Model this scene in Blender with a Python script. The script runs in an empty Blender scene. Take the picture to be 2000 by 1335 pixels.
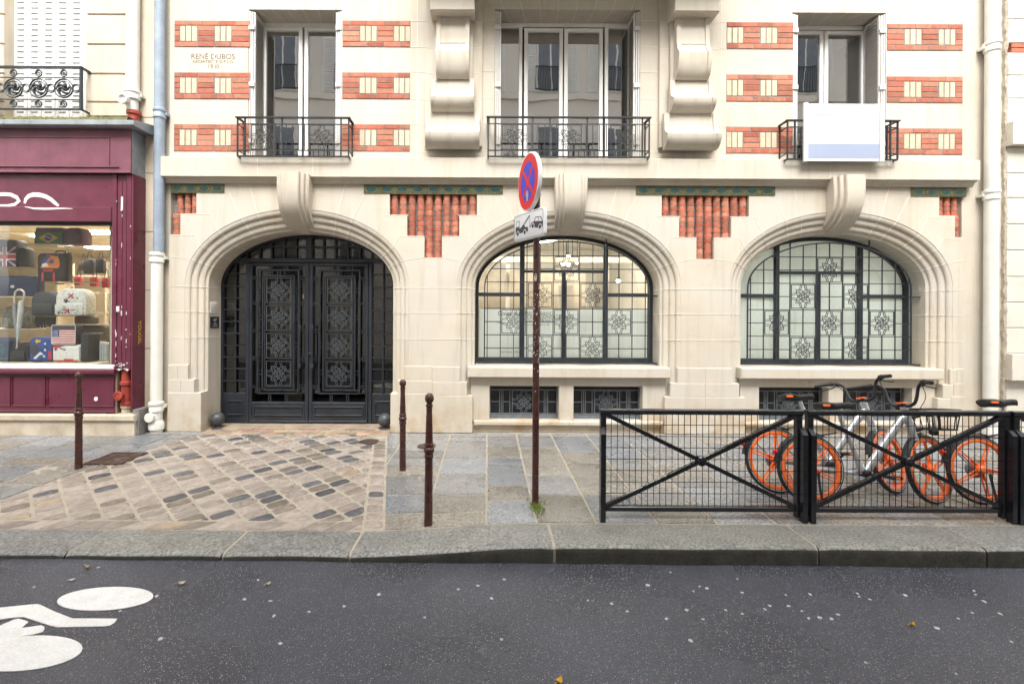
import bpy, bmesh, math, random
from mathutils import Vector, Matrix
random.seed(7)
PI = math.pi
rad = math.radians
scene = bpy.context.scene
COL = scene.collection

# ------------------------------------------------------------------ camera
F, CX, CY = 950.0, 952.0, 610.0      # focal length and principal point, in photo pixels (2000 wide)
CAMY, CAMZ, ROLL = -6.884, 1.70, 0.005
cam_d = bpy.data.cameras.new("camera")
cam = bpy.data.objects.new("camera", cam_d)
COL.objects.link(cam)
cam.location = (0, CAMY, CAMZ)
cam.rotation_euler = (rad(90), -ROLL, 0)
cam_d.sensor_width = 36.0
cam_d.lens = F / 2000 * 36
cam_d.shift_x = (1000 - CX) / 2000
cam_d.shift_y = -(667.5 - CY) / 2000
cam_d.clip_start = 0.05
cam_d.clip_end = 600
scene.camera = cam

# ------------------------------------------------------------------ sky, sun, exposure
SUN_EL, SUN_AZ = rad(54), rad(8)     # overcast: a broad soft sun behind the camera
w = bpy.data.worlds.new("World")
scene.world = w
w.use_nodes = True
nt = w.node_tree
bg = nt.nodes["Background"]
sky = nt.nodes.new("ShaderNodeTexSky")
sky.sky_type = 'NISHITA'
sky.sun_disc = False
sky.sun_elevation = SUN_EL
sky.sun_rotation = PI + SUN_AZ
sky.air_density = 1.0
sky.dust_density = 4.0
hsv = nt.nodes.new("ShaderNodeHueSaturation")
hsv.inputs['Saturation'].default_value = 0.12      # an overcast sky is nearly grey
nt.links.new(sky.outputs[0], hsv.inputs['Color'])
nt.links.new(hsv.outputs[0], bg.inputs['Color'])
bg.inputs['Strength'].default_value = 0.15
sun_d = bpy.data.lights.new("sun", 'SUN')
sun = bpy.data.objects.new("sun", sun_d)
COL.objects.link(sun)
sun_d.energy = 1.4
sun_d.angle = rad(35)
sun_d.color = (1.0, 0.97, 0.92)
sun.location = (0, -20, 30)
sun.rotation_euler = (rad(90) - SUN_EL, 0, SUN_AZ)
vs = scene.view_settings
vs.view_transform = 'Standard'
vs.look = 'None'
vs.gamma = 1
vs.use_curve_mapping = False
vs.exposure = 1.70
try:
    scene.cycles.max_bounces = 10
    scene.cycles.transparent_max_bounces = 12
    scene.cycles.caustics_reflective = False
    scene.cycles.caustics_refractive = False
except Exception:
    pass

# ------------------------------------------------------------------ photo measurements -> metres
def _V(px, py):
    u, v = px - CX, py - CY
    c, s = math.cos(ROLL), math.sin(ROLL)
    return u * c + v * s, -u * s + v * c
def X(px, Y=0.0, py=500):
    return _V(px, py)[0] / F * (Y - CAMY)
def Z(py, Y=0.0, px=952):
    return CAMZ - _V(px, py)[1] / F * (Y - CAMY)
def G(px, py, z=0.0):
    u, v = _V(px, py)
    d = F * (CAMZ - z) / v
    return u / F * d, d + CAMY
def sstep(a, b, x):
    t = min(1, max(0, (x - a) / (b - a)))
    return t * t * (3 - 2 * t)

# ------------------------------------------------------------------ materials
def mat(name, col, rough=0.6, metal=0.0, var=0.12, scale=6.0, bump=0.0, bscale=60.0, spec=0.5, attr=False,
        coat=0.0, streak=False, detail=6.0, stain=None, rvar=0.0, fine=0.0, fscale=300.0, patch=None):
    m = bpy.data.materials.new(name)
    m.use_nodes = True
    n, l = m.node_tree.nodes, m.node_tree.links
    b = n["Principled BSDF"]
    b.inputs['Roughness'].default_value = rough
    b.inputs['Metallic'].default_value = metal
    b.inputs['Specular IOR Level'].default_value = spec
    b.inputs['Coat Weight'].default_value = coat
    b.inputs['Coat Roughness'].default_value = 0.15
    tc = n.new("ShaderNodeTexCoord")
    def mixc(kind, fac, a, c):
        x = n.new("ShaderNodeMix"); x.data_type = 'RGBA'; x.blend_type = kind
        for i, v in ((0, fac), (6, a), (7, c)):
            if hasattr(v, 'is_linked'): l.new(v, x.inputs[i])
            elif i == 0: x.inputs[i].default_value = v
            else: x.inputs[i].default_value = (*v, 1)
        return x.outputs[2]
    def noise(sc, det=6.0, vec=None, rgh=0.6):
        t = n.new("ShaderNodeTexNoise"); t.inputs['Scale'].default_value = sc
        t.inputs['Detail'].default_value = det; t.inputs['Roughness'].default_value = rgh
        l.new(vec if vec is not None else tc.outputs['Object'], t.inputs['Vector'])
        return t.outputs['Fac']
    def ramp(v, a, c):
        r = n.new("ShaderNodeMapRange"); r.inputs[1].default_value = a; r.inputs[2].default_value = c
        l.new(v, r.inputs[0]); return r.outputs[0]
    lo = tuple(max(0, c * (1 - var)) for c in col); hi = tuple(min(1, c * (1 + var)) for c in col)
    out = mixc('MIX', ramp(noise(scale, detail), 0.3, 0.7), lo, hi)
    if patch:
        out = mixc('MIX', ramp(noise(0.9, 3.0, None, 0.5), 0.42, 0.62), out, patch)
        out = mixc('MIX', ramp(noise(7.0, 8.0, None, 0.75), 0.56, 0.80), out, mixc('MULTIPLY', 1.0, out, (0.86, 0.84, 0.80)))
    if fine > 0:
        f = ramp(noise(fscale, 3.0), 0.35, 0.65)
        out = mixc('MIX', f, mixc('MULTIPLY', 1.0, out, (1 - fine,) * 3), out)
    if streak:
        mp = n.new("ShaderNodeMapping"); mp.inputs['Scale'].default_value = (5, 5, 0.35)
        l.new(tc.outputs['Object'], mp.inputs['Vector'])
        s = ramp(noise(1.6, 5.0, mp.outputs[0]), 0.52, 0.85)
        out = mixc('MIX', s, out, mixc('MULTIPLY', 1.0, out, (0.80, 0.765, 0.70)))
    if stain:
        z0, z1, sc = stain
        g = n.new("ShaderNodeNewGeometry")
        sx = n.new("ShaderNodeSeparateXYZ"); l.new(g.outputs['Position'], sx.inputs[0])
        h = ramp(sx.outputs[2], z1, z0)
        pn = ramp(noise(3.5, 6.0), 0.42, 0.72)
        mu = n.new("ShaderNodeMath"); mu.operation = 'MULTIPLY'; l.new(h, mu.inputs[0]); l.new(pn, mu.inputs[1])
        out = mixc('MIX', mu.outputs[0], out, sc)
    if attr:
        at = n.new("ShaderNodeAttribute"); at.attribute_name = "Col"
        out = mixc('MULTIPLY', 1.0, out, at.outputs['Color'])
    l.new(out, b.inputs['Base Color'])
    if rvar > 0:
        r = n.new("ShaderNodeMapRange"); r.inputs[1].default_value = 0.35; r.inputs[2].default_value = 0.65
        r.inputs[3].default_value = max(0.04, rough - rvar); r.inputs[4].default_value = min(1, rough + rvar)
        l.new(noise(2.3, 4.0), r.inputs[0]); l.new(r.outputs[0], b.inputs['Roughness'])
    if bump > 0:
        bp = n.new("ShaderNodeBump"); bp.inputs['Strength'].default_value = bump; bp.inputs['Distance'].default_value = 0.01
        l.new(noise(bscale, 5.0), bp.inputs['Height']); l.new(bp.outputs[0], b.inputs['Normal'])
    return m
def emit(name, col, st):
    m = bpy.data.materials.new(name); m.use_nodes = True
    b = m.node_tree.nodes["Principled BSDF"]
    b.inputs['Base Color'].default_value = (*col, 1)
    b.inputs['Emission Color'].default_value = (*col, 1)
    b.inputs['Emission Strength'].default_value = st
    return m
def glass(name, tint, refl, rough=0.0):
    m = bpy.data.materials.new(name); m.use_nodes = True
    n, l = m.node_tree.nodes, m.node_tree.links
    n.remove(n["Principled BSDF"])
    t = n.new("ShaderNodeBsdfTransparent"); t.inputs[0].default_value = (*tint, 1)
    g = n.new("ShaderNodeBsdfGlossy"); g.inputs['Roughness'].default_value = rough
    lw = n.new("ShaderNodeLayerWeight"); lw.inputs[0].default_value = 0.5
    pw = n.new("ShaderNodeMath"); pw.operation = 'POWER'; pw.inputs[1].default_value = 5.0
    l.new(lw.outputs['Facing'], pw.inputs[0])
    ad = n.new("ShaderNodeMath"); ad.operation = 'ADD'; ad.use_clamp = True; ad.inputs[1].default_value = refl
    l.new(pw.outputs[0], ad.inputs[0])
    tc = n.new("ShaderNodeTexCoord"); wv = n.new("ShaderNodeTexNoise"); wv.inputs['Scale'].default_value = 2.2; wv.inputs['Detail'].default_value = 1.5
    l.new(tc.outputs['Object'], wv.inputs['Vector'])
    bp = n.new("ShaderNodeBump"); bp.inputs['Strength'].default_value = 0.07; bp.inputs['Distance'].default_value = 0.02
    l.new(wv.outputs['Fac'], bp.inputs['Height']); l.new(bp.outputs[0], g.inputs['Normal'])
    x = n.new("ShaderNodeMixShader")
    l.new(ad.outputs[0], x.inputs[0]); l.new(t.outputs[0], x.inputs[1]); l.new(g.outputs[0], x.inputs[2])
    l.new(x.outputs[0], n["Material Output"].inputs[0])
    return m

def filmy(name, col):
    "frosted film: scatters light from both sides"
    m = bpy.data.materials.new(name); m.use_nodes = True
    n, l = m.node_tree.nodes, m.node_tree.links
    n.remove(n["Principled BSDF"])
    d = n.new("ShaderNodeBsdfDiffuse"); d.inputs[0].default_value = (*col, 1)
    t = n.new("ShaderNodeBsdfTranslucent"); t.inputs[0].default_value = (*col, 1)
    x = n.new("ShaderNodeMixShader"); x.inputs[0].default_value = 0.42
    l.new(d.outputs[0], x.inputs[1]); l.new(t.outputs[0], x.inputs[2]); l.new(x.outputs[0], n["Material Output"].inputs[0])
    return m
M = {}
M['stone'] = mat("limestone", (0.57, 0.512, 0.42), 0.85, patch=(0.575, 0.535, 0.465), var=0.10, scale=1.3, bump=0.12, bscale=90, streak=True, spec=0.2,
                 stain=(0.0, 0.55, (0.40, 0.26, 0.12)), fine=0.05, fscale=140)
M['stone_plain'] = mat("dressed_limestone", (0.575, 0.520, 0.43), 0.85, patch=(0.58, 0.535, 0.46), var=0.09, scale=1.7, bump=0.1, bscale=90, streak=True, spec=0.2, fine=0.05, fscale=140)
M['joint'] = mat("lime_joint", (0.70, 0.665, 0.59), 0.9, var=0.04, spec=0.2)
M['oldstone'] = mat("old_stone", (0.60, 0.525, 0.42), 0.9, var=0.12, scale=2.2, bump=0.25, bscale=50, streak=True, spec=0.2, fine=0.1, fscale=90,
                    stain=(0.0, 0.9, (0.33, 0.27, 0.18)))
M['rightstone'] = mat("pale_stone", (0.66, 0.62, 0.54), 0.9, var=0.1, scale=2.0, bump=0.3, bscale=40, spec=0.2, fine=0.1, fscale=60)
M['darkgap'] = mat("dark_joint", (0.22, 0.17, 0.12), 0.95, spec=0.1)
M['rough'] = mat("rough_render", (0.42, 0.37, 0.30), 0.95, var=0.3, scale=14, bump=1.0, bscale=25, spec=0.1)
M['brick'] = mat("red_brick", (0.47, 0.160, 0.098), 0.8, var=0.22, scale=14, bump=0.3, bscale=120, spec=0.25, attr=True, fine=0.15, fscale=90)
M['cream_brick'] = mat("cream_brick", (0.60, 0.475, 0.335), 0.8, var=0.12, scale=14, bump=0.25, bscale=120, spec=0.25, attr=True)
M['mortar'] = mat("grey_mortar", (0.22, 0.21, 0.20), 0.95, var=0.2, scale=20, bump=0.4, bscale=80, spec=0.1)
M['tile_green'] = mat("green_glazed_tile", (0.13, 0.155, 0.075), 0.5, var=0.35, scale=25, spec=0.3)
M['tile_brown'] = mat("brown_glazed_tile", (0.11, 0.085, 0.045), 0.5, var=0.3, scale=25, spec=0.3)
M['tile_teal'] = mat("teal_glazed_tile", (0.018, 0.075, 0.082), 0.4, var=0.4, scale=30, spec=0.3)
M['white_paint'] = mat("white_paint", (0.78, 0.77, 0.74), 0.45, var=0.05, scale=3)
M['shutter'] = mat("shutter_paint", (0.62, 0.60, 0.56), 0.55, var=0.08, scale=4)
M['white_shutter'] = mat("white_shutter_paint", (0.78, 0.78, 0.76), 0.55, var=0.06, scale=4)
M['iron'] = mat("blue_black_iron", (0.026, 0.031, 0.038), 0.42, 0.0, var=0.3, scale=9, bump=0.08, bscale=60, spec=0.5)
M['rail_iron'] = mat("grey_green_iron", (0.016, 0.021, 0.025), 0.45, 0.0, var=0.25, scale=9)
M['door_iron'] = mat("dark_door_paint", (0.018, 0.022, 0.029), 0.38, 0.0, var=0.3, scale=5, bump=0.05, bscale=60, rvar=0.1)
M['grille_grey'] = mat("grey_grille_paint", (0.13, 0.15, 0.17), 0.5, var=0.25, scale=12)
M['black_paint'] = mat("glossy_black_paint", (0.010, 0.011, 0.014), 0.22, 0.0, var=0.3, scale=12, rvar=0.08)
M['brown_paint'] = mat("brown_bollard_paint", (0.060, 0.020, 0.016), 0.28, 0.0, var=0.35, scale=14, bump=0.06, bscale=70, rvar=0.1)
M['zinc'] = mat("zinc", (0.30, 0.32, 0.34), 0.5, 0.3, var=0.2, scale=6)
M['blue_pipe'] = mat("blue_grey_pipe", (0.27, 0.33, 0.40), 0.45, 0.0, var=0.18, scale=5, streak=True)
M['white_pipe'] = mat("white_pipe", (0.74, 0.73, 0.67), 0.4, 0.0, var=0.06, scale=5, streak=True)
M['red_pipe'] = mat("red_pipe", (0.34, 0.05, 0.035), 0.5, 0.0, var=0.25, scale=12)
M['maroon'] = mat("maroon_paint", (0.125, 0.024, 0.045), 0.38, 0.0, var=0.2, scale=4, bump=0.05, bscale=25, streak=True, rvar=0.12)
M['maroon_pale'] = mat("faded_maroon_paint", (0.18, 0.060, 0.085), 0.5, 0.0, var=0.22, scale=3, streak=True, rvar=0.1)
M['chip'] = mat("bare_primer", (0.66, 0.64, 0.60), 0.8, var=0.15, scale=30)
M['moss'] = mat("moss", (0.11, 0.115, 0.05), 0.95, var=0.5, scale=30, bump=1.0, bscale=40)
M['glass_dark'] = glass("window_glass", (0.6, 0.62, 0.62), 0.45)
M['glass_clear'] = glass("shop_glass", (0.95, 0.965, 0.955), 0.06)
M['glass_door'] = glass("door_glass", (0.55, 0.57, 0.56), 0.125)
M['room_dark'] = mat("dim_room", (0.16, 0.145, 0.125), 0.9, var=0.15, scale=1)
M['room_white'] = mat("gallery_plaster", (0.74, 0.70, 0.62), 0.9, var=0.03, scale=1)
M['room_warm'] = mat("shop_wall", (0.64, 0.55, 0.40), 0.8, var=0.15, scale=3)
M['wood'] = mat("pale_wood", (0.58, 0.50, 0.40), 0.6, var=0.2, scale=4)
M['film'] = filmy("frosted_film", (0.86, 0.885, 0.87))
M['film2'] = filmy("pale_film", (0.87, 0.905, 0.885))
M['ink'] = mat("grey_lettering", (0.06, 0.06, 0.065), 0.7)
M['ink_pale'] = mat("pale_grey_lettering", (0.25, 0.26, 0.26), 0.7)
M['engrave'] = mat("engraved_letters", (0.15, 0.13, 0.105), 0.9)
M['flag'] = mat("granite_flagstone", (0.32, 0.318, 0.312), 0.30, var=0.10, scale=5, bump=0.22, bscale=130, attr=True, rvar=0.2, fine=0.6, fscale=48, spec=0.5)
M['kerb'] = mat("granite_kerb", (0.30, 0.298, 0.285), 0.5, var=0.16, scale=5, bump=0.3, bscale=120, attr=True, rvar=0.15, fine=0.62, fscale=50)
M['cobble'] = mat("sandstone_sett", (0.325, 0.285, 0.245), 0.34, var=0.22, scale=16, bump=0.3, bscale=45, attr=True, rvar=0.18, fine=0.12, fscale=120)
M['jointing'] = mat("tan_jointing", (0.40, 0.355, 0.285), 0.7, var=0.15, scale=8, bump=0.4, bscale=90, rvar=0.2, fine=0.2, fscale=90)
M['tan_paver'] = mat("tan_paver", (0.31, 0.245, 0.185), 0.6, var=0.25, scale=5, attr=True, bump=0.2)
M['rust'] = mat("rusty_iron", (0.09, 0.058, 0.045), 0.6, 0.3, var=0.4, scale=14, bump=0.3, bscale=60)
M['paint_road'] = mat("road_paint", (0.78, 0.78, 0.76), 0.6, var=0.10, scale=8, bump=0.3, bscale=120, fine=0.16, fscale=70)
M['gum'] = mat("gum_grey", (0.46, 0.47, 0.48), 0.7, var=0.2, scale=30)
M['leaf_yellow'] = mat("yellow_leaf", (0.62, 0.36, 0.02), 0.6)
M['leaf_tan'] = mat("tan_leaf", (0.42, 0.37, 0.28), 0.7, var=0.3, scale=30)
M['orange'] = mat("orange_wheel", (0.86, 0.165, 0.03), 0.35, var=0.08, scale=10, coat=0.3)
M['silver'] = mat("silver_frame", (0.60, 0.61, 0.63), 0.28, 0.75, var=0.06, scale=8)
M['rubber'] = mat("black_rubber", (0.014, 0.014, 0.016), 0.55, var=0.3, scale=20)
M['stripe'] = mat("pale_reflective_stripe", (0.55, 0.56, 0.56), 0.5)
M['reflector'] = mat("orange_reflector", (0.85, 0.16, 0.03), 0.25)
M['redlens'] = mat("red_lens", (0.62, 0.02, 0.03), 0.2)
M['sign_white'] = mat("white_sign_face", (0.78, 0.79, 0.80), 0.3, var=0.03)
M['sign_red'] = mat("red_sign_face", (0.80, 0.018, 0.028), 0.5, var=0.06)
M['sign_blue'] = mat("blue_sign_face", (0.045, 0.06, 0.66), 0.5, var=0.06)
M['sign_grey'] = mat("sign_back", (0.33, 0.34, 0.35), 0.4, 0.5)
M['board_blue'] = mat("board_blue_band", (0.30, 0.345, 0.46), 0.5, var=0.03)
M['opp'] = mat("pale_render", (0.72, 0.685, 0.63), 0.9, var=0.06, scale=0.8)
M['dark_glass'] = mat("dark_far_glass", (0.16, 0.18, 0.21), 0.1)
M['lamp_white'] = emit("shop_tube_light", (1.0, 0.93, 0.80), 13.0)
M['lamp_spot'] = emit("lit_bulb", (1.0, 0.90, 0.74), 26.0)
M['fill_soft'] = emit("gallery_fill", (1.0, 0.965, 0.90), 14.0)  # glow of the fill panels added in the gallery
M['ball_iron'] = mat('ball_iron', (0.055, 0.06, 0.066), 0.45, var=0.25, scale=12)
M['rosette_iron'] = mat('rosette_iron', (0.055, 0.062, 0.07), 0.5, var=0.3, scale=12)
M['plaque'] = mat("dark_plaque", (0.03, 0.03, 0.032), 0.35)
M['plant'] = mat("plant_leaf", (0.05, 0.10, 0.03), 0.6, var=0.4, scale=20)
def cloth(nm, col, rough=0.7, var=0.25):
    return mat(nm, col, rough, var=var, scale=18, bump=0.2, bscale=80)
M['c_black'] = cloth("black_cloth", (0.018, 0.018, 0.02))
M['c_grey'] = cloth("charcoal_cloth", (0.04, 0.042, 0.048))
M['c_white'] = cloth("white_cloth", (0.68, 0.67, 0.64), var=0.08)
M['c_blue'] = cloth("blue_cloth", (0.03, 0.06, 0.22))
M['c_navy'] = cloth("navy_cloth", (0.015, 0.025, 0.06))
M['c_red'] = cloth("red_cloth", (0.42, 0.03, 0.035))
M['c_green'] = cloth("green_cloth", (0.015, 0.13, 0.035))
M['c_yellow'] = cloth("yellow_cloth", (0.62, 0.44, 0.02))
M['c_orange'] = cloth("orange_cloth", (0.55, 0.17, 0.03))
M['c_purple'] = cloth("plum_cloth", (0.12, 0.03, 0.07))
M['c_brown'] = cloth("brown_cloth", (0.10, 0.075, 0.05))
M['c_camo'] = mat("mottled_cloth", (0.13, 0.115, 0.08), 0.8, var=0.7, scale=22)
M['c_print'] = mat("printed_cloth", (0.55, 0.54, 0.50), 0.7, var=0.25, scale=30)
M['umbrella'] = mat("speckled_umbrella", (0.50, 0.52, 0.50), 0.6, var=0.45, scale=70)

def asphalt():
    m = bpy.data.materials.new("wet_asphalt"); m.use_nodes = True
    n, l = m.node_tree.nodes, m.node_tree.links
    b = n["Principled BSDF"]
    tc = n.new("ShaderNodeTexCoord")
    big = n.new("ShaderNodeTexNoise"); big.inputs['Scale'].default_value = 0.9; big.inputs['Detail'].default_value = 5
    l.new(tc.outputs['Object'], big.inputs['Vector'])
    base = n.new("ShaderNodeValToRGB")
    base.color_ramp.elements[0].color = (0.043, 0.047, 0.060, 1); base.color_ramp.elements[0].position = 0.3
    base.color_ramp.elements[1].color = (0.076, 0.082, 0.101, 1); base.color_ramp.elements[1].position = 0.72
    l.new(big.outputs['Fac'], base.inputs[0])
    out = base.outputs[0]
    for sc, th, colr in ((80, 0.13, (0.17, 0.17, 0.175, 1)), (105, 0.15, (0.02, 0.02, 0.023, 1)), (56, 0.075, (0.36, 0.30, 0.26, 1)), (84, 0.075, (0.55, 0.55, 0.55, 1))):
        v = n.new("ShaderNodeTexVoronoi"); v.inputs['Scale'].default_value = sc
        l.new(tc.outputs['Object'], v.inputs['Vector'])
        # only some of the cells hold a bright chip
        sel = n.new("ShaderNodeSeparateColor"); l.new(v.outputs['Color'], sel.inputs[0])
        g = n.new("ShaderNodeMath"); g.operation = 'MULTIPLY'; g.inputs[1].default_value = th * 2.6
        l.new(sel.outputs[0], g.inputs[0])
        c = n.new("ShaderNodeMath"); c.operation = 'LESS_THAN'
        l.new(v.outputs['Distance'], c.inputs[0]); l.new(g.outputs[0], c.inputs[1])
        x = n.new("ShaderNodeMix"); x.data_type = 'RGBA'
        l.new(c.outputs[0], x.inputs[0]); l.new(out, x.inputs[6]); x.inputs[7].default_value = colr
        out = x.outputs[2]
    l.new(out, b.inputs['Base Color'])
    r = n.new("ShaderNodeMapRange"); r.inputs[1].default_value = 0.35; r.inputs[2].default_value = 0.65
    r.inputs[3].default_value = 0.18; r.inputs[4].default_value = 0.42
    l.new(big.outputs['Fac'], r.inputs[0]); l.new(r.outputs[0], b.inputs['Roughness'])
    fn = n.new("ShaderNodeTexNoise"); fn.inputs['Scale'].default_value = 110; fn.inputs['Detail'].default_value = 4
    l.new(tc.outputs['Object'], fn.inputs['Vector'])
    bp = n.new("ShaderNodeBump"); bp.inputs['Strength'].default_value = 0.55; bp.inputs['Distance'].default_value = 0.012
    l.new(fn.outputs['Fac'], bp.inputs['Height']); l.new(bp.outputs[0], b.inputs['Normal'])
    return m
M['asphalt'] = asphalt()

# ------------------------------------------------------------------ mesh building
class MB:
    def __init__(self):
        self.v, self.f, self.mi, self.col, self.sm = [], [], [], [], []
    def face(self, pts, mi=0, col=(1, 1, 1), sm=False):
        k = len(self.v); self.v += [tuple(p) for p in pts]
        self.f.append(tuple(range(k, k + len(pts)))); self.mi.append(mi); self.col.append(col); self.sm.append(sm)
        return self
    def raw(self, verts, faces, mi=0, col=(1, 1, 1), sm=False):
        k = len(self.v); self.v += [tuple(p) for p in verts]
        for f in faces:
            self.f.append(tuple(k + i for i in f)); self.mi.append(mi); self.col.append(col); self.sm.append(sm)
        return self
    def box(self, x0, x1, y0, y1, z0, z1, mi=0, col=(1, 1, 1)):
        if x0 > x1: x0, x1 = x1, x0
        if y0 > y1: y0, y1 = y1, y0
        if z0 > z1: z0, z1 = z1, z0
        return self.raw([(x0, y0, z0), (x1, y0, z0), (x1, y1, z0), (x0, y1, z0), (x0, y0, z1), (x1, y0, z1), (x1, y1, z1), (x0, y1, z1)],
                        [(0, 3, 2, 1), (4, 5, 6, 7), (0, 1, 5, 4), (1, 2, 6, 5), (2, 3, 7, 6), (3, 0, 4, 7)], mi, col)
    def bbox(self, x0, x1, y0, y1, z0, z1, b=0.005, mi=0, col=(1, 1, 1)):
        "box whose front (-y) face has a bevelled edge"
        if x0 > x1: x0, x1 = x1, x0
        if z0 > z1: z0, z1 = z1, z0
        vs_ = [(x0, y1, z0), (x1, y1, z0), (x1, y1, z1), (x0, y1, z1), (x0, y0 + b, z0), (x1, y0 + b, z0), (x1, y0 + b, z1), (x0, y0 + b, z1),
               (x0 + b, y0, z0 + b), (x1 - b, y0, z0 + b), (x1 - b, y0, z1 - b), (x0 + b, y0, z1 - b)]
        fs = [(3, 2, 1, 0), (0, 1, 5, 4), (1, 2, 6, 5), (2, 3, 7, 6), (3, 0, 4, 7), (4, 5, 9, 8), (5, 6, 10, 9), (6, 7, 11, 10), (7, 4, 8, 11), (8, 9, 10, 11)]
        return self.raw(vs_, fs, mi, col)
    def prism(self, pts, y0, y1, mi=0, col=(1, 1, 1), back=True, sm=False):
        "polygon in x,z (counter-clockwise seen from -y), front at y0, pulled back to y1"
        n = len(pts)
        vs_ = [(x, y0, z) for x, z in pts] + [(x, y1, z) for x, z in pts]
        fs = [tuple(range(n))] + ([tuple(range(2 * n - 1, n - 1, -1))] if back else [])
        self.raw(vs_, fs, mi, col)
        self.raw(vs_, [(i, i + n, (i + 1) % n + n, (i + 1) % n) for i in range(n)], mi, col, sm)
        return self
    def grid(self, rows, mi=0, col=(1, 1, 1), closed=False, sm=True):
        n = len(rows[0]); vs_ = [p for r in rows for p in r]; fs = []
        for i in range(len(rows) - 1):
            for j in range(n if closed else n - 1):
                a, b_ = i * n + j, i * n + (j + 1) % n
                fs.append((a, b_, b_ + n, a + n))
        return self.raw(vs_, fs, mi, col, sm)
    def tube(self, pts, r, n=8, mi=0, closed=False, caps=True, sm=True, col=(1, 1, 1), flat=None):
        P = [Vector(p) for p in pts]; m = len(P)
        R = r if isinstance(r, (list, tuple)) else [r] * m
        T = []
        for i in range(m):
            if closed: t = P[(i + 1) % m] - P[i - 1]
            else: t = P[min(i + 1, m - 1)] - P[max(i - 1, 0)]
            T.append(t.normalized() if t.length > 1e-9 else Vector((0, 0, 1)))
        ref = Vector((0, 1, 0)) if abs(T[0].y) < 0.9 else Vector((1, 0, 0))
        u = (ref - T[0] * ref.dot(T[0])).normalized()
        rows = []
        for i in range(m):
            u = u - T[i] * u.dot(T[i])
            u = u.normalized() if u.length > 1e-6 else Vector((1, 0, 0))
            v_ = T[i].cross(u)
            off = PI / n if n == 4 else 0
            k = 1.4142 if n == 4 else 1
            fu, fv = (1, 1) if flat is None else flat
            rows.append([tuple(P[i] + (u * math.cos(2 * PI * j / n + off) * fu + v_ * math.sin(2 * PI * j / n + off) * fv) * R[i] * k) for j in range(n)])
        if closed: rows.append(rows[0])
        self.grid(rows, mi, col, True, sm and n > 4)
        if caps and not closed:
            self.face(rows[0][::-1], mi, col); self.face(rows[-1], mi, col)
        return self
    def bar(self, p, q, r, mi=0): return self.tube([p, q], r, 4, mi)
    def lathe(self, prof, c=(0, 0, 0), n=20, axis='z', mi=0, sm=True, col=(1, 1, 1)):
        rows = []
        for r, h in prof:
            row = []
            for j in range(n):
                a = 2 * PI * j / n
                if axis == 'z': p = (c[0] + r * math.cos(a), c[1] + r * math.sin(a), c[2] + h)
                elif axis == 'y': p = (c[0] + r * math.cos(a), c[1] + h, c[2] + r * math.sin(a))
                else: p = (c[0] + h, c[1] + r * math.cos(a), c[2] + r * math.sin(a))
                row.append(p)
            rows.append(row)
        return self.grid(rows, mi, col, True, sm)
    def disc(self, c, r, n=20, axis='y', mi=0, rz=None):
        rz = rz or r
        if axis == 'y': return self.face([(c[0] + r * math.cos(2 * PI * j / n), c[1], c[2] + rz * math.sin(2 * PI * j / n)) for j in range(n)], mi)
        return self.face([(c[0] + r * math.cos(2 * PI * j / n), c[1] + rz * math.sin(2 * PI * j / n), c[2]) for j in range(n)], mi)
    def build(self, name, mats, parent=None, label=None, autosmooth=True):
        me = bpy.data.meshes.new(name)
        me.from_pydata(self.v, [], self.f)
        mats = mats if isinstance(mats, (list, tuple)) else [mats]
        for m in mats: me.materials.append(M[m] if isinstance(m, str) else m)
        me.polygons.foreach_set('material_index', self.mi)
        me.polygons.foreach_set('use_smooth', self.sm)
        if any(c != (1, 1, 1) for c in self.col):
            a = me.color_attributes.new("Col", 'FLOAT_COLOR', 'CORNER')
            buf = []
            for p, c in zip(me.polygons, self.col): buf += [c[0], c[1], c[2], 1.0] * p.loop_total
            a.data.foreach_set('color', buf)
        elif any(getattr(M.get(m) if isinstance(m, str) else m, 'name', '') in ATTR for m in mats):
            a = me.color_attributes.new("Col", 'FLOAT_COLOR', 'CORNER')
            a.data.foreach_set('color', [1.0] * (4 * len(me.loops)))
        bm = bmesh.new(); bm.from_mesh(me)
        bmesh.ops.remove_doubles(bm, verts=bm.verts, dist=1e-5)
        bmesh.ops.recalc_face_normals(bm, faces=bm.faces)
        bm.to_mesh(me); bm.free()
        me.set_sharp_from_angle(angle=rad(38))
        o = bpy.data.objects.new(name, me)
        COL.objects.link(o)
        if parent is not None:
            o.parent = parent
            if parent.get('_w'): o.location = -Vector(parent.location)
        if label: o['label'] = label
        return o
ATTR = {m.name for m in M.values() if any(nd.bl_idname == 'ShaderNodeAttribute' for nd in m.node_tree.nodes)}

def thing(name, label, cat, loc=(0, 0, 0), rot=(0, 0, 0), group=None, world=False):
    "an Empty at the base of a thing; world=True: its parts are given in world coordinates"
    o = bpy.data.objects.new(name, None)
    COL.objects.link(o)
    o.location = loc; o.rotation_euler = rot; o.empty_display_size = 0.2
    o['label'] = label; o['category'] = cat
    if group: o['group'] = group
    if world: o['_w'] = 1
    return o
def tag(o, label, cat, group=None):
    o['label'] = label; o['category'] = cat
    if group: o['group'] = group
    return o
def struct(o, kind='structure'):
    o['kind'] = kind
    return o
def copy_tree(o, parent=None, label=None):
    c = o.copy(); COL.objects.link(c)
    if parent is not None: c.parent = parent
    if label: c['label'] = label
    for ch in list(o.children): copy_tree(ch, c)
    return c
def put(o, loc, rot=(0, 0, 0), sc=None, parent=None):
    c = o.copy(); COL.objects.link(c)
    c.location = loc; c.rotation_euler = rot
    if sc: c.scale = (sc, sc, sc)
    if parent is not None: c.parent = parent
    return c
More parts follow.
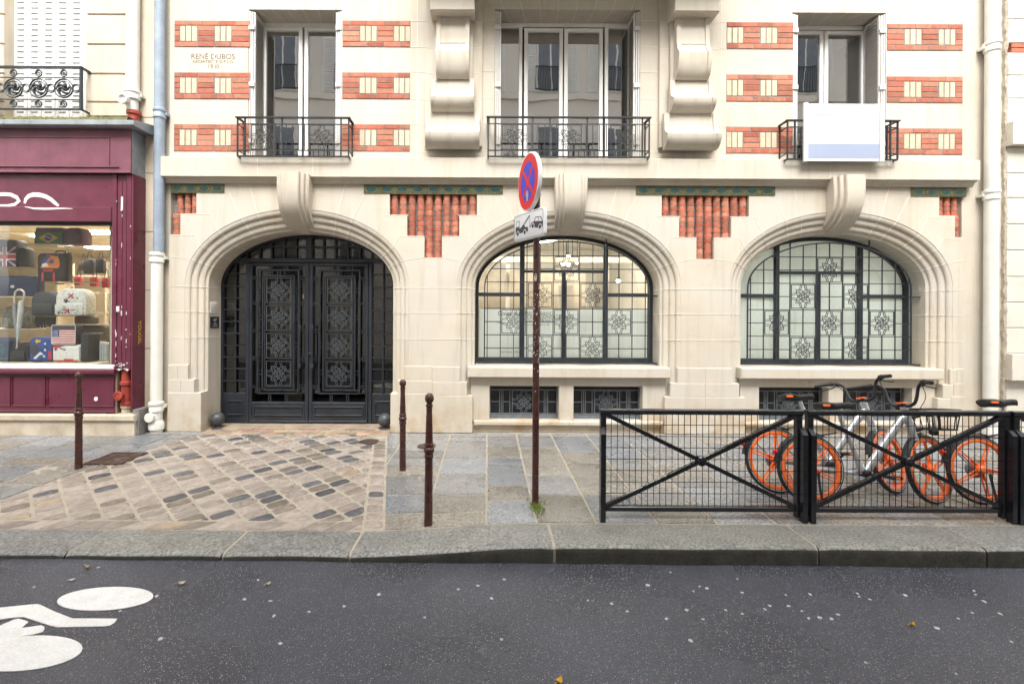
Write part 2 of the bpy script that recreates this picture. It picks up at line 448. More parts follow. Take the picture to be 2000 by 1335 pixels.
def text(name, body, size, x, y, z, m, parent, align='CENTER', depth=0.0015, rot=None, xs=1.0):
    "lettering as a thin mesh in the x,z plane facing the street"
    cu = bpy.data.curves.new(name, 'FONT')
    cu.body = body; cu.size = size; cu.align_x = align; cu.align_y = 'CENTER'; cu.extrude = depth
    t = bpy.data.objects.new(name, cu); COL.objects.link(t)
    dg = bpy.context.evaluated_depsgraph_get()
    me = bpy.data.meshes.new_from_object(t.evaluated_get(dg))
    bpy.data.objects.remove(t)
    R = Matrix.Rotation(rad(90), 4, 'X')
    if rot is not None: R = rot @ R
    me.transform(Matrix.Translation((x, y, z)) @ R @ Matrix.Diagonal((xs, 1, 1, 1)))
    me.materials.clear(); me.materials.append(M[m])
    o = bpy.data.objects.new(name, me); COL.objects.link(o)
    if parent is not None:
        o.parent = parent
        if parent.get('_w'): o.location = -Vector(parent.location)
    return o
def rrect(x0, x1, z0, z1, r, n=5, rt=None):
    "rounded rectangle outline, counter-clockwise seen from -y; rt = radius at the top"
    rt = r if rt is None else rt
    pts = []
    for cx, cz, a0, q in ((x1 - r, z0 + r, -90, r), (x1 - rt, z1 - rt, 0, rt), (x0 + rt, z1 - rt, 90, rt), (x0 + r, z0 + r, 180, r)):
        for i in range(n + 1):
            a = rad(a0 + 90 * i / n); pts.append((cx + q * math.cos(a), cz + q * math.sin(a)))
    return pts
def rslab(mb, x0, x1, z0, z1, y0, y1, r, b=0.02, rt=None, mi=0, n=5):
    "soft slab: rounded outline with rounded front and back edges"
    rows = []
    for k, (ins, yy) in enumerate(((b * 1.0, y0), (b * 0.3, y0 + b * 0.3), (0, y0 + b), (0, y1 - b), (b * 0.3, y1 - b * 0.3), (b, y1))):
        q = max(r - ins, 0.003); qt = max((r if rt is None else rt) - ins, 0.003)
        rows.append([(x, yy, z) for x, z in rrect(x0 + ins, x1 - ins, z0 + ins, z1 - ins, q, n, qt)])
    mb.grid(rows, mi, closed=True)
    mb.face(rows[0], mi, sm=False); mb.face(rows[-1][::-1], mi)
    return mb
# ------------------------------------------------------------------ the stone building
ARCH = (-2.70, 1.153, 5.0)                 # centres of the three arches
EA, EB, EZ = 1.337, 0.78, 2.08             # inner arch: half span, rise, springing height
OA, OB = 0.25, 0.29                        # ring width at the side and at the crown
XL, XR = X(330), X(1882)
WTOP = 9.0
house = thing("stone_building", "cream stone building with three wide arches, red brick bands and carved corbels", "building", (1.1, 0, 0), world=True)

def prismx(mb, pts, x0, x1, mi=0, sm=False):
    "polygon in y,z swept along x"
    n = len(pts)
    mb.face([(x0, y, z) for y, z in pts], mi); mb.face([(x1, y, z) for y, z in pts][::-1], mi)
    mb.raw([(x0, y, z) for y, z in pts] + [(x1, y, z) for y, z in pts], [(i, (i + 1) % n, (i + 1) % n + n, i + n) for i in range(n)], mi, sm=sm)
def archp(c, o, zb, n=36):
    "arch line from the left foot over the crown to the right foot; o = 0 inner edge, 1 outer edge"
    a, b = EA + OA * o, EB + OB * o
    pts = [(c - a, zb)] + [(c - a * math.cos(PI * i / n), EZ + b * math.sin(PI * i / n)) for i in range(n + 1)] + [(c + a, zb)]
    return pts

MID = [(-2.70 + 1.153) / 2, (1.153 + 5.0) / 2]
ZT = 3.50                                   # underside of the string course
PT = 0.617; PS = 0.369; PC = 0.123          # half widths of the three steps of a brick pendant
Z1, Z2, Z3 = Z(378.5, 0, 843), Z(420.5, 0, 843), Z(461.8, 0, 843)
Z4 = Z(503, 0, 843)
def pend_side(m, s, lim):
    "stepped edge of the wall beside a pendant centred on m, from its foot to its head"
    f = lambda hw: max(XL, min(XR, m + s * hw)) if lim else m + s * hw
    return [(f(0), 0), (f(0), Z4), (f(PC), Z4), (f(PC), Z3), (f(PS), Z3), (f(PS), Z2), (f(PT), Z2), (f(PT), ZT)]
ENDL, ENDR = -4.72, 6.98
wall = MB()
for i, c in enumerate(ARCH):
    top = archp(c, 1, 0.0)
    k = len(top) // 2
    left, right = top[:k + 1], top[k:]
    mR = MID[i] if i < 2 else ENDR
    mL = MID[i - 1] if i > 0 else ENDL
    # right half
    side = pend_side(mR, -1, False)
    if i == 2: side = [(XR, 0), (XR, Z4 - 0.02), (X(1865), Z4 - 0.02 + 0.17), (X(1865), Z2), (X(1834), Z2), (X(1834), ZT)]; side = [(XR, 0), (XR, Z(463, 0, 1870)), (X(1865), Z(463, 0, 1870)), (X(1865), Z(421, 0, 1850)), (X(1834), Z(421, 0, 1850)), (X(1834), ZT)]
    poly = [(x, z) for x, z in right] + side + [(c, ZT)]
    wall.prism(poly, 0, 0.10)
    side = pend_side(mL, 1, False)
    if i == 0: side = [(XL, 0), (XL, Z(458, 0, 345)), (X(352), Z(458, 0, 345)), (X(352), Z(417, 0, 365)), (X(383), Z(417, 0, 365)), (X(383), ZT)]
    poly = [(x, z) for x, z in left[::-1]] + side + [(c, ZT)]
    wall.prism(poly[::-1], 0, 0.10)
# lime joints of the voussoirs, thin strips just proud of the wall
def jl(mb, pts, r=0.0040, y=0.0008):
    mb.tube([(x, y, z) for x, z in pts], r, 4, 1)
def epar(c, o, xr):
    a, b = EA + OA * o, EB + OB * o
    return math.acos(max(-1, min(1, xr / a)))
PROF = []                                   # stepped roll moulding of the ring: (o, y)
for k in range(3):
    o0 = 1.0 - k * 0.30
    y0 = 0.0 + k * 0.045
    for q in range(5):
        t = q / 4 * PI / 2
        PROF.append((o0 - 0.02 - 0.24 * math.sin(t), y0 + 0.006 + 0.032 * (1 - math.cos(t))))
    PROF.append((o0 - 0.26, y0 + 0.048)); PROF.append((o0 - 0.30, y0 + 0.050))
PROF = [(1.0, 0.0)] + PROF + [(0.06, 0.142), (0.0, 0.155)]
ends = [(0.9675, 3.385, 0.783), (0.677, ZT, 0.565)]
for i, c in enumerate(ARCH):
    for s in (-1, 1):
        def ex(t, o): return c + s * (EA + OA * o) * math.cos(t), EZ + (EB + OB * o) * math.sin(t)
        ts = []
        for (xa, za, xb) in ends:
            t = epar(c, 1, xb); ts.append(t); jl(wall, [(c + s * xa, za), ex(t, 1)])
        for (zh, xh0, xh1, xb) in ((3.071, 1.576, 1.2255, 1.117), (2.774, 1.80, 1.443, 1.363)):
            t = epar(c, 1, xb); ts.append(t)
            xo = c + s * xh0
            if XL < xo < XR: jl(wall, [(xo, zh), (c + s * xh1, zh), ex(t, 1)])
            else: jl(wall, [(max(XL, min(XR, xo)), zh), (c + s * xh1, zh), ex(t, 1)])
        t = epar(c, 1, 1.50); ts.append(t); jl(wall, [(max(XL, min(XR, c + s * 1.80)), 2.475), ex(t, 1)])
        for t in ts:                        # across the ring and into the reveal
            pl = [(ex(t, o)[0], y - 0.001, ex(t, o)[1]) for o, y in PROF] + [(ex(t, 0)[0], 0.47, ex(t, 0)[1])]
            wall.tube(pl, 0.0044, 4, 1)
        for zh in (2.045, 1.69, 1.32):
            xe = max(XL, min(XR, c + s * 1.9265)) if (i == 0 and s < 0) or (i == 2 and s > 0) else c + s * 1.9265
            jl(wall, [(xe, zh), (c + s * (EA + OA), zh)])
            wall.tube([(c + s * (EA + OA * o), y - 0.001, zh) for o, y in PROF] + [(c + s * EA, 0.47, zh)], 0.0044, 4, 1)
o = wall.build("ground_floor_wall", ['stone', 'joint'], house)

for i, c in enumerate(ARCH):                # arch rings with their deep reveals
    mb = MB()
    zb = 0.0
    rows = [[(x, y, z) for x, z in archp(c, oo, zb, 48)] for oo, y in PROF]
    rows.append([(x, 0.62, z) for x, z in archp(c, 0, zb, 48)])
    mb.grid(rows[:-1], 0, sm=True); mb.grid(rows[-2:], 0, sm=True)
    me = mb.build("arch_ring", 'stone', house)

# stepped plinths of the piers
def plinth(xa, xb, ca, cb, door_a, door_b):
    mb = MB()
    for lv in range(3):
        def edge(c, s, d):
            if d: z, off = ((0.55, 0.0), (0.735, 0.10), (0.94, 0.19))[lv]
            else: z, off = ((0.52, 0.02), (0.715, 0.10), (0.93, 0.20))[lv]
            return c + s * (EA + off), z
        x0, z0 = (edge(ca, 1, door_a) if ca is not None else (xa, (0.55, 0.735, 0.94)[lv]))
        x1, z1 = (edge(cb, -1, door_b) if cb is not None else (xb, (0.55, 0.735, 0.94)[lv]))
        yb = -0.022 + 0.004 * lv
        zz = (0.0, 0.52, 0.71)[lv]
        xm = (x0 + x1) / 2
        mb.bbox(x0, xm, yb, 0.155, 0 if lv == 0 else zz, z0, 0.006)
        mb.bbox(xm, x1, yb, 0.155, 0 if lv == 0 else zz, z1, 0.006)
    mb.build("pier_plinth", 'stone', house)
plinth(XL, None, None, ARCH[0], None, True)
plinth(None, None, ARCH[0], ARCH[1], True, False)
plinth(None, None, ARCH[1], ARCH[2], False, False)
plinth(None, XR, ARCH[2], None, False, None)

# string course with its moulding
mb = MB()
x0, x1 = X(322), X(1897)
zA, zB = Z(346.5, -0.12), Z(309, -0.12)
prismx(mb, [(0.0, zB + 0.012), (-0.10, zB + 0.012), (-0.12, zB), (-0.12, zA), (-0.085, zA), (-0.08, zA - 0.012), (-0.05, zA - 0.02), (-0.03, zA - 0.055), (-0.03, ZT), (0.0, ZT)], x0, x1)
for px in (399, 510, 616, 725, 838, 946, 1060, 1171, 1280, 1392, 1500, 1609, 1720, 1825):
    mb.bar((X(px), -0.1195, zA + 0.004), (X(px), -0.1195, zB - 0.004), 0.003, 1)
mb.build("string_course", ['stone_plain', 'joint'], house)

# keystones: three nested tongues that curl back into the arch
for c in ARCH:
    mb = MB()
    base = [(-0.275, 3.60), (-0.28, 3.42), (-0.27, 3.27), (-0.235, 3.14), (-0.165, 3.03), (-0.07, 2.95), (0.05, 2.89), (0.16, 2.857), (0.25, 2.838)]
    fine = []
    for i in range(len(base) - 1):
        p0, p1, p2, p3 = base[max(i - 1, 0)], base[i], base[i + 1], base[min(i + 2, len(base) - 1)]
        for k in range(4):
            t = k / 4
            fine.append(tuple(0.5 * (2 * p1[q] + (p2[q] - p0[q]) * t + (2 * p0[q] - 5 * p1[q] + 4 * p2[q] - p3[q]) * t * t + (3 * p1[q] - p0[q] - 3 * p2[q] + p3[q]) * t ** 3) for q in (0, 1)))
    base = fine + [base[-1]]
    for hw, dy, dz, tp in ((0.108, 0.0, 0.0, 0.020), (0.155, 0.055, -0.008, 0.024), (0.20, 0.11, -0.014, 0.028)):
        pr = [(y + dy, z - dz * (i / 32.0)) for i, (y, z) in enumerate(base) if y + dy < 0.27]
        n = len(pr)
        rows = []
        for i, (y, z) in enumerate(pr):
            k = hw + tp * (1 - i / 16) if i < 16 else hw
            rows.append([(c - k, 0.3, z), (c - k, y + 0.012, z), (c - k + 0.012, y, z), (c + k - 0.012, y, z), (c + k, y + 0.012, z), (c + k, 0.3, z)])
        mb.grid(rows, 0, sm=False)
        mb.face(rows[0]); mb.face(rows[-1][::-1])
    mb.build("keystone", 'stone_plain', house)

# brick pendants of half-round bricks under a strip of glazed tiles
def pendant(xs, spans, strip, ntile):
    "spans: (x0, x1, ztop, zbottom, columns)"
    mb = MB()
    xa, xb = min(s[0] for s in spans), max(s[1] for s in spans)
    zb = min(s[3] for s in spans)
    mb.face([(xa - 0.01, 0.085, ZT), (xb + 0.01, 0.085, ZT), (xb + 0.01, 0.085, zb), (xa - 0.01, 0.085, zb)], 1)
    for (x0, x1, zt, zbt, nc) in spans:
        p = (x1 - x0) / nc
        nr = max(1, round((zt - zbt) / 0.0752)); h = (zt - zbt) / nr
        for a in range(nc):
            cx = x0 + (a + 0.5) * p; r = p * 0.42
            for b in range(nr):
                z1 = zt - b * h - 0.006; z0 = z1 - h + 0.013
                jit = random.uniform(-0.003, 0.003); v = random.uniform(0.75, 1.2); g_ = random.uniform(0.8, 1.25)
                rows = []
                for z in (z0, z1):
                    rr = r
                    rows.append([(cx + jit + rr * math.cos(PI * q / 8), 0.068 - rr * 0.95 * math.sin(PI * q / 8), z) for q in range(9)])
                mb.grid(rows, 0, (v, v * g_, v * g_))
                mb.face([*rows[0]], 0, (v, v, v)); mb.face([*rows[-1]], 0, (v, v, v))
            # pale mortar between the courses
            mb.grid([[(cx + (r - 0.008) * math.cos(PI * q / 8), 0.068 - (r - 0.008) * 0.95 * math.sin(PI * q / 8), z) for q in range(9)] for z in (zbt, zt)], 2)
    mb.build("brick_pendant", ['brick', 'mortar', 'joint'], house)
    t = MB()
    x0, x1 = strip
    za, zc = Z1 - 0.004, ZT - 0.002
    t.box(x0, x1, -0.008, 0.05, za, zc, 0)
    p = (x1 - x0) / ntile
    for k in range(ntile):
        a, b = x0 + k * p + 0.008, x0 + (k + 1) * p - 0.008
        t.box(a, b, -0.011, -0.0075, za + 0.012, zc - 0.014, 1)
        cx, cz = (a + b) / 2, (za + zc) / 2
        for sc, y, mi in ((1.0, -0.0135, 0), (0.84, -0.0145, 1), (0.70, -0.0155, 2)):
            rx, rz = (b - a) * 0.47 * sc, (zc - za) * 0.36 * sc
            ring = [(cx + rx * math.copysign(abs(math.cos(q * PI / 10)) ** 1.25, math.cos(q * PI / 10)), cz + rz * math.sin(q * PI / 10)) for q in range(20)]
            t.prism(ring, y, -0.009, mi, back=False)
            if mi == 2: t.raw([(x, y, z) for x, z in ring] + [(cx, y - 0.004, cz)], [(q, (q + 1) % 20, 20) for q in range(20)], 2, sm=True)
    t.build("tile_strip", ['tile_green', 'tile_brown', 'tile_teal'], house)
for m in MID:
    pendant(m, [(m - PT, m + PT, Z1, Z2, 10), (m - PS, m + PS, Z2, Z3, 6), (m - PC, m + PC, Z3, Z4, 2)], (m - 0.985, m + 0.985), 9)
pendant(0, [(X(340), X(383), Z1, Z(417, 0, 365), 3), (XL + 0.01, X(352), Z(417, 0, 345), Z(458, 0, 345), 1)], (X(333), X(438)), 4)
pendant(0, [(X(1834), X(1877), Z1, Z(421, 0, 1850), 3), (X(1865), X(1880), Z(421, 0, 1870), Z(463, 0, 1870), 1)], (X(1778), X(1886)), 4)

# ------------------------------------------------------------------ first floor
UW = [(X(485, 0, 160), X(667, 0, 160)), (X(966, 0, 160), X(1250, 0, 160)), (X(1547, 0, 160), X(1730, 0, 160))]
UTOP = [Z(19, 0, 576), Z(19, 0, 1108), Z(25, 0, 1638)]
USILL = zB + 0.012
wall = MB()
xs = [XL] + [v for p_ in UW for v in p_] + [XR]
for k in range(0, 8, 2): wall.box(xs[k], xs[k + 1], 0, 0.42, USILL - 0.3, WTOP)
for (a, b), t in zip(UW, UTOP): wall.box(a, b, 0, 0.42, t, WTOP)
for (a, b) in UW: wall.box(a, b, 0.0, 0.42, USILL - 0.3, USILL - 0.004)
yv = [Z(v, 0, 952) for v in (42, 93, 142, 194, 244, 297)]
def vj(px, za, zb_): jl(wall, [(X(px), za), (X(px), zb_)])
for px in (417, 733, 1481, 1797):
    vj(px, 9, yv[0] + 0.01); vj(px, yv[1], yv[2]); vj(px, yv[3], yv[4]); vj(px, yv[5], USILL)
for px in (813, 1419 - 12): vj(px, 9, USILL)
for z in yv:
    jl(wall, [(X(799), z), (X(836), z)]); jl(wall, [(X(1402), z), (X(1417), z)])
    jl(wall, [(X(938), z + 0.02), (UW[1][0], z + 0.02)]); jl(wall, [(UW[1][1], z + 0.02), (X(1284), z + 0.02)])
for (a, b), t, n in zip(UW, UTOP, (6, 8, 6)):
    cx = (a + b) / 2
    for k in range(n):
        f = (k + 0.5) / n - 0.5
        xa = cx + f * (b - a); xb = cx + f * (b - a) * 1.25
        jl(wall, [(xa, t), (xb, t + 0.6)])
        wall.tube([(xa, 0, t + 0.001), (xa - f * 0.35, 0.4, t + 0.001)], 0.0044, 4, 1)
wall.build("first_floor_wall", ['stone_plain', 'joint'], house)

def band(px0, px1, py0, py1, pattern):
    pc = (px0 + px1) / 2
    x0, x1 = X(px0), X(px1); z1, z0 = Z(py0, 0, pc), Z(py1, 0, pc)
    mb = MB()
    mb.box(x0, x1, -0.004, 0.002, z0, z1, 2)
    bh = (z1 - z0 - 0.012 * 6) / 5
    g = 0.010
    def br(a, b, c_, d, mi, cr=None):
        v = random.uniform(0.72, 1.22); gg = random.uniform(0.85, 1.25)
        j = lambda: random.uniform(-0.0015, 0.0015)
        mb.bbox(a + j(), b + j(), -0.009 + j(), 0.0, c_ + j(), d + j(), 0.003, mi, (v, v * gg, v * gg) if mi == 0 else (random.uniform(0.9, 1.12),) * 3)
    for row, off in ((0, random.uniform(0.3, 1)), (4, random.uniform(0.3, 1))):
        zz = z0 + 0.006 + row * (bh + 0.012) + (0.012 if row else 0)
        x = x0 + 0.005; L = 0.225 * off
        while x < x1 - 0.02:
            e = min(x + L, x1 - 0.005)
            if x1 - e < 0.06: e = x1 - 0.005
            br(x, e, zz, zz + bh, 0); x = e + g; L = 0.225
    zlo = z0 + bh + 0.020; zhi = z1 - bh - 0.020
    for kind, a, b in pattern:
        xa, xb = X(a) + 0.005, X(b) - 0.005
        if kind == 'R':
            hh = (zhi - zlo - 2 * 0.012) / 3
            for q in range(3): br(xa, xb, zlo + q * (hh + 0.012), zlo + q * (hh + 0.012) + hh, 0)
        else:
            ww = (xb - xa - 2 * 0.018) / 3
            for q in range(3): br(xa + q * (ww + 0.018), xa + q * (ww + 0.018) + ww, zlo, zhi, 1)
    mb.build("brick_band", ['brick', 'cream_brick', 'mortar'], house)
for a, b in ((41, 92.5), (142, 194), (243, 296)):
    band(339, 486, a, b, [('R', 339, 349.5), ('C', 350, 383.5), ('R', 384.5, 417.5), ('C', 418, 450.5), ('R', 451, 486)])
    band(667, 799.5, a, b, [('R', 667, 700.5), ('C', 701, 734), ('R', 735, 767), ('C', 767.5, 799.5)])
for a, b in ((44, 96.5), (146, 199), (248, 300)):
    band(1417, 1547, a, b, [('C', 1417, 1449), ('R', 1449.5, 1482), ('C', 1483, 1515.5), ('R', 1516, 1547)])
for a, b in ((47.5, 99.5), (150, 201.5), (251, 302.5)):
    band(1730, 1878, a, b, [('R', 1730, 1763), ('C', 1763.5, 1797), ('R', 1797.5, 1830), ('C', 1831, 1863), ('R', 1863.5, 1878)])

eng = text("inscription", "RENÉ DUBOS", 0.105, X(416, 0, 110), -0.001, Z(111, 0, 416), 'engrave', house, depth=0.001)
for body, sz, py in (("ARCHITECTE D.P.L.G.", 0.062, 121), ("1930", 0.085, 130.5)):
    text("inscription", body, sz, X(416.5, 0, py), -0.001, Z(py, 0, 416), 'engrave', house, depth=0.001)

# bay pilasters and scrolled corbels
for s in (-1, 1):
    cx = ARCH[1] + s * 1.645
    mb = MB()
    mb.box(cx - 0.40, cx + 0.40, -0.06, 0.0, Z(283, -0.1, 885), WTOP, 0)
    mb.box(cx - 0.27, cx + 0.27, -0.12, -0.0605, Z(278, -0.1, 885), WTOP, 0)
    for z in yv:
        for q in (-1, 1):
            mb.bar((cx + q * 0.27, -0.0595, z - 0.04), (cx + q * 0.40, -0.0595, z - 0.04), 0.003, 1)
    mb.build("bay_pilaster", ['stone_plain', 'joint'], house)
    cb = MB()
    def tier(hw, zt, zb_, pt, pb, lip):
        H = zt - zb_
        def profile(d):
            pr = [(-pt - d, zt)]
            for q in range(1, 6): pr.append((-pt - d - (pb - pt) * 0.12 * (q / 5) - 0.02 * math.sin(PI * q / 5) * 0, zt - H * 0.45 * q / 5))
            pr.append((-pt - d - (pb - pt) * 0.45, zt - H * 0.56))
            for q in range(0, 9):
                a = q / 8 * PI / 2
                pr.append((-(pt - 0.03) - (pb - pt + 0.03 + d) * math.cos(a), zt - H * 0.63 - H * 0.37 * math.sin(a)))
            return pr
        for xa, xb, d in ((cx - hw + lip, cx + hw - lip, 0.0), (cx - hw, cx - hw + lip, 0.02), (cx + hw - lip, cx + hw, 0.02)):
            pr = profile(d)
            poly = [(-0.11, zt)] + pr + [(-0.11, zb_)]
            n = len(pr)
            cb.grid([[(xa, y, z) for y, z in pr], [(xb, y, z) for y, z in pr]], 0, sm=True)
            for xx in (xa, xb): cb.face([(xx, y, z) for y, z in poly])
            cb.face([(xa, -0.11, zt), (xb, -0.11, zt), (xb, pr[0][0], zt), (xa, pr[0][0], zt)])
    zz = lambda py, Y=-0.2: Z(py, Y, 885)
    tier(0.225, zz(24, -0.25), zz(153, -0.2), 0.20, 0.30, 0.055)
    tier(0.293, zz(153, -0.2), zz(217, -0.2), 0.16, 0.29, 0.055)
    tier(0.370, zz(217, -0.2), zz(288, -0.2), 0.15, 0.28, 0.065)
    cb.bbox(cx - 0.30, cx + 0.30, -0.36, -0.061, zz(20, -0.36), WTOP - 1.5, 0.012)
    for q in (-1, 1): cb.bar((cx - 0.17, -0.2245, zz(85)), (cx + 0.17, -0.2245, zz(85)), 0.003, 1) if q > 0 else None
    cb.build("scroll_corbel", ['stone_plain', 'joint'], house)
# the bay that the corbels carry, just above the picture
mb = MB()
mb.box(ARCH[1] - 2.05, ARCH[1] + 2.05, -0.75, -0.0, Z(-22, 0), WTOP + 3)
mb.box(ARCH[1] - 2.12, ARCH[1] + 2.12, -0.82, -0.76, Z(-30, 0), Z(-80, 0))
mb.build("projecting_bay", 'stone_plain', house)

# rosette used by railings, grilles and the door (unit square, centred)
def make_rosette(r, sq=True):
    mb = MB()
    T = lambda pts: mb.tube([(x - 0.5, 0, z - 0.5) for x, z in pts], r, 4)
    def arc(cx, cz, R, a0, a1, n=9): return [(cx + R * math.cos(rad(a0 + (a1 - a0) * i / n)), cz + R * math.sin(rad(a0 + (a1 - a0) * i / n))) for i in range(n + 1)]
    if sq:
        for a, b in (((0, 0), (1, 0)), ((1, 0), (1, 1)), ((1, 1), (0, 1)), ((0, 1), (0, 0))): mb.tube([(a[0] - 0.5, 0, a[1] - 0.5), (b[0] - 0.5, 0, b[1] - 0.5)], r * 1.45, 4)
    for cx, cz, a in ((0, 0, 0), (1, 0, 90), (1, 1, 180), (0, 1, 270)):
        for R in (0.385, 0.45): T(arc(cx, cz, R, a, a + 90))
    q = 0.6
    T(arc(0.8, 0.2, q, 90, 180)); T(arc(0.2, 0.8, q, 270, 360))
    T(arc(0.2, 0.2, q, 0, 90)); T(arc(0.8, 0.8, q, 180, 270))
    for k in range(4):
        a = k * 90
        cx, cz = 0.5 + 0.115 * math.cos(rad(a)), 0.5 + 0.115 * math.sin(rad(a))
        T([(cx + (0.075 - 0.058 * i / 13) * math.cos(rad(a + 180 + i * 42)), cz + (0.075 - 0.058 * i / 13) * math.sin(rad(a + 180 + i * 42))) for i in range(14)])
    for k in (45, 135, 225, 315):
        c_, s_ = math.cos(rad(k)), math.sin(rad(k))
        T([(0.5 + 0.03 * c_, 0.5 + 0.03 * s_), (0.5 + 0.26 * c_, 0.5 + 0.26 * s_)])
    return mb

# first-floor windows
def shutter_leaf(mb, x0, x1, y0, y1, z0, z1, side):
    "folded metal shutter standing in the reveal, louvres towards the opening"
    mb.box(x0, x1, y0, y1, z0, z1)
def upper_window(k, opens, frame_top, lab):
    a, b = UW[k]; t = UTOP[k]; s = USILL
    Yf = 0.315
    tp = Z(frame_top, Yf, 952 + (a + b) / 2 / 6.884 * 950)
    tp = min(tp, t - 0.004)
    fr = MB()
    fr.box(a + 0.003, a + 0.05, Yf, Yf + 0.07, s, tp); fr.box(b - 0.05, b - 0.003, Yf, Yf + 0.07, s, tp)
    fr.box(a + 0.05, b - 0.05, Yf, Yf + 0.07, tp - 0.06, tp)
    fr.box(a + 0.05, b - 0.05, Yf, Yf + 0.07, s, s + 0.03)
    if tp < t - 0.01: fr.box(a + 0.003, b - 0.003, Yf + 0.02, Yf + 0.08, tp, t - 0.002)
    panes = []
    for (x0, x1, z0, z1, wf) in opens:      # leaf: glass opening plus the frame around it
        y0, y1 = Yf - 0.012, Yf + 0.05
        fr.bbox(x0 - wf, x0, y0, y1, z0 - wf, z1 + wf, 0.006); fr.bbox(x1, x1 + wf, y0, y1, z0 - wf, z1 + wf, 0.006)
        fr.bbox(x0, x1, y0, y1, z1, z1 + wf, 0.006); fr.bbox(x0, x1, y0, y1, z0 - wf, z0, 0.006)
        panes.append((x0, x1, z0, z1))
    wobj = fr.build("window", 'white_paint', house)
    for (x0, x1, z0, z1) in panes:
        MB().box(x0 - 0.01, x1 + 0.01, Yf + 0.018, Yf + 0.024, z0 - 0.01, z1 + 0.01).build("pane", 'glass_dark', wobj)
    for side, xe in ((1, a), (-1, b)):
        sh = MB()
        for q in range(3):                  # three folded leaves
            x0 = xe + side * (0.006 + q * 0.030); x1 = x0 + side * 0.022
            z0, z1 = s + 0.03, t - 0.02 - 0.004 * q
            yq = 0.005 + q * 0.006
            sh.box(x0, x1, yq, yq + 0.03, z0, z1); sh.box(x0, x1, Yf - 0.045, Yf - 0.015, z0, z1)
            for zz_ in (z0, z1 - 0.05): sh.box(x0, x1, yq + 0.03, Yf - 0.045, zz_, zz_ + 0.05)
            if q == 2:
                nl = 46
                for j in range(nl):
                    zc = z0 + 0.06 + (z1 - z0 - 0.12) * (j + 0.5) / nl
                    sh.raw([(x0, yq + 0.03, zc + 0.014), (x0, Yf - 0.045, zc + 0.014), (x1 + side * 0.006, Yf - 0.045, zc - 0.016), (x1 + side * 0.006, yq + 0.03, zc - 0.016)], [(0, 1, 2, 3)])
                sh.box(x0, x0 + side * 0.003, yq + 0.03, Yf - 0.045, z0 + 0.05, z1 - 0.05)
        for zf in (0.12, 0.5, 0.88):
            zc = s + (t - s) * zf
            sh.box(xe + side * 0.004, xe + side * 0.085, -0.008, 0.012, zc - 0.03, zc + 0.03)
        sh.build("folding_shutter", 'shutter', house)
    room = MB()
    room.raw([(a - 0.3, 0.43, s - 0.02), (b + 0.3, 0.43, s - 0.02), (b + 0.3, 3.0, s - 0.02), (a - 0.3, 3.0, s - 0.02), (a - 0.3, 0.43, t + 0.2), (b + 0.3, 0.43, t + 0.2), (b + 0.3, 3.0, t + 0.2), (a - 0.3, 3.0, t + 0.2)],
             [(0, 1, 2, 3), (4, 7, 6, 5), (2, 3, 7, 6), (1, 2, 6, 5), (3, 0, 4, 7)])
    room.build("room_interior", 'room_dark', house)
Yw = 0.33
def ZZ(py, px): return Z(py, Yw, px)
cxw = [(p_[0] + p_[1]) / 2 for p_ in UW]
o1 = [(X(520.5, Yw, 180), X(584, Yw, 180), USILL + 0.10, ZZ(62.5, 590), 0.055)]
o1.append((2 * cxw[0] - o1[0][1], 2 * cxw[0] - o1[0][0], USILL + 0.10, ZZ(62.5, 590), 0.055))
upper_window(0, o1, 44, "")
w2 = []
g1 = (X(1030.5, Yw, 180), X(1091.5, Yw, 180)); g0 = (X(978, Yw, 180), X(1013, Yw, 180))
mm = X(1100, Yw, 180)
w2 = [(g0[0] - 0.03, g0[1], USILL + 0.06, ZZ(57, 1100), 0.05), (g1[0], g1[1], USILL + 0.10, ZZ(64.5, 1100), 0.055),
      (2 * mm - g1[1], 2 * mm - g1[0], USILL + 0.10, ZZ(64.5, 1100), 0.055), (2 * mm - g0[1], 2 * mm - g0[0] + 0.03, USILL + 0.06, ZZ(57, 1100), 0.05)]
upper_window(1, w2, 45, "")
r1 = (X(1615.5, Yw, 180), X(1680, Yw, 180))
upper_window(2, [(r1[0], r1[1], USILL + 0.10, ZZ(69.5, 1640), 0.055), (2 * cxw[2] - r1[1], 2 * cxw[2] - r1[0], USILL + 0.10, ZZ(69.5, 1640), 0.055)], 51, "")

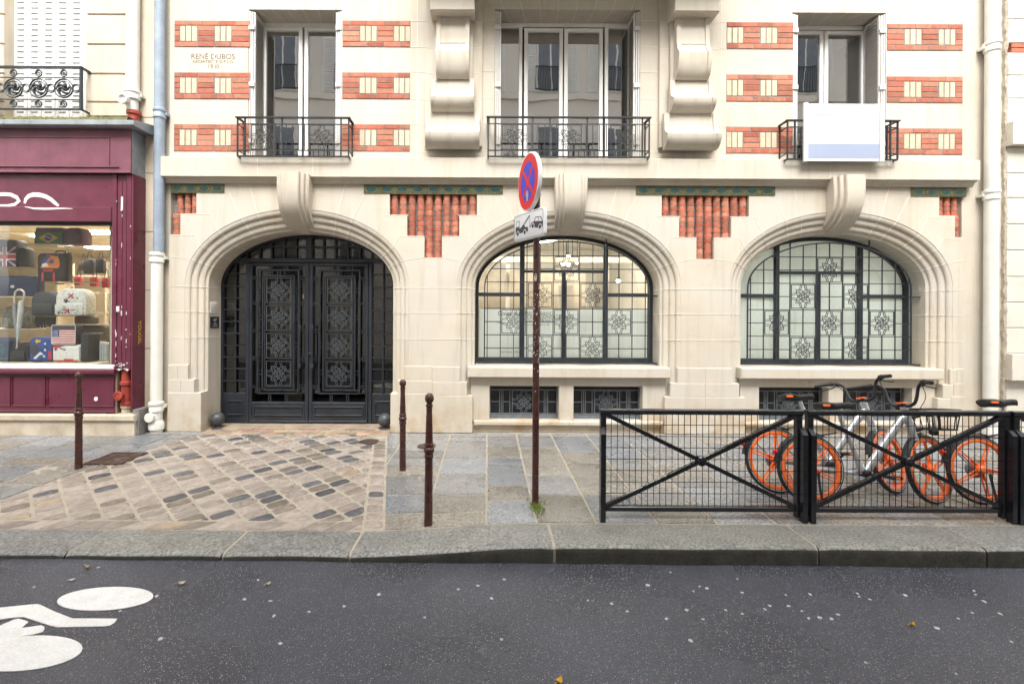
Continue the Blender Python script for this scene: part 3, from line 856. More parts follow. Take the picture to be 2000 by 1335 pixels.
# wrought iron railings in front of the first-floor windows
ros_thin = make_rosette(0.010)
ros_proto = None
def rosette(parent, x, y, z, size, m):
    global ros_proto
    if ros_proto is None: ros_proto = {}
    if m not in ros_proto:
        ros_proto[m] = ros_thin.build("rosette", m, parent); o = ros_proto[m]
        o.location = (x, y, z) if not parent.get('_w') else Vector((x, y, z)) - Vector(parent.location)
        o.scale = (size,) * 3
        return o
    o = ros_proto[m].copy(); COL.objects.link(o); o.parent = parent
    o.location = (x, y, z) if not parent.get('_w') else Vector((x, y, z)) - Vector(parent.location)
    o.scale = (size,) * 3
    return o
def railing(pxa, pxb, pytop, pybot, posts, squares, groups):
    Y = -0.19; pc = (pxa + pxb) / 2
    xx = lambda p_: X(p_, Y, 265)
    zt, zb_ = Z(pytop, Y, pc), Z(pybot, Y, pc)
    H = zt - zb_
    z2, z3 = zt - H * 0.18, zb_ + H * 0.155
    mb = MB()
    xa, xb = xx(pxa), xx(pxb)
    mb.box(xa - 0.025, xb + 0.025, Y - 0.025, Y + 0.02, zt - 0.016, zt)
    for xe in (xa, xb):
        mb.box(xe - 0.02, xe + 0.02, Y + 0.02, 0.03, zt - 0.015, zt - 0.002)
        mb.bar((xe, Y, zb_), (xe, 0.02, zb_), 0.009); mb.bar((xe, Y, z2), (xe, 0.02, z2), 0.006); mb.bar((xe, Y, z3), (xe, 0.02, z3), 0.006)
        mb.bar((xe, -0.012, zb_), (xe, -0.012, zt - 0.016), 0.008)
    for z, r in ((z2, 0.0065), (z3, 0.0065), (zb_, 0.010)): mb.bar((xa, Y, z), (xb, Y, z), r)
    for p_ in posts: mb.bar((xx(p_), Y, zb_), (xx(p_), Y, zt - 0.015), 0.009)
    for (g0_, g1_, n) in groups:
        for k in range(n):
            x = xx(g0_) + (xx(g1_) - xx(g0_)) * (k + 0.5) / n
            mb.bar((x, Y, z3), (x, Y, z2), 0.005)
    ro = mb.build("window_railing", 'rail_iron', house)
    for p_ in squares:
        rosette(ro, xx(p_), Y, (z2 + z3) / 2, (z2 - z3) * 0.93, 'rail_iron')
    return ro
railing(464, 681, 229, 305.5, (464, 478.5, 551, 591, 666, 681), (514.5, 628.5), ((541, 601, 5),))
railing(953.5, 1268, 228.5, 306.5, (953.5, 967.5, 1040.5, 1074, 1147, 1180.5, 1254.5, 1268), (1005, 1111, 1217), ((1031, 1084, 4), (1138, 1191, 4)))
railing(1538, 1753, 235, 311.5, (1538, 1552.5, 1625, 1665, 1739, 1753), (1588, 1702), ((1615, 1675, 5),))

# ------------------------------------------------------------------ arched windows of the gallery
YF = 0.45
def arch_poly(c, a, b, zb_, zs=EZ, n=40): return [(c + a, zb_)] + [(c + a * math.cos(PI * i / n), zs + b * math.sin(PI * i / n)) for i in range(n + 1)] + [(c - a, zb_)]
def arch_h(xr, a, b, zs=EZ): return zs + b * math.sqrt(max(0, 1 - (xr / a) ** 2))
ZSILL = 0.935
def arched_window(c, film):
    k = (YF - CAMY) / F
    fr = MB()
    zb_ = ZSILL + 0.005
    a, b = EA - 0.002, EB - 0.002
    outer = arch_poly(c, a, b, zb_); inner = arch_poly(c, a - 0.048, b - 0.048, zb_)
    for (p0, p1, y0, y1) in ((outer, inner, YF - 0.01, YF + 0.06),):
        fr.grid([[(x, y1, z) for x, z in p0], [(x, y0, z) for x, z in p0], [(x, y0, z) for x, z in p1], [(x, y1, z) for x, z in p1]], 0, sm=False)
    fr.box(c - a, c + a, YF - 0.02, YF + 0.06, zb_, zb_ + 0.085)
    xm = 0.63                                 # side mullions
    for s in (-1, 1):
        fr.bbox(c + s * xm - 0.035, c + s * xm + 0.035, YF - 0.005, YF + 0.06, zb_ + 0.085, arch_h(xm, a, b) - 0.02, 0.008)
        fr.bbox(c + s * 0.66, c + s * (a - 0.05), YF + 0.0, YF + 0.055, 1.945, 2.0, 0.006)
    fr.bbox(c - 0.03, c + 0.03, YF, YF + 0.055, zb_ + 0.085, 2.31, 0.008)
    fr.bbox(c - xm, c + xm, YF + 0.002, YF + 0.056, 2.305, 2.345, 0.006)
    wo = fr.build("arched_window", 'iron', house)
    gp = arch_poly(c, a - 0.03, b - 0.03, zb_ + 0.05)
    MB().prism(gp, YF + 0.03, YF + 0.036).build("pane", 'glass_clear', wo)
    # wrought grille standing in front of the glass
    YG = 0.23
    g = MB()
    ga, gb, gz = 1.195, 0.66, EZ
    zlo, cell = 0.965, 0.1925
    rim = arch_poly(c, ga, gb, zlo, gz)
    g.tube([(x, YG, z) for x, z in rim], 0.009, 4)
    g.bar((c - ga - 0.10, YG, zlo), (c + EA - 0.01, YG, zlo), 0.010)
    zc = [2.345, 1.957, 1.57, 1.18]
    R = 0.172
    squares = [(0, zc[0])] + [(s * 2 * cell, zc[1]) for s in (-1, 1)] + [(s * 4 * cell, zc[2]) for s in (-1, 0, 1)] + [(s * 2 * cell, zc[3]) for s in (-1, 1)]
    def clip(lo, hi, at, vertical):
        segs = [(lo, hi)]
        for sx, sz in squares:
            p_, q = (sx, sz) if vertical else (sz, sx)
            if abs(at - p_) < R - 0.01:
                new = []
                for a0, a1 in segs:
                    b0, b1 = q - R, q + R
                    if b1 <= a0 or b0 >= a1: new.append((a0, a1)); continue
                    if b0 > a0: new.append((a0, b0))
                    if b1 < a1: new.append((b1, a1))
                segs = new
        return segs
    for j in range(-6, 7):
        x = j * cell
        if abs(x) > ga - 0.03: continue
        for s0, s1 in clip(zlo, arch_h(x, ga, gb), x, True): g.bar((c + x, YG, s0), (c + x, YG, s1), 0.006)
    for j in range(0, 9):
        z = zc[3] + (j - 1) * cell * 1.005 + 0.0
        if z < zlo + 0.05: continue
        hw = ga if z < gz else ga * math.sqrt(max(0, 1 - ((z - gz) / gb) ** 2))
        for s0, s1 in clip(-hw, hw, z, False): g.bar((c + s0, YG + 0.008, z), (c + s1, YG + 0.008, z), 0.006)
    for z in (1.957, zlo):                     # stays fixed to the jambs
        for s in (-1, 1): g.bar((c + s * ga, YG + 0.008, z), (c + s * (EA + 0.005), YG + 0.008, z), 0.007); g.bar((c + s * (EA - 0.01), YG + 0.008, z), (c + s * (EA - 0.01), YF - 0.01, z - 0.0), 0.005)
    for j in (-3, 3):
        x = j * cell
        g.bar((c + x, YG, arch_h(x, ga, gb)), (c + x, YG, arch_h(x, EA, EB) + 0.01), 0.008)
    go = g.build("window_grille", 'iron', house)
    for sx, sz in squares: rosette(go, c + sx, YG, sz, 2 * R, 'iron')
    # film behind the glass
    if film:
        f = MB(); f.box(c - a + 0.06, c + a - 0.06, YF + 0.040, YF + 0.044, zb_ + 0.085, 1.752)
        fo = f.build("frosted_film", 'film', house)
    else:
        f = MB(); f.prism(arch_poly(c, a - 0.05, b - 0.05, zb_ + 0.085), YF + 0.040, YF + 0.044)
        fo = f.build("frosted_film", 'film2', house)
    # sill and the wall below it with two barred cellar openings
    s_ = MB()
    s_.bbox(c - 1.425, c + 1.425, -0.045, YF + 0.08, 0.785, ZSILL, 0.012)
    s_.build("window_sill", 'stone_plain', house)
    y0 = 0.06
    ops = [(c - 1.117, c - 0.123), (c + 0.082, c + 1.070)]
    za, zb2 = 0.165, 0.655
    p_ = MB()
    xs_ = [c - EA - 0.05, ops[0][0], ops[0][1], ops[1][0], ops[1][1], c + EA + 0.05]
    for q in (0, 2, 4): p_.box(xs_[q], xs_[q + 1], y0, y0 + 0.25, za, zb2)
    p_.box(xs_[0], xs_[-1], y0, y0 + 0.25, zb2, 0.784)
    p_.box(xs_[0], xs_[-1], y0 + 0.001, y0 + 0.25, 0, za - 0.06)
    p_.bbox(c - EA - 0.005, c + EA + 0.005, -0.006, y0 + 0.25, za - 0.06, za, 0.01)
    p_.build("base_panel", 'stone', house)
    for (xa, xb) in ops:
        gr = MB()
        Y = y0 + 0.13
        gr.box(xa, xb, Y - 0.01, Y + 0.03, za, za + 0.055, 0); gr.box(xa, xa + 0.02, Y, Y + 0.03, za + 0.055, zb2, 0); gr.box(xb - 0.02, xb, Y, Y + 0.03, za + 0.055, zb2, 0)
        gr.box(xa, xb, Y + 0.075, Y + 0.085, za, zb2, 1)
        zt_, zl_ = zb2 - 0.075, za + 0.07
        gr.bar((xa + 0.02, Y, zt_), (xb - 0.02, Y, zt_), 0.007, 0); gr.bar((xa + 0.02, Y, zl_), (xb - 0.02, Y, zl_), 0.007, 0)
        xc = (xa + xb) / 2; zc_ = (zt_ + zl_) / 2; hs = 0.165
        for sg in (-1, 1):
            for dx in (0.30, 0.325, 0.35): gr.bar((xc + sg * dx, Y, zl_), (xc + sg * dx, Y, zt_), 0.005, 0)
            gr.bar((xc + sg * 0.20, Y, zl_), (xc + sg * 0.20, Y, zt_), 0.005, 0)
            gr.bar((xc + sg * 0.20, Y, zc_), (xc + sg * 0.30, Y, zc_), 0.005, 0)
            gr.bar((xc + sg * 0.35, Y, zc_), (xc + sg * 0.47, Y, zc_), 0.005, 0)
        go = gr.build("cellar_grille", ['grille_grey', 'plaque'], house)
        rosette(go, xc, Y, zc_, 2 * hs, 'grille_grey')
    return wo
wo1 = arched_window(ARCH[1], True)
wo2 = arched_window(ARCH[2], False)

# lettering on the frosted film
yt = YF + 0.037
def film_text(body, px, py, size, m='ink', align='LEFT'):
    text("window_lettering", body, size, X(px, yt, py), yt, Z(py, yt, px), m, house, align, 0.0006)
film_text("Galerie mi*", 972, 612, 0.098)
film_text("www.galeriemi", 970, 630, 0.036)
film_text("NIS", 1025, 612.5, 0.075, 'ink_pale'); film_text("MAND", 1052, 612.5, 0.075, 'ink_pale')
film_text("OU", 1029, 619, 0.075, 'ink_pale'); film_text("CONDITIONS»", 1053, 619, 0.075, 'ink_pale')
film_text("16", 1029, 625.5, 0.075, 'ink_pale'); film_text("26 avril 20", 1053, 625.5, 0.075, 'ink_pale')
film_text("samedi", 1027, 633.5, 0.042, 'ink_pale'); film_text("14h à 19h", 1052, 633.5, 0.042, 'ink_pale')
film_text("entrée par l'allée", 978, 686.5, 0.042)

# gallery room behind both windows
gx0, gx1, gy0, gy1, gz0, gz1 = -0.45, 7.2, YF + 0.175, 5.2, 0.2, 3.25
mb = MB()
mb.raw([(gx0, gy0, gz0), (gx1, gy0, gz0), (gx1, gy1, gz0), (gx0, gy1, gz0), (gx0, gy0, gz1), (gx1, gy0, gz1), (gx1, gy1, gz1), (gx0, gy1, gz1)],
       [(0, 1, 2, 3), (4, 7, 6, 5), (2, 3, 7, 6), (1, 2, 6, 5), (3, 0, 4, 7)])
mb.box(3.0, 3.15, gy0, gy1, gz0, gz1)
mb.build("gallery_interior", 'room_white', house)
mb = MB()
mb.box(-0.40, 2.0, 3.0, 3.08, 0.2, 2.55, 0); mb.box(1.30, 1.55, 1.9, 2.1, 0.2, 2.2, 0); mb.box(0.35, 0.42, 2.4, 2.5, 0.2, 2.62, 1); mb.box(2.3, 2.37, 2.6, 2.7, 0.2, 2.62, 1)
mb.box(-0.44, 3.0, 2.0, 2.12, 2.62, 2.72, 0); mb.box(1.0, 2.6, 4.9, 5.0, 0.3, 2.4, 1)
mb.build("gallery_partition", ['wood', 'room_white'], house)
for (x, y, z) in ((1.34, 2.3, 2.70), (1.44, 2.38, 2.64), (1.60, 2.3, 2.69), (1.50, 2.2, 2.75), (1.53, 2.36, 2.62), (1.68, 2.24, 2.66), (2.55, 2.6, 2.33)):
    sp = thing("spot_lamp", "small lit spotlight high in the middle arched window" if x < 2 else "dim clip spotlight right of the lit cluster in the middle arched window", "lamp", (x, y, z),
               group="lit bulbs behind the middle window" if x < 2 else None)
    MB().lathe([(0.0, -0.04), (0.03, -0.026), (0.038, 0.0), (0.026, 0.026), (0.0, 0.03)], n=12).build("bulb", 'lamp_spot', sp)
    MB().lathe([(0.02, 0.02), (0.032, 0.03), (0.03, 0.07), (0.008, 0.075), (0.008, gz1 - z)], n=10).build("socket", 'iron', sp)
mb = MB()  # added fill panels that brighten the gallery and the film, not real lamps
for (x, y) in ((0.3, 1.5), (2.0, 1.6), (0.9, 3.6), (4.2, 1.9), (6.0, 1.9), (5.0, 3.6)):
    mb.box(x - 0.5, x + 0.5, y - 0.12, y + 0.12, gz1 - 0.03, gz1 - 0.002)
mb.build("ceiling_glow_panel", 'fill_soft', house)
pl = thing("potted_plant", "spiky green plant seen just above the frosted film of the middle window", "plant", (0.28, 1.35, 0.3))
mb = MB(); mb.lathe([(0.0, 0), (0.13, 0), (0.17, 1.1), (0.15, 1.1), (0.0, 1.08)], n=14); mb.build("planter", 'room_white', pl)
mb = MB()
for k in range(46):
    a = random.uniform(0, 2 * PI); L = random.uniform(0.3, 0.62); el = random.uniform(0.3, 1.35)
    dx, dy, dz = math.cos(a) * math.cos(el), math.sin(a) * math.cos(el), math.sin(el)
    bx = random.uniform(-0.22, 0.22)
    side = Vector((-dy, dx, 0)).normalized() * 0.016
    pts = []
    for q in range(5):
        f = q / 4; p_ = Vector((bx + dx * L * f, dy * L * f * 0.6, 1.08 + dz * L * f - 0.25 * L * f * f))
        pts.append((p_ - side * math.sin(PI * (0.15 + 0.85 * f)), p_ + side * math.sin(PI * (0.15 + 0.85 * f))))
    mb.grid([[tuple(a_), tuple(b_)] for a_, b_ in pts])
mb.build("foliage", 'plant', pl)

# ------------------------------------------------------------------ the double entrance door
c = ARCH[0]; YD = 0.49
S3 = 0.00314
dz = lambda zy: 3.9636 - zy * S3
fr = MB()
a, b = EA - 0.002, EB - 0.002
outer = arch_poly(c, a, b, 0.012); inner = arch_poly(c, a - 0.035, b - 0.035, 0.012)
fr.grid([[(x, YD + 0.08, z) for x, z in outer], [(x, YD - 0.01, z) for x, z in outer], [(x, YD - 0.01, z) for x, z in inner], [(x, YD + 0.08, z) for x, z in inner]], 0, sm=False)
fr.bbox(c - a + 0.035, c + a - 0.035, YD - 0.012, YD + 0.07, dz(487), dz(464), 0.01)
for s in (-1, 1):
    fr.bbox(c + s * 0.90, c + s * 0.955, YD - 0.02, YD + 0.07, 0.012, dz(487), 0.008)
    # side panel
    fr.bbox(c + s * 0.955, c + s * (a - 0.03), YD, YD + 0.05, 0.012, dz(1115), 0.006)
    xa, xb = c + s * 1.0, c + s * 1.24
    x0, x1 = min(xa, xb), max(xa, xb); z0, z1 = dz(1222), dz(1150)
    for (u0, u1, w0, w1) in ((x0, x1, z0, z0 + 0.02), (x0, x1, z1 - 0.02, z1), (x0, x0 + 0.02, z0 + 0.02, z1 - 0.02), (x1 - 0.02, x1, z0 + 0.02, z1 - 0.02)):
        fr.bbox(u0, u1, YD - 0.016, YD, w0, w1, 0.006)
    # side lights
    xv = c + s * 1.12
    fr.bar((xv, YD + 0.01, dz(1115)), (xv, YD + 0.01, dz(487)), 0.012)
    for zy in (540, 600, 657, 713, 770, 827, 885, 941, 997, 1055):
        fr.bar((c + s * 0.95, YD + 0.005, dz(zy)), (c + s * (a - 0.03), YD + 0.005, dz(zy)), 0.010)
        fr.lathe([(0.0, -0.022), (0.016, -0.016), (0.020, 0), (0.016, 0.016), (0, 0.022)], (xv, YD - 0.005, dz(zy)), 8, 'y')
    # transom lights
    for zx in (0.21, 0.39, 0.58, 0.76, 0.945):
        fr.bar((c + s * zx, YD + 0.01, dz(464)), (c + s * zx, YD + 0.01, arch_h(zx, a, b) - 0.02), 0.013)
zm = dz(409)
hw = a * math.sqrt(1 - ((zm - EZ) / b) ** 2)
fr.bar((c - hw, YD + 0.005, zm), (c + hw, YD + 0.005, zm), 0.013)
fr.bbox(c - 0.045, c + 0.045, YD - 0.03, YD + 0.05, dz(464), arch_h(0, a, b) - 0.02, 0.01)
door = fr.build("entrance_door", 'door_iron', house)
MB().prism(arch_poly(c, a - 0.02, b - 0.02, dz(1118)), YD + 0.04, YD + 0.045).build("pane", 'glass_door', door)
for s in (-1, 1):
    lf = MB()
    ra, rb = 0.004, 0.896                     # from the meeting edge to the hinge
    def xx(r): return c + s * r
    def fbox(r0, r1, y0, y1, z0, z1, b_=0.006): lf.bbox(xx(r0), xx(r1), y0, y1, z0, z1, b_)
    y0 = YD - 0.025
    fbox(ra, 0.055, y0, YD + 0.04, 0.02, dz(489)); fbox(0.86, rb, y0, YD + 0.04, 0.02, dz(489))
    fbox(0.055, 0.86, y0, YD + 0.04, dz(500), dz(489)); fbox(0.055, 0.86, y0 + 0.004, YD + 0.04, 0.02, dz(1157))
    z0_, z1_ = dz(1222), dz(1176)
    for (r0, r1, w0, w1) in ((0.09, 0.83, z0_, z0_ + 0.018), (0.09, 0.83, z1_ - 0.018, z1_), (0.09, 0.108, z0_ + 0.018, z1_ - 0.018), (0.812, 0.83, z0_ + 0.018, z1_ - 0.018)):
        fbox(r0, r1, y0 - 0.012, y0 + 0.004, w0, w1, 0.005)
    fbox(0.0, 0.88, y0 - 0.012, y0 + 0.0, 0.02, 0.055, 0.006)
    yb = YD - 0.005
    def rect(r0, r1, zt, zb_, w, y): 
        for p_, q in (((r0, zt), (r1, zt)), ((r1, zt), (r1, zb_)), ((r1, zb_), (r0, zb_)), ((r0, zb_), (r0, zt))):
            lf.bar((xx(p_[0]), y, dz(p_[1])), (xx(q[0]), y, dz(q[1])), w)
    rect(0.157, 0.769, 522, 1114, 0.011, yb - 0.012)
    rect(0.222, 0.695, 550, 1096, 0.011, yb - 0.016)
    rect(0.252, 0.665, 558, 1084, 0.006, yb - 0.010)
    for r in (0.325, 0.355, 0.575, 0.605):    # ties to top and bottom rails
        lf.bar((xx(r), yb, dz(500)), (xx(r), yb, dz(522)), 0.007); lf.bar((xx(r), yb, dz(1114)), (xx(r), yb, dz(1157)), 0.007)
    for r in (0.44, 0.48): lf.bar((xx(r), yb, dz(522)), (xx(r), yb, dz(550)), 0.007); lf.bar((xx(r), yb, dz(1096)), (xx(r), yb, dz(1114)), 0.007)
    for zy in (560, 682, 815, 948, 1082):
        for dd in (-5, 5):
            lf.bar((xx(0.05), yb, dz(zy + dd)), (xx(0.157), yb, dz(zy + dd)), 0.007); lf.bar((xx(0.769), yb, dz(zy + dd)), (xx(0.865), yb, dz(zy + dd)), 0.007)
    for zy in (618, 750, 882, 1014):
        for dd in (-9, 9):
            lf.bar((xx(0.157), yb - 0.004, dz(zy + dd)), (xx(0.222), yb - 0.004, dz(zy + dd)), 0.006); lf.bar((xx(0.695), yb - 0.004, dz(zy + dd)), (xx(0.769), yb - 0.004, dz(zy + dd)), 0.006)
    for zy in (686, 819, 952): 
        for dd in (-7, 7): lf.bar((xx(0.252), yb - 0.008, dz(zy + dd)), (xx(0.665), yb - 0.008, dz(zy + dd)), 0.008)
    leaf = lf.build("door_leaf", 'door_iron', door)
    for zy in (619, 752, 886, 1019): rosette(door, xx(0.4585), yb - 0.008, dz(zy), 0.365, 'rosette_iron')
    hd = MB()                                 # twisted pull bar
    hx = xx(0.075 if s > 0 else 0.115)
    rows = []
    for i in range(61):
        z = dz(795) + (dz(980) - dz(795)) * i / 60; an = i * 0.55
        rows.append([(hx + 0.017 * math.cos(an + q * PI / 2) , YD - 0.085 + 0.017 * math.sin(an + q * PI / 2), z) for q in range(4)])
    hd.grid(rows, 0, closed=True, sm=False)
    for zy in (795, 980):
        hd.lathe([(0, -0.035), (0.022, -0.03), (0.026, 0), (0.022, 0.03), (0, 0.035)], (hx, YD - 0.085, dz(zy)), 10)
        hd.bar((hx, YD - 0.085, dz(zy)), (hx, YD - 0.01, dz(zy)), 0.012)
    hd.build("handle", 'iron', door)
lk = MB(); lk.lathe([(0.012, 0), (0.012, 0.03), (0.022, 0.035), (0.018, 0.05), (0, 0.055)], (c + 0.02, YD - 0.075, dz(925)), 12, 'y'); lk.build("door_knob", 'iron', door)
text("house_number", "2", 0.07, c - 0.11, YD + 0.037, dz(648), 'stone_plain', house, depth=0.0008)
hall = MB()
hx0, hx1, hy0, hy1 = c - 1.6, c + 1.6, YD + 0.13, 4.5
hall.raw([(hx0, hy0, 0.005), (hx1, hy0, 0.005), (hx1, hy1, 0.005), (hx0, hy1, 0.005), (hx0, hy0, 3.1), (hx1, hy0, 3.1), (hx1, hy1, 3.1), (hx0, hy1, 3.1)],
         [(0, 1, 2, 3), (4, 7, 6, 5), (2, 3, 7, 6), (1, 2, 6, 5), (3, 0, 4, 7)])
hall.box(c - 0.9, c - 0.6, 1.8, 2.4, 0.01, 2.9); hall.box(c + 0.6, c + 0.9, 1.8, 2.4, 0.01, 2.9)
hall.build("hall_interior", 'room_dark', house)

# threshold step in front of the door
st = MB()
st.bbox(c - EA + 0.002, c + EA - 0.002, 0.16, YD - 0.04, 0.0, 0.012, 0.004)
st.build("door_sill", 'tan_paver', house)

# ------------------------------------------------------------------ drainpipes
def pipe(mb, px, y, z0, z1, r, collars, mi=0, py=400):
    x = X(px, y, py)
    mb.tube([(x, y, z0), (x, y, z1)], r, 18, mi, caps=False)
    for zc in collars:
        mb.lathe([(r, -0.075), (r * 1.2, -0.065), (r * 1.2, -0.02), (r * 1.12, -0.012), (r * 1.12, 0.02), (r * 1.28, 0.028), (r * 1.28, 0.06), (r * 1.1, 0.07), (r, 0.075)], (x, y, zc), 18, mi=mi)
        mb.box(x - r * 1.5, x + r * 1.5, y, y + 0.10, zc - 0.02, zc + 0.02, mi)
    return x
mb = MB()
yp = -0.075
zj = Z(496, yp, 308)
pipe(mb, 311, yp, zj, WTOP, 0.066, [Z(222, yp, 311)], 0)
pp = MB()
x = pipe(pp, 307.5, yp, 0.0, zj + 0.01, 0.076, [zj - 0.05, Z(793, yp, 307)], 0)
pp.lathe([(0.076, 0), (0.098, 0.02), (0.10, 0.09), (0.085, 0.13), (0.076, 0.14)], (x, yp, 0.03), 18)
pp.lathe([(0.06, -0.13), (0.066, -0.125), (0.066, -0.10), (0.05, -0.095), (0.05, 0)], (x - 0.02, yp, Z(812, yp, 300)), 16, 'y')
pp.disc((x - 0.02, yp - 0.13, Z(812, yp, 300)), 0.06)
mb.build("drainpipe", 'blue_pipe', house, "blue grey upper length of the drainpipe left of the arched door")
pp.build("drainpipe", 'white_pipe', house, "white lower length of the drainpipe left of the arched door")
mb = MB()
pipe(mb, 1936, yp, 0.0, WTOP, 0.078, [Z(92, yp, 1933), Z(381, yp, 1934)], 0)
x = X(1936, yp, 850)
mb.lathe([(0.078, 0), (0.098, 0.01), (0.10, 0.07), (0.09, 0.09), (0.09, 0.16), (0.10, 0.17), (0.10, 0.21), (0.078, 0.225)], (x, yp, 0.02), 18)
mb.build("drainpipe", 'white_pipe', house, "white drainpipe at the right end of the facade")
# side strip of plain wall beyond the last arch
for a_, b_ in ((XR, X(1960)), (XL - 0.12, XL)):
    mb = MB(); mb.box(a_, b_, 0.03, 0.42, 0, WTOP); mb.build("end_wall", 'stone', house)
# ------------------------------------------------------------------ left building with its shopfront
shop = thing("shop_building", "old stone building at the left with a peeling maroon shopfront below white shutters", "building", (-6.2, 0, 0), world=True)
mb = MB()
yL = 0.0
xe = X(299)
xw0, xw1 = X(8), X(166)
zs = Z(229)
mb.box(xw1, xe, yL, 0.4, 3.2, WTOP, 0)
mb.box(-24, xw0, yL, 0.4, 3.2, WTOP, 0)
mb.box(xw0, xw1, yL, 0.4, 3.2, zs - 0.05, 0)
mb.box(X(216), xe, yL, 0.4, 0, 3.199, 0)
for py in (-30, 30.5, 88.5, 146, 201):      # sunk courses: shadow joints as real grooves between proud blocks
    pass
cs = [Z(p_, 0, 210) for p_ in (229, 201, 146, 88.5, 30.5, -28, -88, -150)]
for z0, z1 in zip(cs[:-1], cs[1:]):
    mb.bbox(X(169.5), X(271), yL - 0.022, yL - 0.001, z0 + 0.010, z1 - 0.010, 0.008)
    mb.bbox(-9, X(8), yL - 0.022, yL - 0.001, z0 + 0.010, z1 - 0.010, 0.008)
for py in (229, 338, 452, 566, 680):
    mb.bar((X(275), yL - 0.0005, Z(py, 0, 290)), (xe - 0.002, yL - 0.0005, Z(py, 0, 290)), 0.004, 1)
mb.build("wall", ['oldstone', 'darkgap'], shop)
sh = MB()
ys = 0.13
a0, a1 = X(24, ys), X(160.5, ys)
nleaf = 5
pw = (a1 - a0) / nleaf
for k in range(-1, nleaf):
    x0, x1 = a0 + k * pw + 0.004, a0 + (k + 1) * pw - 0.004
    sh.bbox(x0, x0 + 0.045, ys, ys + 0.03, zs, 7.2, 0.004); sh.bbox(x1 - 0.045, x1, ys, ys + 0.03, zs, 7.2, 0.004)
    n = 34
    for j in range(n):
        zc = zs + 0.03 + j * 0.079
        sh.raw([(x0 + 0.045, ys + 0.006, zc + 0.050), (x1 - 0.045, ys + 0.006, zc + 0.050), (x1 - 0.045, ys + 0.006, zc - 0.004), (x0 + 0.045, ys + 0.006, zc - 0.004),
                (x1 - 0.045, ys + 0.028, zc - 0.021), (x0 + 0.045, ys + 0.028, zc - 0.021)], [(0, 1, 2, 3), (3, 2, 4, 5)])
    sh.box(x0 + 0.045, x1 - 0.045, ys + 0.029, ys + 0.032, zs, 7.2)
sh.box(a1, xw1 - 0.002, ys + 0.01, ys + 0.05, zs, 7.2)
sh.build("window_shutter", 'white_shutter', shop)
# balcony railing with roundels
bl = MB()
Yb = -0.16
bx = lambda p_: X(p_, Yb, 170)
bz = lambda p_: Z(p_, Yb, 90)
xr_, xl_ = bx(158.5), bx(-60)
bl.box(xl_, xr_ + 0.02, Yb - 0.022, Yb + 0.022, bz(133.5), bz(130))
bl.box(xr_ - 0.02, xr_ + 0.02, Yb + 0.022, 0.02, bz(133.5), bz(130))
for p_ in (151.8, 194.5): bl.bar((xl_, Yb, bz(p_)), (xr_, Yb, bz(p_)), 0.006)
bl.bar((xl_, Yb, bz(213.5)), (xr_, Yb, bz(213.5)), 0.011); bl.bar((xr_, Yb, bz(213.5)), (xr_, 0.02, bz(213.5)), 0.011)
bl.bar((xr_, Yb, bz(214.5)), (xr_, Yb, bz(131)), 0.015)
bo = bl.build("balcony_railing", 'rail_iron', shop)
def ring(mb, x, z, R, r, n=22): mb.tube([(x + R * math.cos(2 * PI * q / n), Yb, z + R * math.sin(2 * PI * q / n)) for q in range(n)], r, 6, closed=True)
step = 49.0
for k in range(-1, 3):
    px = 26.5 + k * step
    x, z = bx(px), bz(172.6)
    rs = MB()
    ring(rs, x, z, 0.128, 0.010); ring(rs, x, z, 0.098, 0.008)
    for q in range(5):                        # whorl of leaves
        pts = []
        for i in range(9):
            an = q * 2 * PI / 5 + i * 0.22; rr = 0.012 + 0.080 * i / 8
            pts.append((x + rr * math.cos(an), Yb - 0.008 * math.sin(i / 8 * PI), z + rr * math.sin(an)))
        rs.tube(pts, [0.006 + 0.013 * math.sin(PI * (0.1 + 0.85 * i / 8)) for i in range(9)], 6)
    rs.lathe([(0.0, -0.02), (0.02, -0.01), (0.02, 0.01), (0, 0.02)], (x, Yb, z), 10, 'y')
    for zz in (bz(143), bz(203)):
        ring(rs, x, zz, 0.045, 0.008, 16)
        rs.tube([(x + (0.04 - 0.0026 * i) * math.cos(i * 0.75), Yb, zz + (0.04 - 0.0026 * i) * math.sin(i * 0.75)) for i in range(14)], 0.007, 5)
    rs.build("roundel", 'rail_iron', bo)
    lk_ = MB(); ring(lk_, bx(px + step / 2), z, 0.058, 0.008, 16); ring(lk_, bx(px + step / 2), z, 0.040, 0.005, 16); lk_.build("linking_ring", 'rail_iron', bo)
# zinc cornice, moss on top of it, fascia
YS = -0.28                                   # face of the shopfront
sx = lambda p_, y=YS: X(p_, y, 500)
sz = lambda p_, y=YS, px=120: Z(p_, y, px)
zc0, zc1 = sz(251), sz(240)
xs1 = sx(254.6)
mb = MB()
prismx(mb, [(0.0, zc1 + 0.07), (0.0, zc0), (YS - 0.11, zc0), (YS - 0.125, zc0 + 0.012), (YS - 0.125, zc1 - 0.01), (YS - 0.11, zc1), (YS - 0.06, zc1 + 0.012)], -24, xs1 + 0.13)
for px in (20, 70, 158, 216): mb.box(sx(px), sx(px) + 0.03, YS - 0.129, YS - 0.125, zc0 + 0.012, zc1 - 0.012)
mb.build("zinc_cornice", 'zinc', shop)
mb = MB()
rows = []
for i in range(90):
    x = -7.6 + (xs1 - 0.02 + 7.6) * i / 89
    h = 0.05 + 0.035 * random.random()
    rows.append([(x, YS - 0.07 + 0.03 * random.random(), zc1 + 0.008), (x, YS - 0.03, zc1 + h), (x, YS + 0.12, zc1 + h + 0.02 * random.random()), (x, YS + 0.22, zc1 + 0.05)])
mb.grid(rows, 0)
mb.build("moss_layer", 'moss', shop)
mb = MB()
zf0, zf1 = sz(337), sz(251.5)
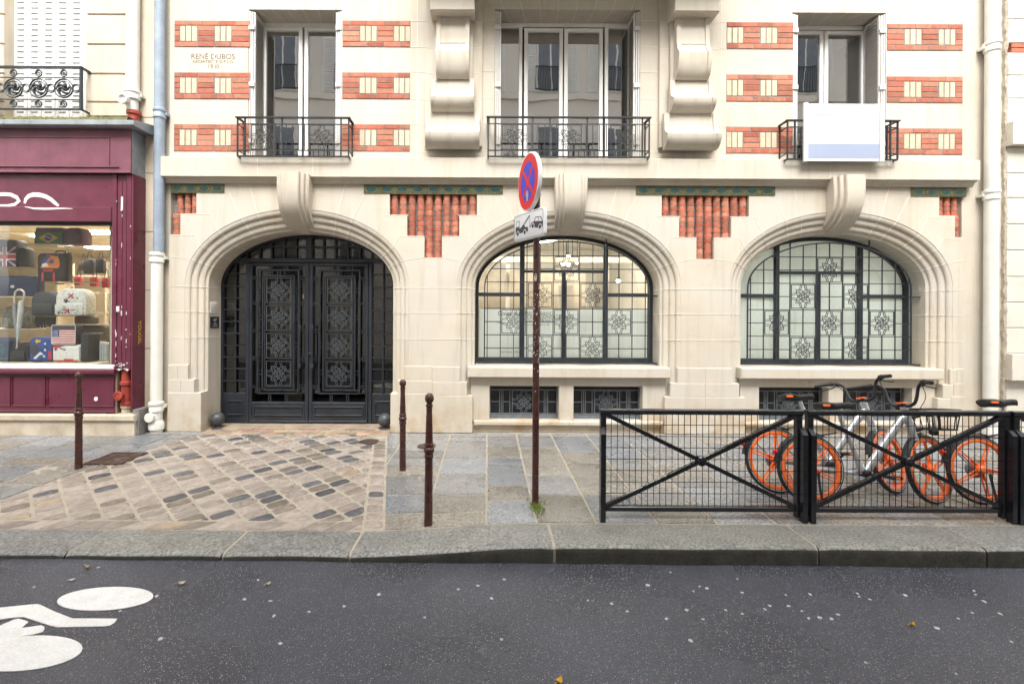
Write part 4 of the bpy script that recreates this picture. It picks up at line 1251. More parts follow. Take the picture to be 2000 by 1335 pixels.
mb.box(-24, xs1, YS, YS + 0.02, zf0, zf1 - 0.001, 0)
mb.bbox(-24, xs1 + 0.002, YS - 0.012, YS - 0.001, zf0 - 0.006, zf0 + 0.022, 0.006, 0)
mb.bbox(-24, sx(232), YS - 0.018, YS - 0.001, sz(326) - 0.006, sz(326) + 0.008, 0.004, 0)
for (x0, x1, z0, z1) in ((-24, sx(212), sz(267) - 0.012, sz(267)), (sx(212), sx(213.5), sz(322), sz(267))): mb.box(x0, x1, YS - 0.010, YS - 0.001, z0, z1, 0)
mb.box(xs1 - 0.02, xs1, YS + 0.021, 0.0, zf0, zf1 - 0.001, 1)
mb.build("fascia_board", ['maroon_pale', 'zinc'], shop)
mb = MB()                                    # roller housing below the fascia
y2 = YS + 0.05
zb1 = sz(436)
mb.box(-24, sx(213), y2, y2 + 0.2, sz(402), zf0, 0)
mb.bbox(-24, sx(213), y2 - 0.02, y2 + 0.1, sz(432), sz(402.5), 0.01, 0)
mb.box(-24, sx(213), y2 + 0.03, y2 + 0.1, zb1 - 0.01, sz(432), 1)
mb.build("shutter_housing", ['maroon', 'rubber'], shop)
gf = MB()                                    # sprayed white arcs
def swoosh(pts, wds, y=y2 - 0.0025):
    P = [Vector((sx(a_), 0, sz(b_))) for a_, b_ in pts]
    rows = []
    for i, p_ in enumerate(P):
        t = (P[min(i + 1, len(P) - 1)] - P[max(i - 1, 0)]).normalized(); nn = Vector((-t.z, 0, t.x)) * wds[i] / 2
        rows.append([(p_.x + nn.x, y, p_.z + nn.z), (p_.x - nn.x, y, p_.z - nn.z)])
    gf.grid(rows, 0)
swoosh([(41, 396), (43, 388), (49, 381.5), (58, 378.5), (70, 379), (82, 382), (93, 388), (102, 396), (108, 400.5)], [0.03, 0.045, 0.055, 0.06, 0.06, 0.055, 0.05, 0.045, 0.03])
swoosh([(-24, 379), (2, 378), (14, 379), (25, 384), (30, 391), (22, 398), (8, 400.5), (-24, 401)], [0.05, 0.05, 0.05, 0.05, 0.05, 0.04, 0.035, 0.03])
swoosh([(44, 403), (62, 406.5), (82, 407), (104, 406.5), (122, 406), (138, 406.5)], [0.008, 0.022, 0.026, 0.022, 0.014, 0.006], y2 - 0.0225)
gf.build("spray_graffiti", 'white_paint', shop)
# corner pilaster
mb = MB()
zp0, zp1 = sz(722), zf0 - 0.008
mb.box(sx(213), xs1 - 0.012, y2 + 0.005, y2 + 0.03, zp0, zp1, 0)
for (a_, b_) in ((214, 223), (243, 252)): mb.bbox(sx(a_), sx(b_), y2 - 0.012, y2 + 0.004, zp0, zp1, 0.004, 0)
mb.bbox(sx(224.5), sx(233.2), y2 - 0.006, y2 + 0.004, zp0 + 0.03, zp1 - 0.1, 0.004, 0); mb.bbox(sx(234), sx(242), y2 - 0.006, y2 + 0.004, zp0 + 0.02, zp1 - 0.1, 0.004, 0)
mb.box(xs1 - 0.012, xs1 + 0.008, y2 - 0.012, 0.0, sz(800), zp1, 0)
for k in range(26):                          # flaked paint along the edges
    px = random.choice((222.6, 233.6, 242.8, 250.5, 233.6)) + random.uniform(-0.5, 0.5); py = random.choice((random.uniform(350, 700), random.uniform(640, 722)))
    n = random.randint(5, 8); w_, h_ = random.uniform(0.003, 0.012), random.uniform(0.012, 0.10)
    mb.prism([(sx(px) + w_ * math.cos(2 * PI * q / n) * random.uniform(0.5, 1), sz(py) + h_ / 2 * math.sin(2 * PI * q / n) * random.uniform(0.6, 1)) for q in range(n)], y2 - 0.0135, y2 - 0.004, 1, back=False)
for k in range(14):
    px = random.uniform(214, 249); py = random.uniform(708, 722); n = 7; w_ = random.uniform(0.01, 0.035)
    mb.prism([(sx(px) + w_ * math.cos(2 * PI * q / n) * random.uniform(0.5, 1), sz(py) + w_ * 0.6 * math.sin(2 * PI * q / n) * random.uniform(0.5, 1)) for q in range(n)], y2 - 0.0140, y2 - 0.004, 1, back=False)
mb.bbox(sx(222), sx(229), y2 - 0.0095, y2 - 0.005, sz(608), sz(597), 0.001, 1)
mb.prism([(sx(p_), sz(q_)) for p_, q_ in ((231, 410), (235, 409), (235.5, 385), (234, 381), (231.5, 383))], y2 - 0.0105, y2 - 0.004, 1, back=False)
mb.build("pilaster", ['maroon', 'chip'], shop)
Rz = Matrix.Rotation(rad(90), 4, 'Z') @ Matrix.Rotation(0, 4, 'X')
txt = text("painted_word", "YOUGEL", 0.085, xs1 + 0.0098, -0.11, sz(648, -0.1), 'c_yellow', shop, 'CENTER', 0.0006, rot=Rz @ Matrix.Rotation(rad(90), 4, 'Y'))
# stall riser, sill, stone step, hole with the red pipe
mb = MB()
ze0, ze1 = sz(803), sz(730)
xh = sx(219)
mb.box(-24, xh, y2 + 0.02, y2 + 0.06, ze0, ze1, 0)
mb.bbox(-24, xh + 0.02, y2 - 0.045, y2 + 0.06, ze1 + 0.001, sz(721), 0.012, 0)
mb.bbox(-24, xh, y2 - 0.02, y2 + 0.10, sz(721) + 0.001, sz(713), 0.006, 1)
for (a_, b_) in ((-60, 13), (15, 82), (85, 217)):
    z0, z1 = sz(795), sz(735)
    for (u0, u1, w0, w1) in ((sx(a_), sx(b_), z0, z0 + 0.015), (sx(a_), sx(b_), z1 - 0.015, z1), (sx(a_), sx(a_) + 0.012, z0 + 0.015, z1 - 0.015), (sx(b_) - 0.012, sx(b_), z0 + 0.015, z1 - 0.015)):
        mb.bbox(u0, u1, y2 + 0.005, y2 + 0.019, w0, w1, 0.005, 0)
mb.bbox(-24, xh, y2 - 0.0, y2 + 0.06, sz(806), ze0 - 0.001, 0.006, 0)
mb.prism([(sx(181) + 0.032 * math.cos(q * PI / 4) * (0.8 + 0.2 * (q % 2)), sz(780) + 0.03 * math.sin(q * PI / 4)) for q in range(8)], y2 + 0.0145, y2 + 0.0195, 1, back=False)
mb.build("stall_riser", ['maroon', 'white_paint'], shop)
mb = MB()
mb.bbox(-24, sx(264, -0.30), YS - 0.03, 0.0, sz(821), sz(809), 0.012, 0)
mb.box(-24, sx(262, -0.30), YS, 0.0, 0.0, sz(821), 0)
mb.box(sx(219) + 0.001, sx(222.5), y2 + 0.02, 0.0, sz(809) + 0.002, sz(722), 1)
mb.box(xs1 + 0.012, xs1 + 0.10, y2 - 0.01, 0.0, 0.0, sz(800), 2)
mb.build("stone_step", ['oldstone', 'darkgap', 'mortar'], shop)
mb = MB()
xp, ypp = X(249, -0.14), -0.14
mb.tube([(xp, ypp, Z(792, ypp, 249)), (xp, ypp, Z(715, ypp, 249))], 0.066, 16, caps=False)
mb.lathe([(0.066, 0), (0.082, 0.01), (0.082, 0.05), (0.066, 0.06)], (xp, ypp, Z(752, ypp, 249)), 16)
mb.lathe([(0.066, 0), (0.080, 0.01), (0.080, 0.05), (0.066, 0.06)], (xp, ypp, Z(792, ypp, 249)), 16)
mb.lathe([(0.05, 0.0), (0.05, -0.10), (0.062, -0.105), (0.062, -0.13), (0.045, -0.135), (0.045, -0.125), (0.0, -0.125)], (xp - 0.03, ypp, Z(770, ypp, 249)), 16, 'y')
mb.build("drainpipe", 'red_pipe', shop, "red lower length of pipe in the open hole of the shopfront pilaster")
mb = MB(); mb.lathe([(0.062, 0), (0.062, 0.09), (0.075, 0.10), (0.075, 0.14)], (xp, ypp, Z(809, ypp, 249)), 14); mb.build("pipe_socket", 'oldstone', shop)
mb = MB()
yq = -0.085
x = pipe(mb, 259.5, yq, Z(190, yq, 259), WTOP, 0.083, [Z(186, yq, 259)], 0, py=100)
mb.tube([(x, yq, Z(222, yq, 259)), (x, yq, Z(190, yq, 259))], 0.072, 16, caps=False)
mb.lathe([(0.055, 0), (0.055, -0.10), (0.072, -0.105), (0.072, -0.14), (0.05, -0.145), (0.045, -0.12), (0, -0.12)], (x - 0.03, yq - 0.02, Z(201, yq, 250)), 18, 'y')
mb.build("drainpipe", 'white_pipe', shop, "white upper drainpipe with an open inspection eye")
mb = MB()
mb.lathe([(0.075, 0.10), (0.09, 0.095), (0.09, 0.05), (0.07, 0.04), (0.066, -0.10)], (x + 0.02, yq, Z(231, yq, 262)), 16)
mb.build("pipe_joint", 'red_pipe', shop)
# shop window
mb = MB(); mb.box(-24, sx(213), y2 + 0.055, y2 + 0.061, sz(713) + 0.002, zb1 - 0.008); mb.build("shop_window", 'glass_clear', shop)
room = MB()
rx0, rx1, ry0, ry1, rz0, rz1 = -24, X(214, 0.02), 0.02, 6.0, 0.9, 3.12
room.raw([(rx0, ry0, rz0), (rx1, ry0, rz0), (rx1, ry1, rz0), (rx0, ry1, rz0), (rx0, ry0, rz1), (rx1, ry0, rz1), (rx1, ry1, rz1), (rx0, ry1, rz1)],
         [(0, 1, 2, 3), (4, 7, 6, 5), (2, 3, 7, 6), (3, 0, 4, 7)])
room.face([(rx1, ry0, rz0), (rx1, ry1, rz0), (rx1, ry1, rz1), (rx1, ry0, rz1)])
for y in (1.2, 1.9, 2.7, 3.6, 4.6): room.box(rx0, rx1, y, y + 0.008, rz1 - 0.008, rz1 - 0.001, 1)
for k in range(30): room.box(-10 + k * 0.15, -10 + k * 0.15 + 0.006, ry0, ry1, rz1 - 0.006, rz1 - 0.001, 1) if k % 4 == 0 else None
room.build("shop_interior", ['room_warm', 'wood'], shop)
lt = MB()
for (x, y) in ((-6.95, 0.75), (-5.75, 1.55), (-7.1, 1.9), (-5.9, 2.6), (-6.9, 3.3), (-5.6, 3.6), (-8.2, 2.4), (-6.5, 4.6), (-8.5, 4.0)):
    lt.box(x - 0.42, x + 0.42, y - 0.13, y + 0.13, rz1 - 0.03, rz1 - 0.009)
lt.build("ceiling_glow_panel", 'lamp_white', shop)
st = MB()                                    # shelving at the back of the shop
for k in range(4):
    for z in (1.2, 1.65, 2.05, 2.4): st.box(-8.9 + k * 1.0, -8.05 + k * 1.0, 3.2, 3.6, z, z + 0.03)
    st.box(-8.93 + k * 1.0, -8.9 + k * 1.0, 3.2, 3.6, 0.9, 2.7)
st.build("shelving", 'wood', shop)
for k in range(4):
    for z in (1.23, 1.68, 2.08, 2.43):
        for j in range(3):
            if random.random() < 0.2: continue
            wbx, hbx = random.uniform(0.2, 0.27), random.uniform(0.18, 0.32)
            xb_ = -8.9 + k * 1.0 + 0.03 + j * 0.275
            if xb_ < -8.3: continue
            cbx = MB(); cbx.bbox(xb_, xb_ + wbx, 3.22, 3.5, z + 0.001, z + hbx, 0.006, 0); cbx.box(xb_ + wbx * 0.45, xb_ + wbx * 0.55, 3.2185, 3.2198, z + 0.01, z + hbx - 0.01, 1)
            tag(cbx.build("cardboard_box", [random.choice(('wood', 'c_brown', 'room_warm', 'c_print')), 'chip']), "taped box among others on the shelving at the back of the shop", "box", "boxes on the back shelving of the shop")
gsf = MB()                                   # glass shelves in the window
ysh = 0.10
for (a_, b_, py) in ((-40, 62, 521), (40, 110, 476.5), (60, 182, 549), (-40, 190, 617)):
    gsf.box(X(a_, ysh), X(b_, ysh), ysh - 0.02, ysh + 0.34, Z(py, ysh, 100) - 0.008, Z(py, ysh, 100))
gsf.build("glass_shelf", 'glass_clear', shop)
dk = MB(); dk.box(-24, X(213, 0.05), y2 + 0.10, 0.75, 0.80, sz(711)); dk.build("display_base", 'room_warm', shop)

# ------------------------------------------------------------------ goods in the shop window (k = 4.605 zoom factor of the measurements)
SZ = sz(711)
def wx(zx, y): return X(zx / 4.605, y, 580)
def wz(zy, y, px=110): return Z(430 + zy / 4.605, y, px)
def fx(o_name, x, y, z): pass
def flat_print(parent, rects, x0, x1, z0, z1, y, mats, polys=()):
    "flag-like print on the front face; rects in unit coordinates"
    mb = MB()
    n = 0
    for (a_, b_, c_, d_, mi) in rects:
        mb.box(x0 + (x1 - x0) * a_, x0 + (x1 - x0) * b_, y - 0.0006 - 0.0007 * n, y + 0.001, z0 + (z1 - z0) * c_, z0 + (z1 - z0) * d_, mi); n += 0.02 if len(rects) > 9 else 1
    for k, (pts, mi) in enumerate(polys):
        mb.prism([(x0 + (x1 - x0) * a_, z0 + (z1 - z0) * b_) for a_, b_ in pts], y - 0.0022 - 0.0008 * k, y + 0.001, mi, back=False)
    mb.build("printed_panel", mats, parent)
def bag(name, lab, zx0, zx1, zy0, zy1, y0, dep, m, cat="bag", r=0.03, rt=None, side=None, strap=None, zbase=None):
    x0, x1 = wx(zx0, y0), wx(zx1, y0); z1 = wz(zy0, y0); z0 = wz(zy1, y0) if zbase is None else zbase
    t = thing(name, lab, cat, ((x0 + x1) / 2, y0 + dep / 2, z0), world=True)
    mb = MB(); rslab(mb, x0, x1, z0, z1, y0, y0 + dep, min(r, (x1 - x0) / 2.2, (z1 - z0) / 2.2), min(0.03, dep * 0.3), rt=None if rt is None else min(rt, (x1 - x0) / 2.05, (z1 - z0) / 1.6)); mb.build("body", m, t)
    return t, x0, x1, z0, z1
UNION = ([(0, 1, 0, 1, 0), (0, 1, 0.33, 0.67, 1), (0.40, 0.60, 0, 1, 1), (0, 1, 0.39, 0.61, 2), (0.44, 0.56, 0, 1, 2)],
         [([(0, 0), (0.07, 0), (0.42, 0.33), (0.34, 0.33), (0, 0.06)], 1), ([(0.93, 0), (1, 0), (1, 0.06), (0.66, 0.33), (0.58, 0.33)], 1), ([(0, 1), (0, 0.94), (0.34, 0.67), (0.42, 0.67), (0.07, 1)], 1), ([(1, 1), (0.93, 1), (0.58, 0.67), (0.66, 0.67), (1, 0.94)], 1),
          ([(0, 0), (0.03, 0), (0.36, 0.30), (0.31, 0.30)], 2), ([(1, 1), (0.97, 1), (0.64, 0.70), (0.69, 0.70)], 2), ([(0, 1), (0.03, 1), (0.36, 0.70), (0.31, 0.70)], 2), ([(1, 0), (0.97, 0), (0.64, 0.30), (0.69, 0.30)], 2)])
zsh = lambda py: Z(py, 0.10, 100)
# messenger bags on the shelves
t, x0, x1, z0, z1 = bag("shoulder_bag", "dark bag with a green flap bearing a yellow diamond, on the top shelf", 308, 556, 62, 213, 0.12, 0.16, 'c_grey', zbase=zsh(476.5) + 0.001)
flat_print(t, [(0, 1, 0, 1, 0)], x0, x1, z0 + 0.004, z0 + (z1 - z0) * 0.72, 0.12, ['c_green', 'c_yellow', 'c_blue', 'c_white'],
           [([(0.14, 0.5), (0.5, 0.06), (0.86, 0.5), (0.5, 0.94)], 1), ([(0.5 + 0.14 * math.cos(q * PI / 8), 0.5 + 0.27 * math.sin(q * PI / 8)) for q in range(16)], 2), ([(0.37, 0.56), (0.5, 0.55), (0.63, 0.42), (0.63, 0.47), (0.5, 0.60), (0.37, 0.61)], 3)])
t, x0, x1, z0, z1 = bag("holdall", "dark plum padded bag beside the green flag bag on the top shelf", 562, 735, 62, 220, 0.14, 0.2, 'c_purple', r=0.04, rt=0.09, zbase=zsh(476.5) + 0.001)
flat_print(t, [(0.1, 0.9, 0.12, 0.16, 0), (0.1, 0.9, 0.62, 0.66, 0), (0.48, 0.52, 0.16, 0.62, 0)], x0, x1, z0, z1, 0.14, ['c_black'])
t, x0, x1, z0, z1 = bag("shoulder_bag", "shoulder bag with a union cross flag front on the shelf at the far left", -60, 140, 172, 395, 0.12, 0.2, 'c_grey', rt=0.05, zbase=zsh(521) + 0.001)
flat_print(t, UNION[0], x0, x1, z0 + 0.006, z0 + (z1 - z0) * 0.72, 0.12, ['c_navy', 'c_white', 'c_red'], UNION[1])
t, x0, x1, z0, z1 = bag("satchel", "black gusset bag pressed against the union flag bag on its right", 150, 232, 245, 398, 0.16, 0.16, 'c_black', rt=0.05, zbase=zsh(521) + 0.001)
flat_print(t, [(0.2, 0.8, 0.2, 0.26, 0), (0.2, 0.8, 0.55, 0.6, 0)], x0, x1, z0, z1, 0.16, ['c_grey'])
t, x0, x1, z0, z1 = bag("school_bag", "dark school satchel with an orange printed flap and two red straps", 328, 548, 290, 526, 0.12, 0.15, 'c_black', r=0.03, rt=0.08, zbase=zsh(549) + 0.001)
flat_print(t, [(0.20, 0.29, 0.0, 0.30, 1), (0.66, 0.75, 0.0, 0.30, 1), (0.28, 0.68, 0.34, 0.41, 1)], x0, x1, z0, z1, 0.12, ['c_orange', 'c_red', 'c_blue', 'c_white'],
           [([(0.16, 0.46), (0.90, 0.46), (0.96, 0.60), (0.88, 0.86), (0.42, 0.93)], 0), ([(0.20, 0.62), (0.42, 0.90), (0.56, 0.88), (0.34, 0.60)], 2), ([(0.22, 0.50), (0.50, 0.52), (0.40, 0.64), (0.24, 0.60)], 3), ([(0.48, 0.66), (0.62, 0.78), (0.74, 0.70), (0.66, 0.60)], 2)])
hb = MB(); hb.tube([(x0 + (x1 - x0) * f, 0.2, z1 - 0.01 + 0.045 * math.sin(PI * g_)) for f, g_ in ((0.56, 0), (0.60, 0.35), (0.78, 0.5), (0.96, 0.35), (1.0, 0))], 0.008, 6); hb.build("handle", 'c_black', t)
t, x0, x1, z0, z1 = bag("cardboard_display", "flat brown display board standing behind the orange printed satchel", 560, 640, 290, 526, 0.24, 0.03, 'c_brown', r=0.006, zbase=zsh(549) + 0.001)
t, x0, x1, z0, z1 = bag("briefcase", "wide navy briefcase with a small clasp on the left shelf", -80, 335, 498, 683, 0.20, 0.14, 'c_navy', "briefcase", r=0.02, rt=0.04, zbase=zsh(578.5))
flat_print(t, [(0.42, 0.50, 0.42, 0.54, 1)], x0, x1, z0, z1, 0.20, ['c_black', 'chip'], [([(0.0, 0.62), (0.30, 0.56), (0.42, 0.50), (0.70, 0.50), (0.95, 0.58), (1.0, 0.64), (0.95, 0.60), (0.70, 0.53), (0.42, 0.53), (0.30, 0.59), (0.0, 0.65)], 0)])
bs = MB(); bs.box(x0, x1 - 0.02, 0.19, 0.4, z0 - 0.01, z0 - 0.0005); bs.build("shelf_board", 'wood', shop)
t, x0, x1, z0, z1 = bag("backpack", "plain charcoal backpack with a rounded top in the middle of the window", 275, 498, 640, 858, 0.13, 0.17, 'c_grey', "backpack", r=0.04, rt=0.14, zbase=zsh(617) + 0.001)
pk = MB(); rslab(pk, x0 + 0.03, x1 - 0.03, z0 + 0.02, z0 + (z1 - z0) * 0.5, 0.105, 0.14, 0.03, 0.012); pk.build("front_pocket", 'c_grey', t)
t, x0, x1, z0, z1 = bag("backpack", "pale newsprint backpack with small red crosses", 495, 772, 612, 858, 0.12, 0.2, 'c_print', "backpack", r=0.04, rt=0.15, zbase=zsh(617) + 0.001)
pk = MB(); rslab(pk, x0 + 0.012, x1 - 0.03, z0 + 0.01, z0 + (z1 - z0) * 0.46, 0.095, 0.14, 0.03, 0.014); pk.build("front_pocket", 'c_print', t)
prn = []
for k in range(26):
    a_, b_ = random.uniform(0.10, 0.8), random.uniform(0.06, 0.72); w_, h_ = random.choice(((0.10, 0.03), (0.05, 0.09), (0.08, 0.02), (0.04, 0.04)))
    yes = b_ < 0.42 or (0.2 < a_ < 0.72)
    if yes: prn.append((a_, a_ + w_, b_, b_ + h_, random.choice((1, 1, 2))))
flat_print(t, [p_ for p_ in prn if p_[2] > 0.47], x0, x1, z0, z1, 0.119, ['c_red', 'c_black', 'c_grey'], [([(0.40, 0.66), (0.44, 0.64), (0.62, 0.80), (0.58, 0.82)], 0), ([(0.42, 0.80), (0.60, 0.64), (0.62, 0.67), (0.45, 0.83)], 0)])
flat_print(t, [p_ for p_ in prn if p_[2] < 0.40], x0, x1, z0, z1, 0.0945, ['c_red', 'c_black', 'c_grey'], [([(0.34, 0.12), (0.38, 0.08), (0.52, 0.24), (0.48, 0.27)], 0), ([(0.36, 0.26), (0.50, 0.08), (0.53, 0.11), (0.40, 0.29)], 0)])
t, x0, x1, z0, z1 = bag("backpack", "mottled camouflage backpack behind the umbrella", 10, 290, 770, 985, 0.32, 0.2, 'c_camo', "backpack", r=0.05, rt=0.13, zbase=zsh(640) - 0.02)
bs = MB(); bs.box(x0 - 0.3, x1, 0.30, 0.55, z0 - 0.012, z0 - 0.0005); bs.build("shelf_board", 'wood', shop)
pk = MB(); rslab(pk, x0 + 0.04, x1 - 0.04, z0 + 0.015, z0 + (z1 - z0) * 0.5, 0.295, 0.33, 0.03, 0.012); pk.build("front_pocket", 'c_camo', t)
for k in range(9):
    xh_ = X(118 + k * 11.5 + random.uniform(-2, 2), 0.95); zt2 = Z(random.choice((505, 540, 575)) + random.uniform(-6, 6), 0.95, 150)
    hbg = thing("hanging_bag", "one of the bags hanging in rows deep inside the shop, seen past the display", "bag", (xh_, 0.95, zt2 - 0.3), group="bags hanging deep inside the shop")
    wb_, hb2 = random.uniform(0.05, 0.08), random.uniform(0.14, 0.24)
    q_ = MB(); rslab(q_, -wb_, wb_, 0.3 - hb2, 0.3, -0.04, 0.04, 0.02, 0.012, rt=0.04); q_.build("body", random.choice(('wood', 'c_brown', 'c_red', 'c_grey', 'c_yellow', 'c_black')), hbg)
    q_ = MB(); q_.tube([(-wb_ * 0.6, 0, 0.29), (-wb_ * 0.3, 0, 0.40), (0, 0, 0.43), (wb_ * 0.3, 0, 0.40), (wb_ * 0.6, 0, 0.29)], 0.006, 6); q_.build("strap", 'c_black', hbg)
rod = MB(); rod.tube([(X(95, 0.95), 0.95, Z(480, 0.95, 150)), (X(213, 0.95), 0.95, Z(480, 0.95, 150))], 0.008, 8); rod.build("hanging_rod", 'zinc', shop)
fringe = thing("scarf", "black fringed scarf hanging under the middle glass shelf", "scarf", (wx(415, 0.2), 0.2, zsh(617) - 0.2), world=True)
mb = MB()
for k in range(17):
    x = wx(328, 0.2) + (wx(500, 0.2) - wx(328, 0.2)) * k / 16
    mb.tube([(x, 0.2, zsh(617) - 0.009), (x + random.uniform(-0.01, 0.01), 0.19, zsh(617) - 0.10), (x + random.uniform(-0.015, 0.015), 0.2, zsh(617) - 0.14 - random.random() * 0.04)], 0.010, 5)
mb.build("fringe", 'c_black', fringe)
t, x0, x1, z0, z1 = bag("sports_bag", "dark duffel bag with red tabs hanging below the newsprint backpack", 660, 830, 862, 925, 0.2, 0.14, 'c_brown', r=0.03, zbase=zsh(617) - 0.115)
flat_print(t, [(0.1, 0.2, 0.2, 0.9, 0), (0.45, 0.55, 0.2, 0.9, 0)], x0, x1, z0, z1, 0.2, ['c_red'])
YB = -0.04
US = [(0, 1, k / 13, (k + 1) / 13, 0 if k % 2 == 0 else 1) for k in range(13)] + [(0, 0.32, 6 / 13, 1, 2)]
def low_bag(name, lab, zx0, zx1, zy0, zy1, y0, dep, m, zb_=None, **k): return bag(name, lab, zx0, zx1, zy0, zy1, y0, dep, m, zbase=SZ + 0.001 if zb_ is None else zb_, **k)
t, x0, x1, z0, z1 = low_bag("shoulder_bag", "white shoulder bag with a red striped print, at the bottom of its pair", 470, 712, 1120, 1278, YB, 0.14, 'c_white', r=0.03)
flat_print(t, [(0.04, 0.97, 0.05, 0.13, 1), (0.45, 0.80, 0.13, 0.20, 1), (0.30, 0.34, 0.24, 0.50, 2), (0.52, 0.56, 0.22, 0.60, 2), (0.65, 0.80, 0.30, 0.36, 2)], x0, x1, z0, z1, YB, ['c_white', 'c_red', 'stripe', 'c_navy'],
           [([(0.03, 0.96), (0.03, 0.86), (0.30, 0.86), (0.46, 0.96)], 1), ([(0.10, 0.84), (0.10, 0.66), (0.16, 0.66), (0.22, 0.84)], 1), ([(0.24, 0.82), (0.50, 0.68), (0.52, 0.73), (0.30, 0.83)], 3)])
zt_ = z1
t, x0, x1, z0, z1 = low_bag("shoulder_bag", "shoulder bag with a stars and stripes flag front, stacked on the white one", 462, 684, 938, 1115, YB, 0.14, 'c_grey', zb_=zt_ + 0.002, r=0.03)
flat_print(t, US, x0 + 0.006, x1 - 0.006, z0 + 0.012, z0 + (z1 - z0) * 0.77, YB, ['c_red', 'c_white', 'c_blue'], [([(0.04 + 0.07 * i + 0.018 * math.cos(2 * PI * q / 5), 0.53 + 0.11 * j + 0.025 * math.sin(2 * PI * q / 5)) for q in range(5)], 1) for i in range(4) for j in range(4)])
rm = MB(); rm.tube([(x, YB - 0.002, z) for x, z in rrect(x0 + 0.006, x1 - 0.006, z0 + 0.006, z1 - 0.006, 0.028)], 0.004, 5, closed=True); rm.build("piping", 'c_white', t)
t, x0, x1, z0, z1 = low_bag("holdall", "black slouching bag to the right of the flag bag pair", 716, 798, 1010, 1275, YB + 0.02, 0.22, 'c_black', rt=0.04)
flat_print(t, [(0.2, 0.9, 0.3, 0.33, 0), (0.2, 0.9, 0.6, 0.63, 0)], x0, x1, z0, z1, YB + 0.02, ['c_grey'])
t, x0, x1, z0, z1 = low_bag("child_backpack", "small blue child's backpack with a yellow arrow and a round grey patch", 262, 470, 1052, 1262, YB, 0.16, 'c_blue', r=0.04, rt=0.08, cat="backpack")
flat_print(t, [(0.66, 0.74, 0.7, 0.78, 3), (0.66, 0.74, 0.45, 0.53, 3), (0.62, 0.70, 0.2, 0.28, 3), (0.85, 0.98, 0.1, 0.45, 4), (0.46, 0.60, 0.30, 0.36, 3)], x0, x1, z0, z1, YB, ['c_yellow', 'c_grey', 'c_blue', 'c_white', 'c_red'],
           [([(0.26, 0.82), (0.36, 0.94), (0.36, 0.88), (0.52, 0.90), (0.50, 0.80), (0.37, 0.79), (0.37, 0.73)], 0), ([(0.22 + 0.19 * math.cos(q * PI / 10), 0.50 + 0.19 * math.sin(q * PI / 10)) for q in range(20)], 1), ([(0.20, 0.16), (0.50, 0.42), (0.56, 0.36), (0.28, 0.10)], 3)])
pk = MB(); rslab(pk, x0 + 0.01, x0 + (x1 - x0) * 0.6, z0 + 0.012, z0 + 0.045, YB - 0.03, YB + 0.02, 0.02, 0.012); pk.build("front_pocket", 'c_blue', t)
t, x0, x1, z0, z1 = low_bag("backpack", "small black backpack standing under the tip of the umbrella", 95, 258, 1105, 1272, YB + 0.03, 0.18, 'c_black', r=0.04, rt=0.07, cat="backpack")
pk = MB(); rslab(pk, x0 + 0.012, x1 - 0.03, z0 + 0.01, z0 + (z1 - z0) * 0.6, YB, YB + 0.05, 0.03, 0.014); pk.build("front_pocket", 'c_black', t)
t, x0, x1, z0, z1 = low_bag("backpack", "teal and navy child's backpack at the bottom left edge of the shop window", -70, 78, 1060, 1262, YB, 0.18, 'c_navy', r=0.04, rt=0.07, cat="backpack")
flat_print(t, [(0.30, 0.9, 0.10, 0.18, 0)], x0, x1, z0, z1, YB, ['tile_teal', 'c_white'], [([(0.5 + 0.28 * math.cos(q * PI / 10), 0.5 + 0.26 * math.sin(q * PI / 10)) for q in range(20)], 0)])
t, x0, x1, z0, z1 = low_bag("display_box", "pale grey box standing at the right end of the display floor", 800, 880, 1090, 1262, 0.25, 0.2, 'room_white', r=0.006, cat="box")
flat_print(t, [(0.1, 0.9, 0.1, 0.9, 0)], x0, x1, z0, z1, 0.25, ['stripe'])
t, x0, x1, z0, z1 = low_bag("suitcase", "silver grey suitcase at the lower right corner of the shop window", 885, 972, 1100, 1262, 0.14, 0.2, 'zinc', r=0.02, cat="suitcase")
flat_print(t, [(0.2, 0.25, 0.05, 0.95, 0), (0.45, 0.5, 0.05, 0.95, 0), (0.7, 0.75, 0.05, 0.95, 0)], x0, x1, z0, z1, 0.14, ['stripe'])
t, x0, x1, z0, z1 = low_bag("travel_bag", "brown shiny travel bag wrapped in film behind the flag bags", 680, 960, 935, 1090, 0.38, 0.25, 'c_brown', zb_=SZ + 0.26, r=0.05, rt=0.09)
bs = MB(); bs.box(x0 - 0.1, x1 + 0.1, 0.36, 0.65, SZ, z0 - 0.001); bs.build("display_base", 'wood', shop)
flat_print(t, [(0.3, 0.9, 0.5, 0.54, 0)], x0, x1, z0, z1, 0.38, ['wood'])
um = thing("umbrella", "closed umbrella with a pale speckled canopy and a wooden hook handle", "umbrella", (wx(150, -0.08), -0.08, SZ), world=True)
U = lambda zx, zy: (wx(zx, -0.08), -0.08, wz(zy, -0.08))
mb = MB(); mb.tube([U(192, 725), U(190, 800), U(172, 960), U(155, 1110)], [0.028, 0.036, 0.028, 0.008], 12); mb.build("canopy", 'umbrella', um)
mb = MB(); mb.tube([U(205, 725), U(218, 680), U(215, 645), U(190, 626), U(160, 626), U(138, 645), U(132, 690), U(134, 745)], 0.012, 10); mb.tube([U(155, 1105), U(146, 1160)], [0.008, 0.004], 8); mb.build("handle", 'wood', um)
u2 = thing("umbrella", "second closed umbrella, blue grey, half hidden behind the speckled one", "umbrella", (wx(130, -0.03), -0.03, SZ), world=True)
U = lambda zx, zy: (wx(zx, -0.03), -0.03, wz(zy, -0.03))
mb = MB(); mb.tube([U(132, 745), U(136, 820), U(150, 980), U(158, 1100)], [0.02, 0.03, 0.022, 0.006], 12); mb.build("canopy", 'zinc', u2)
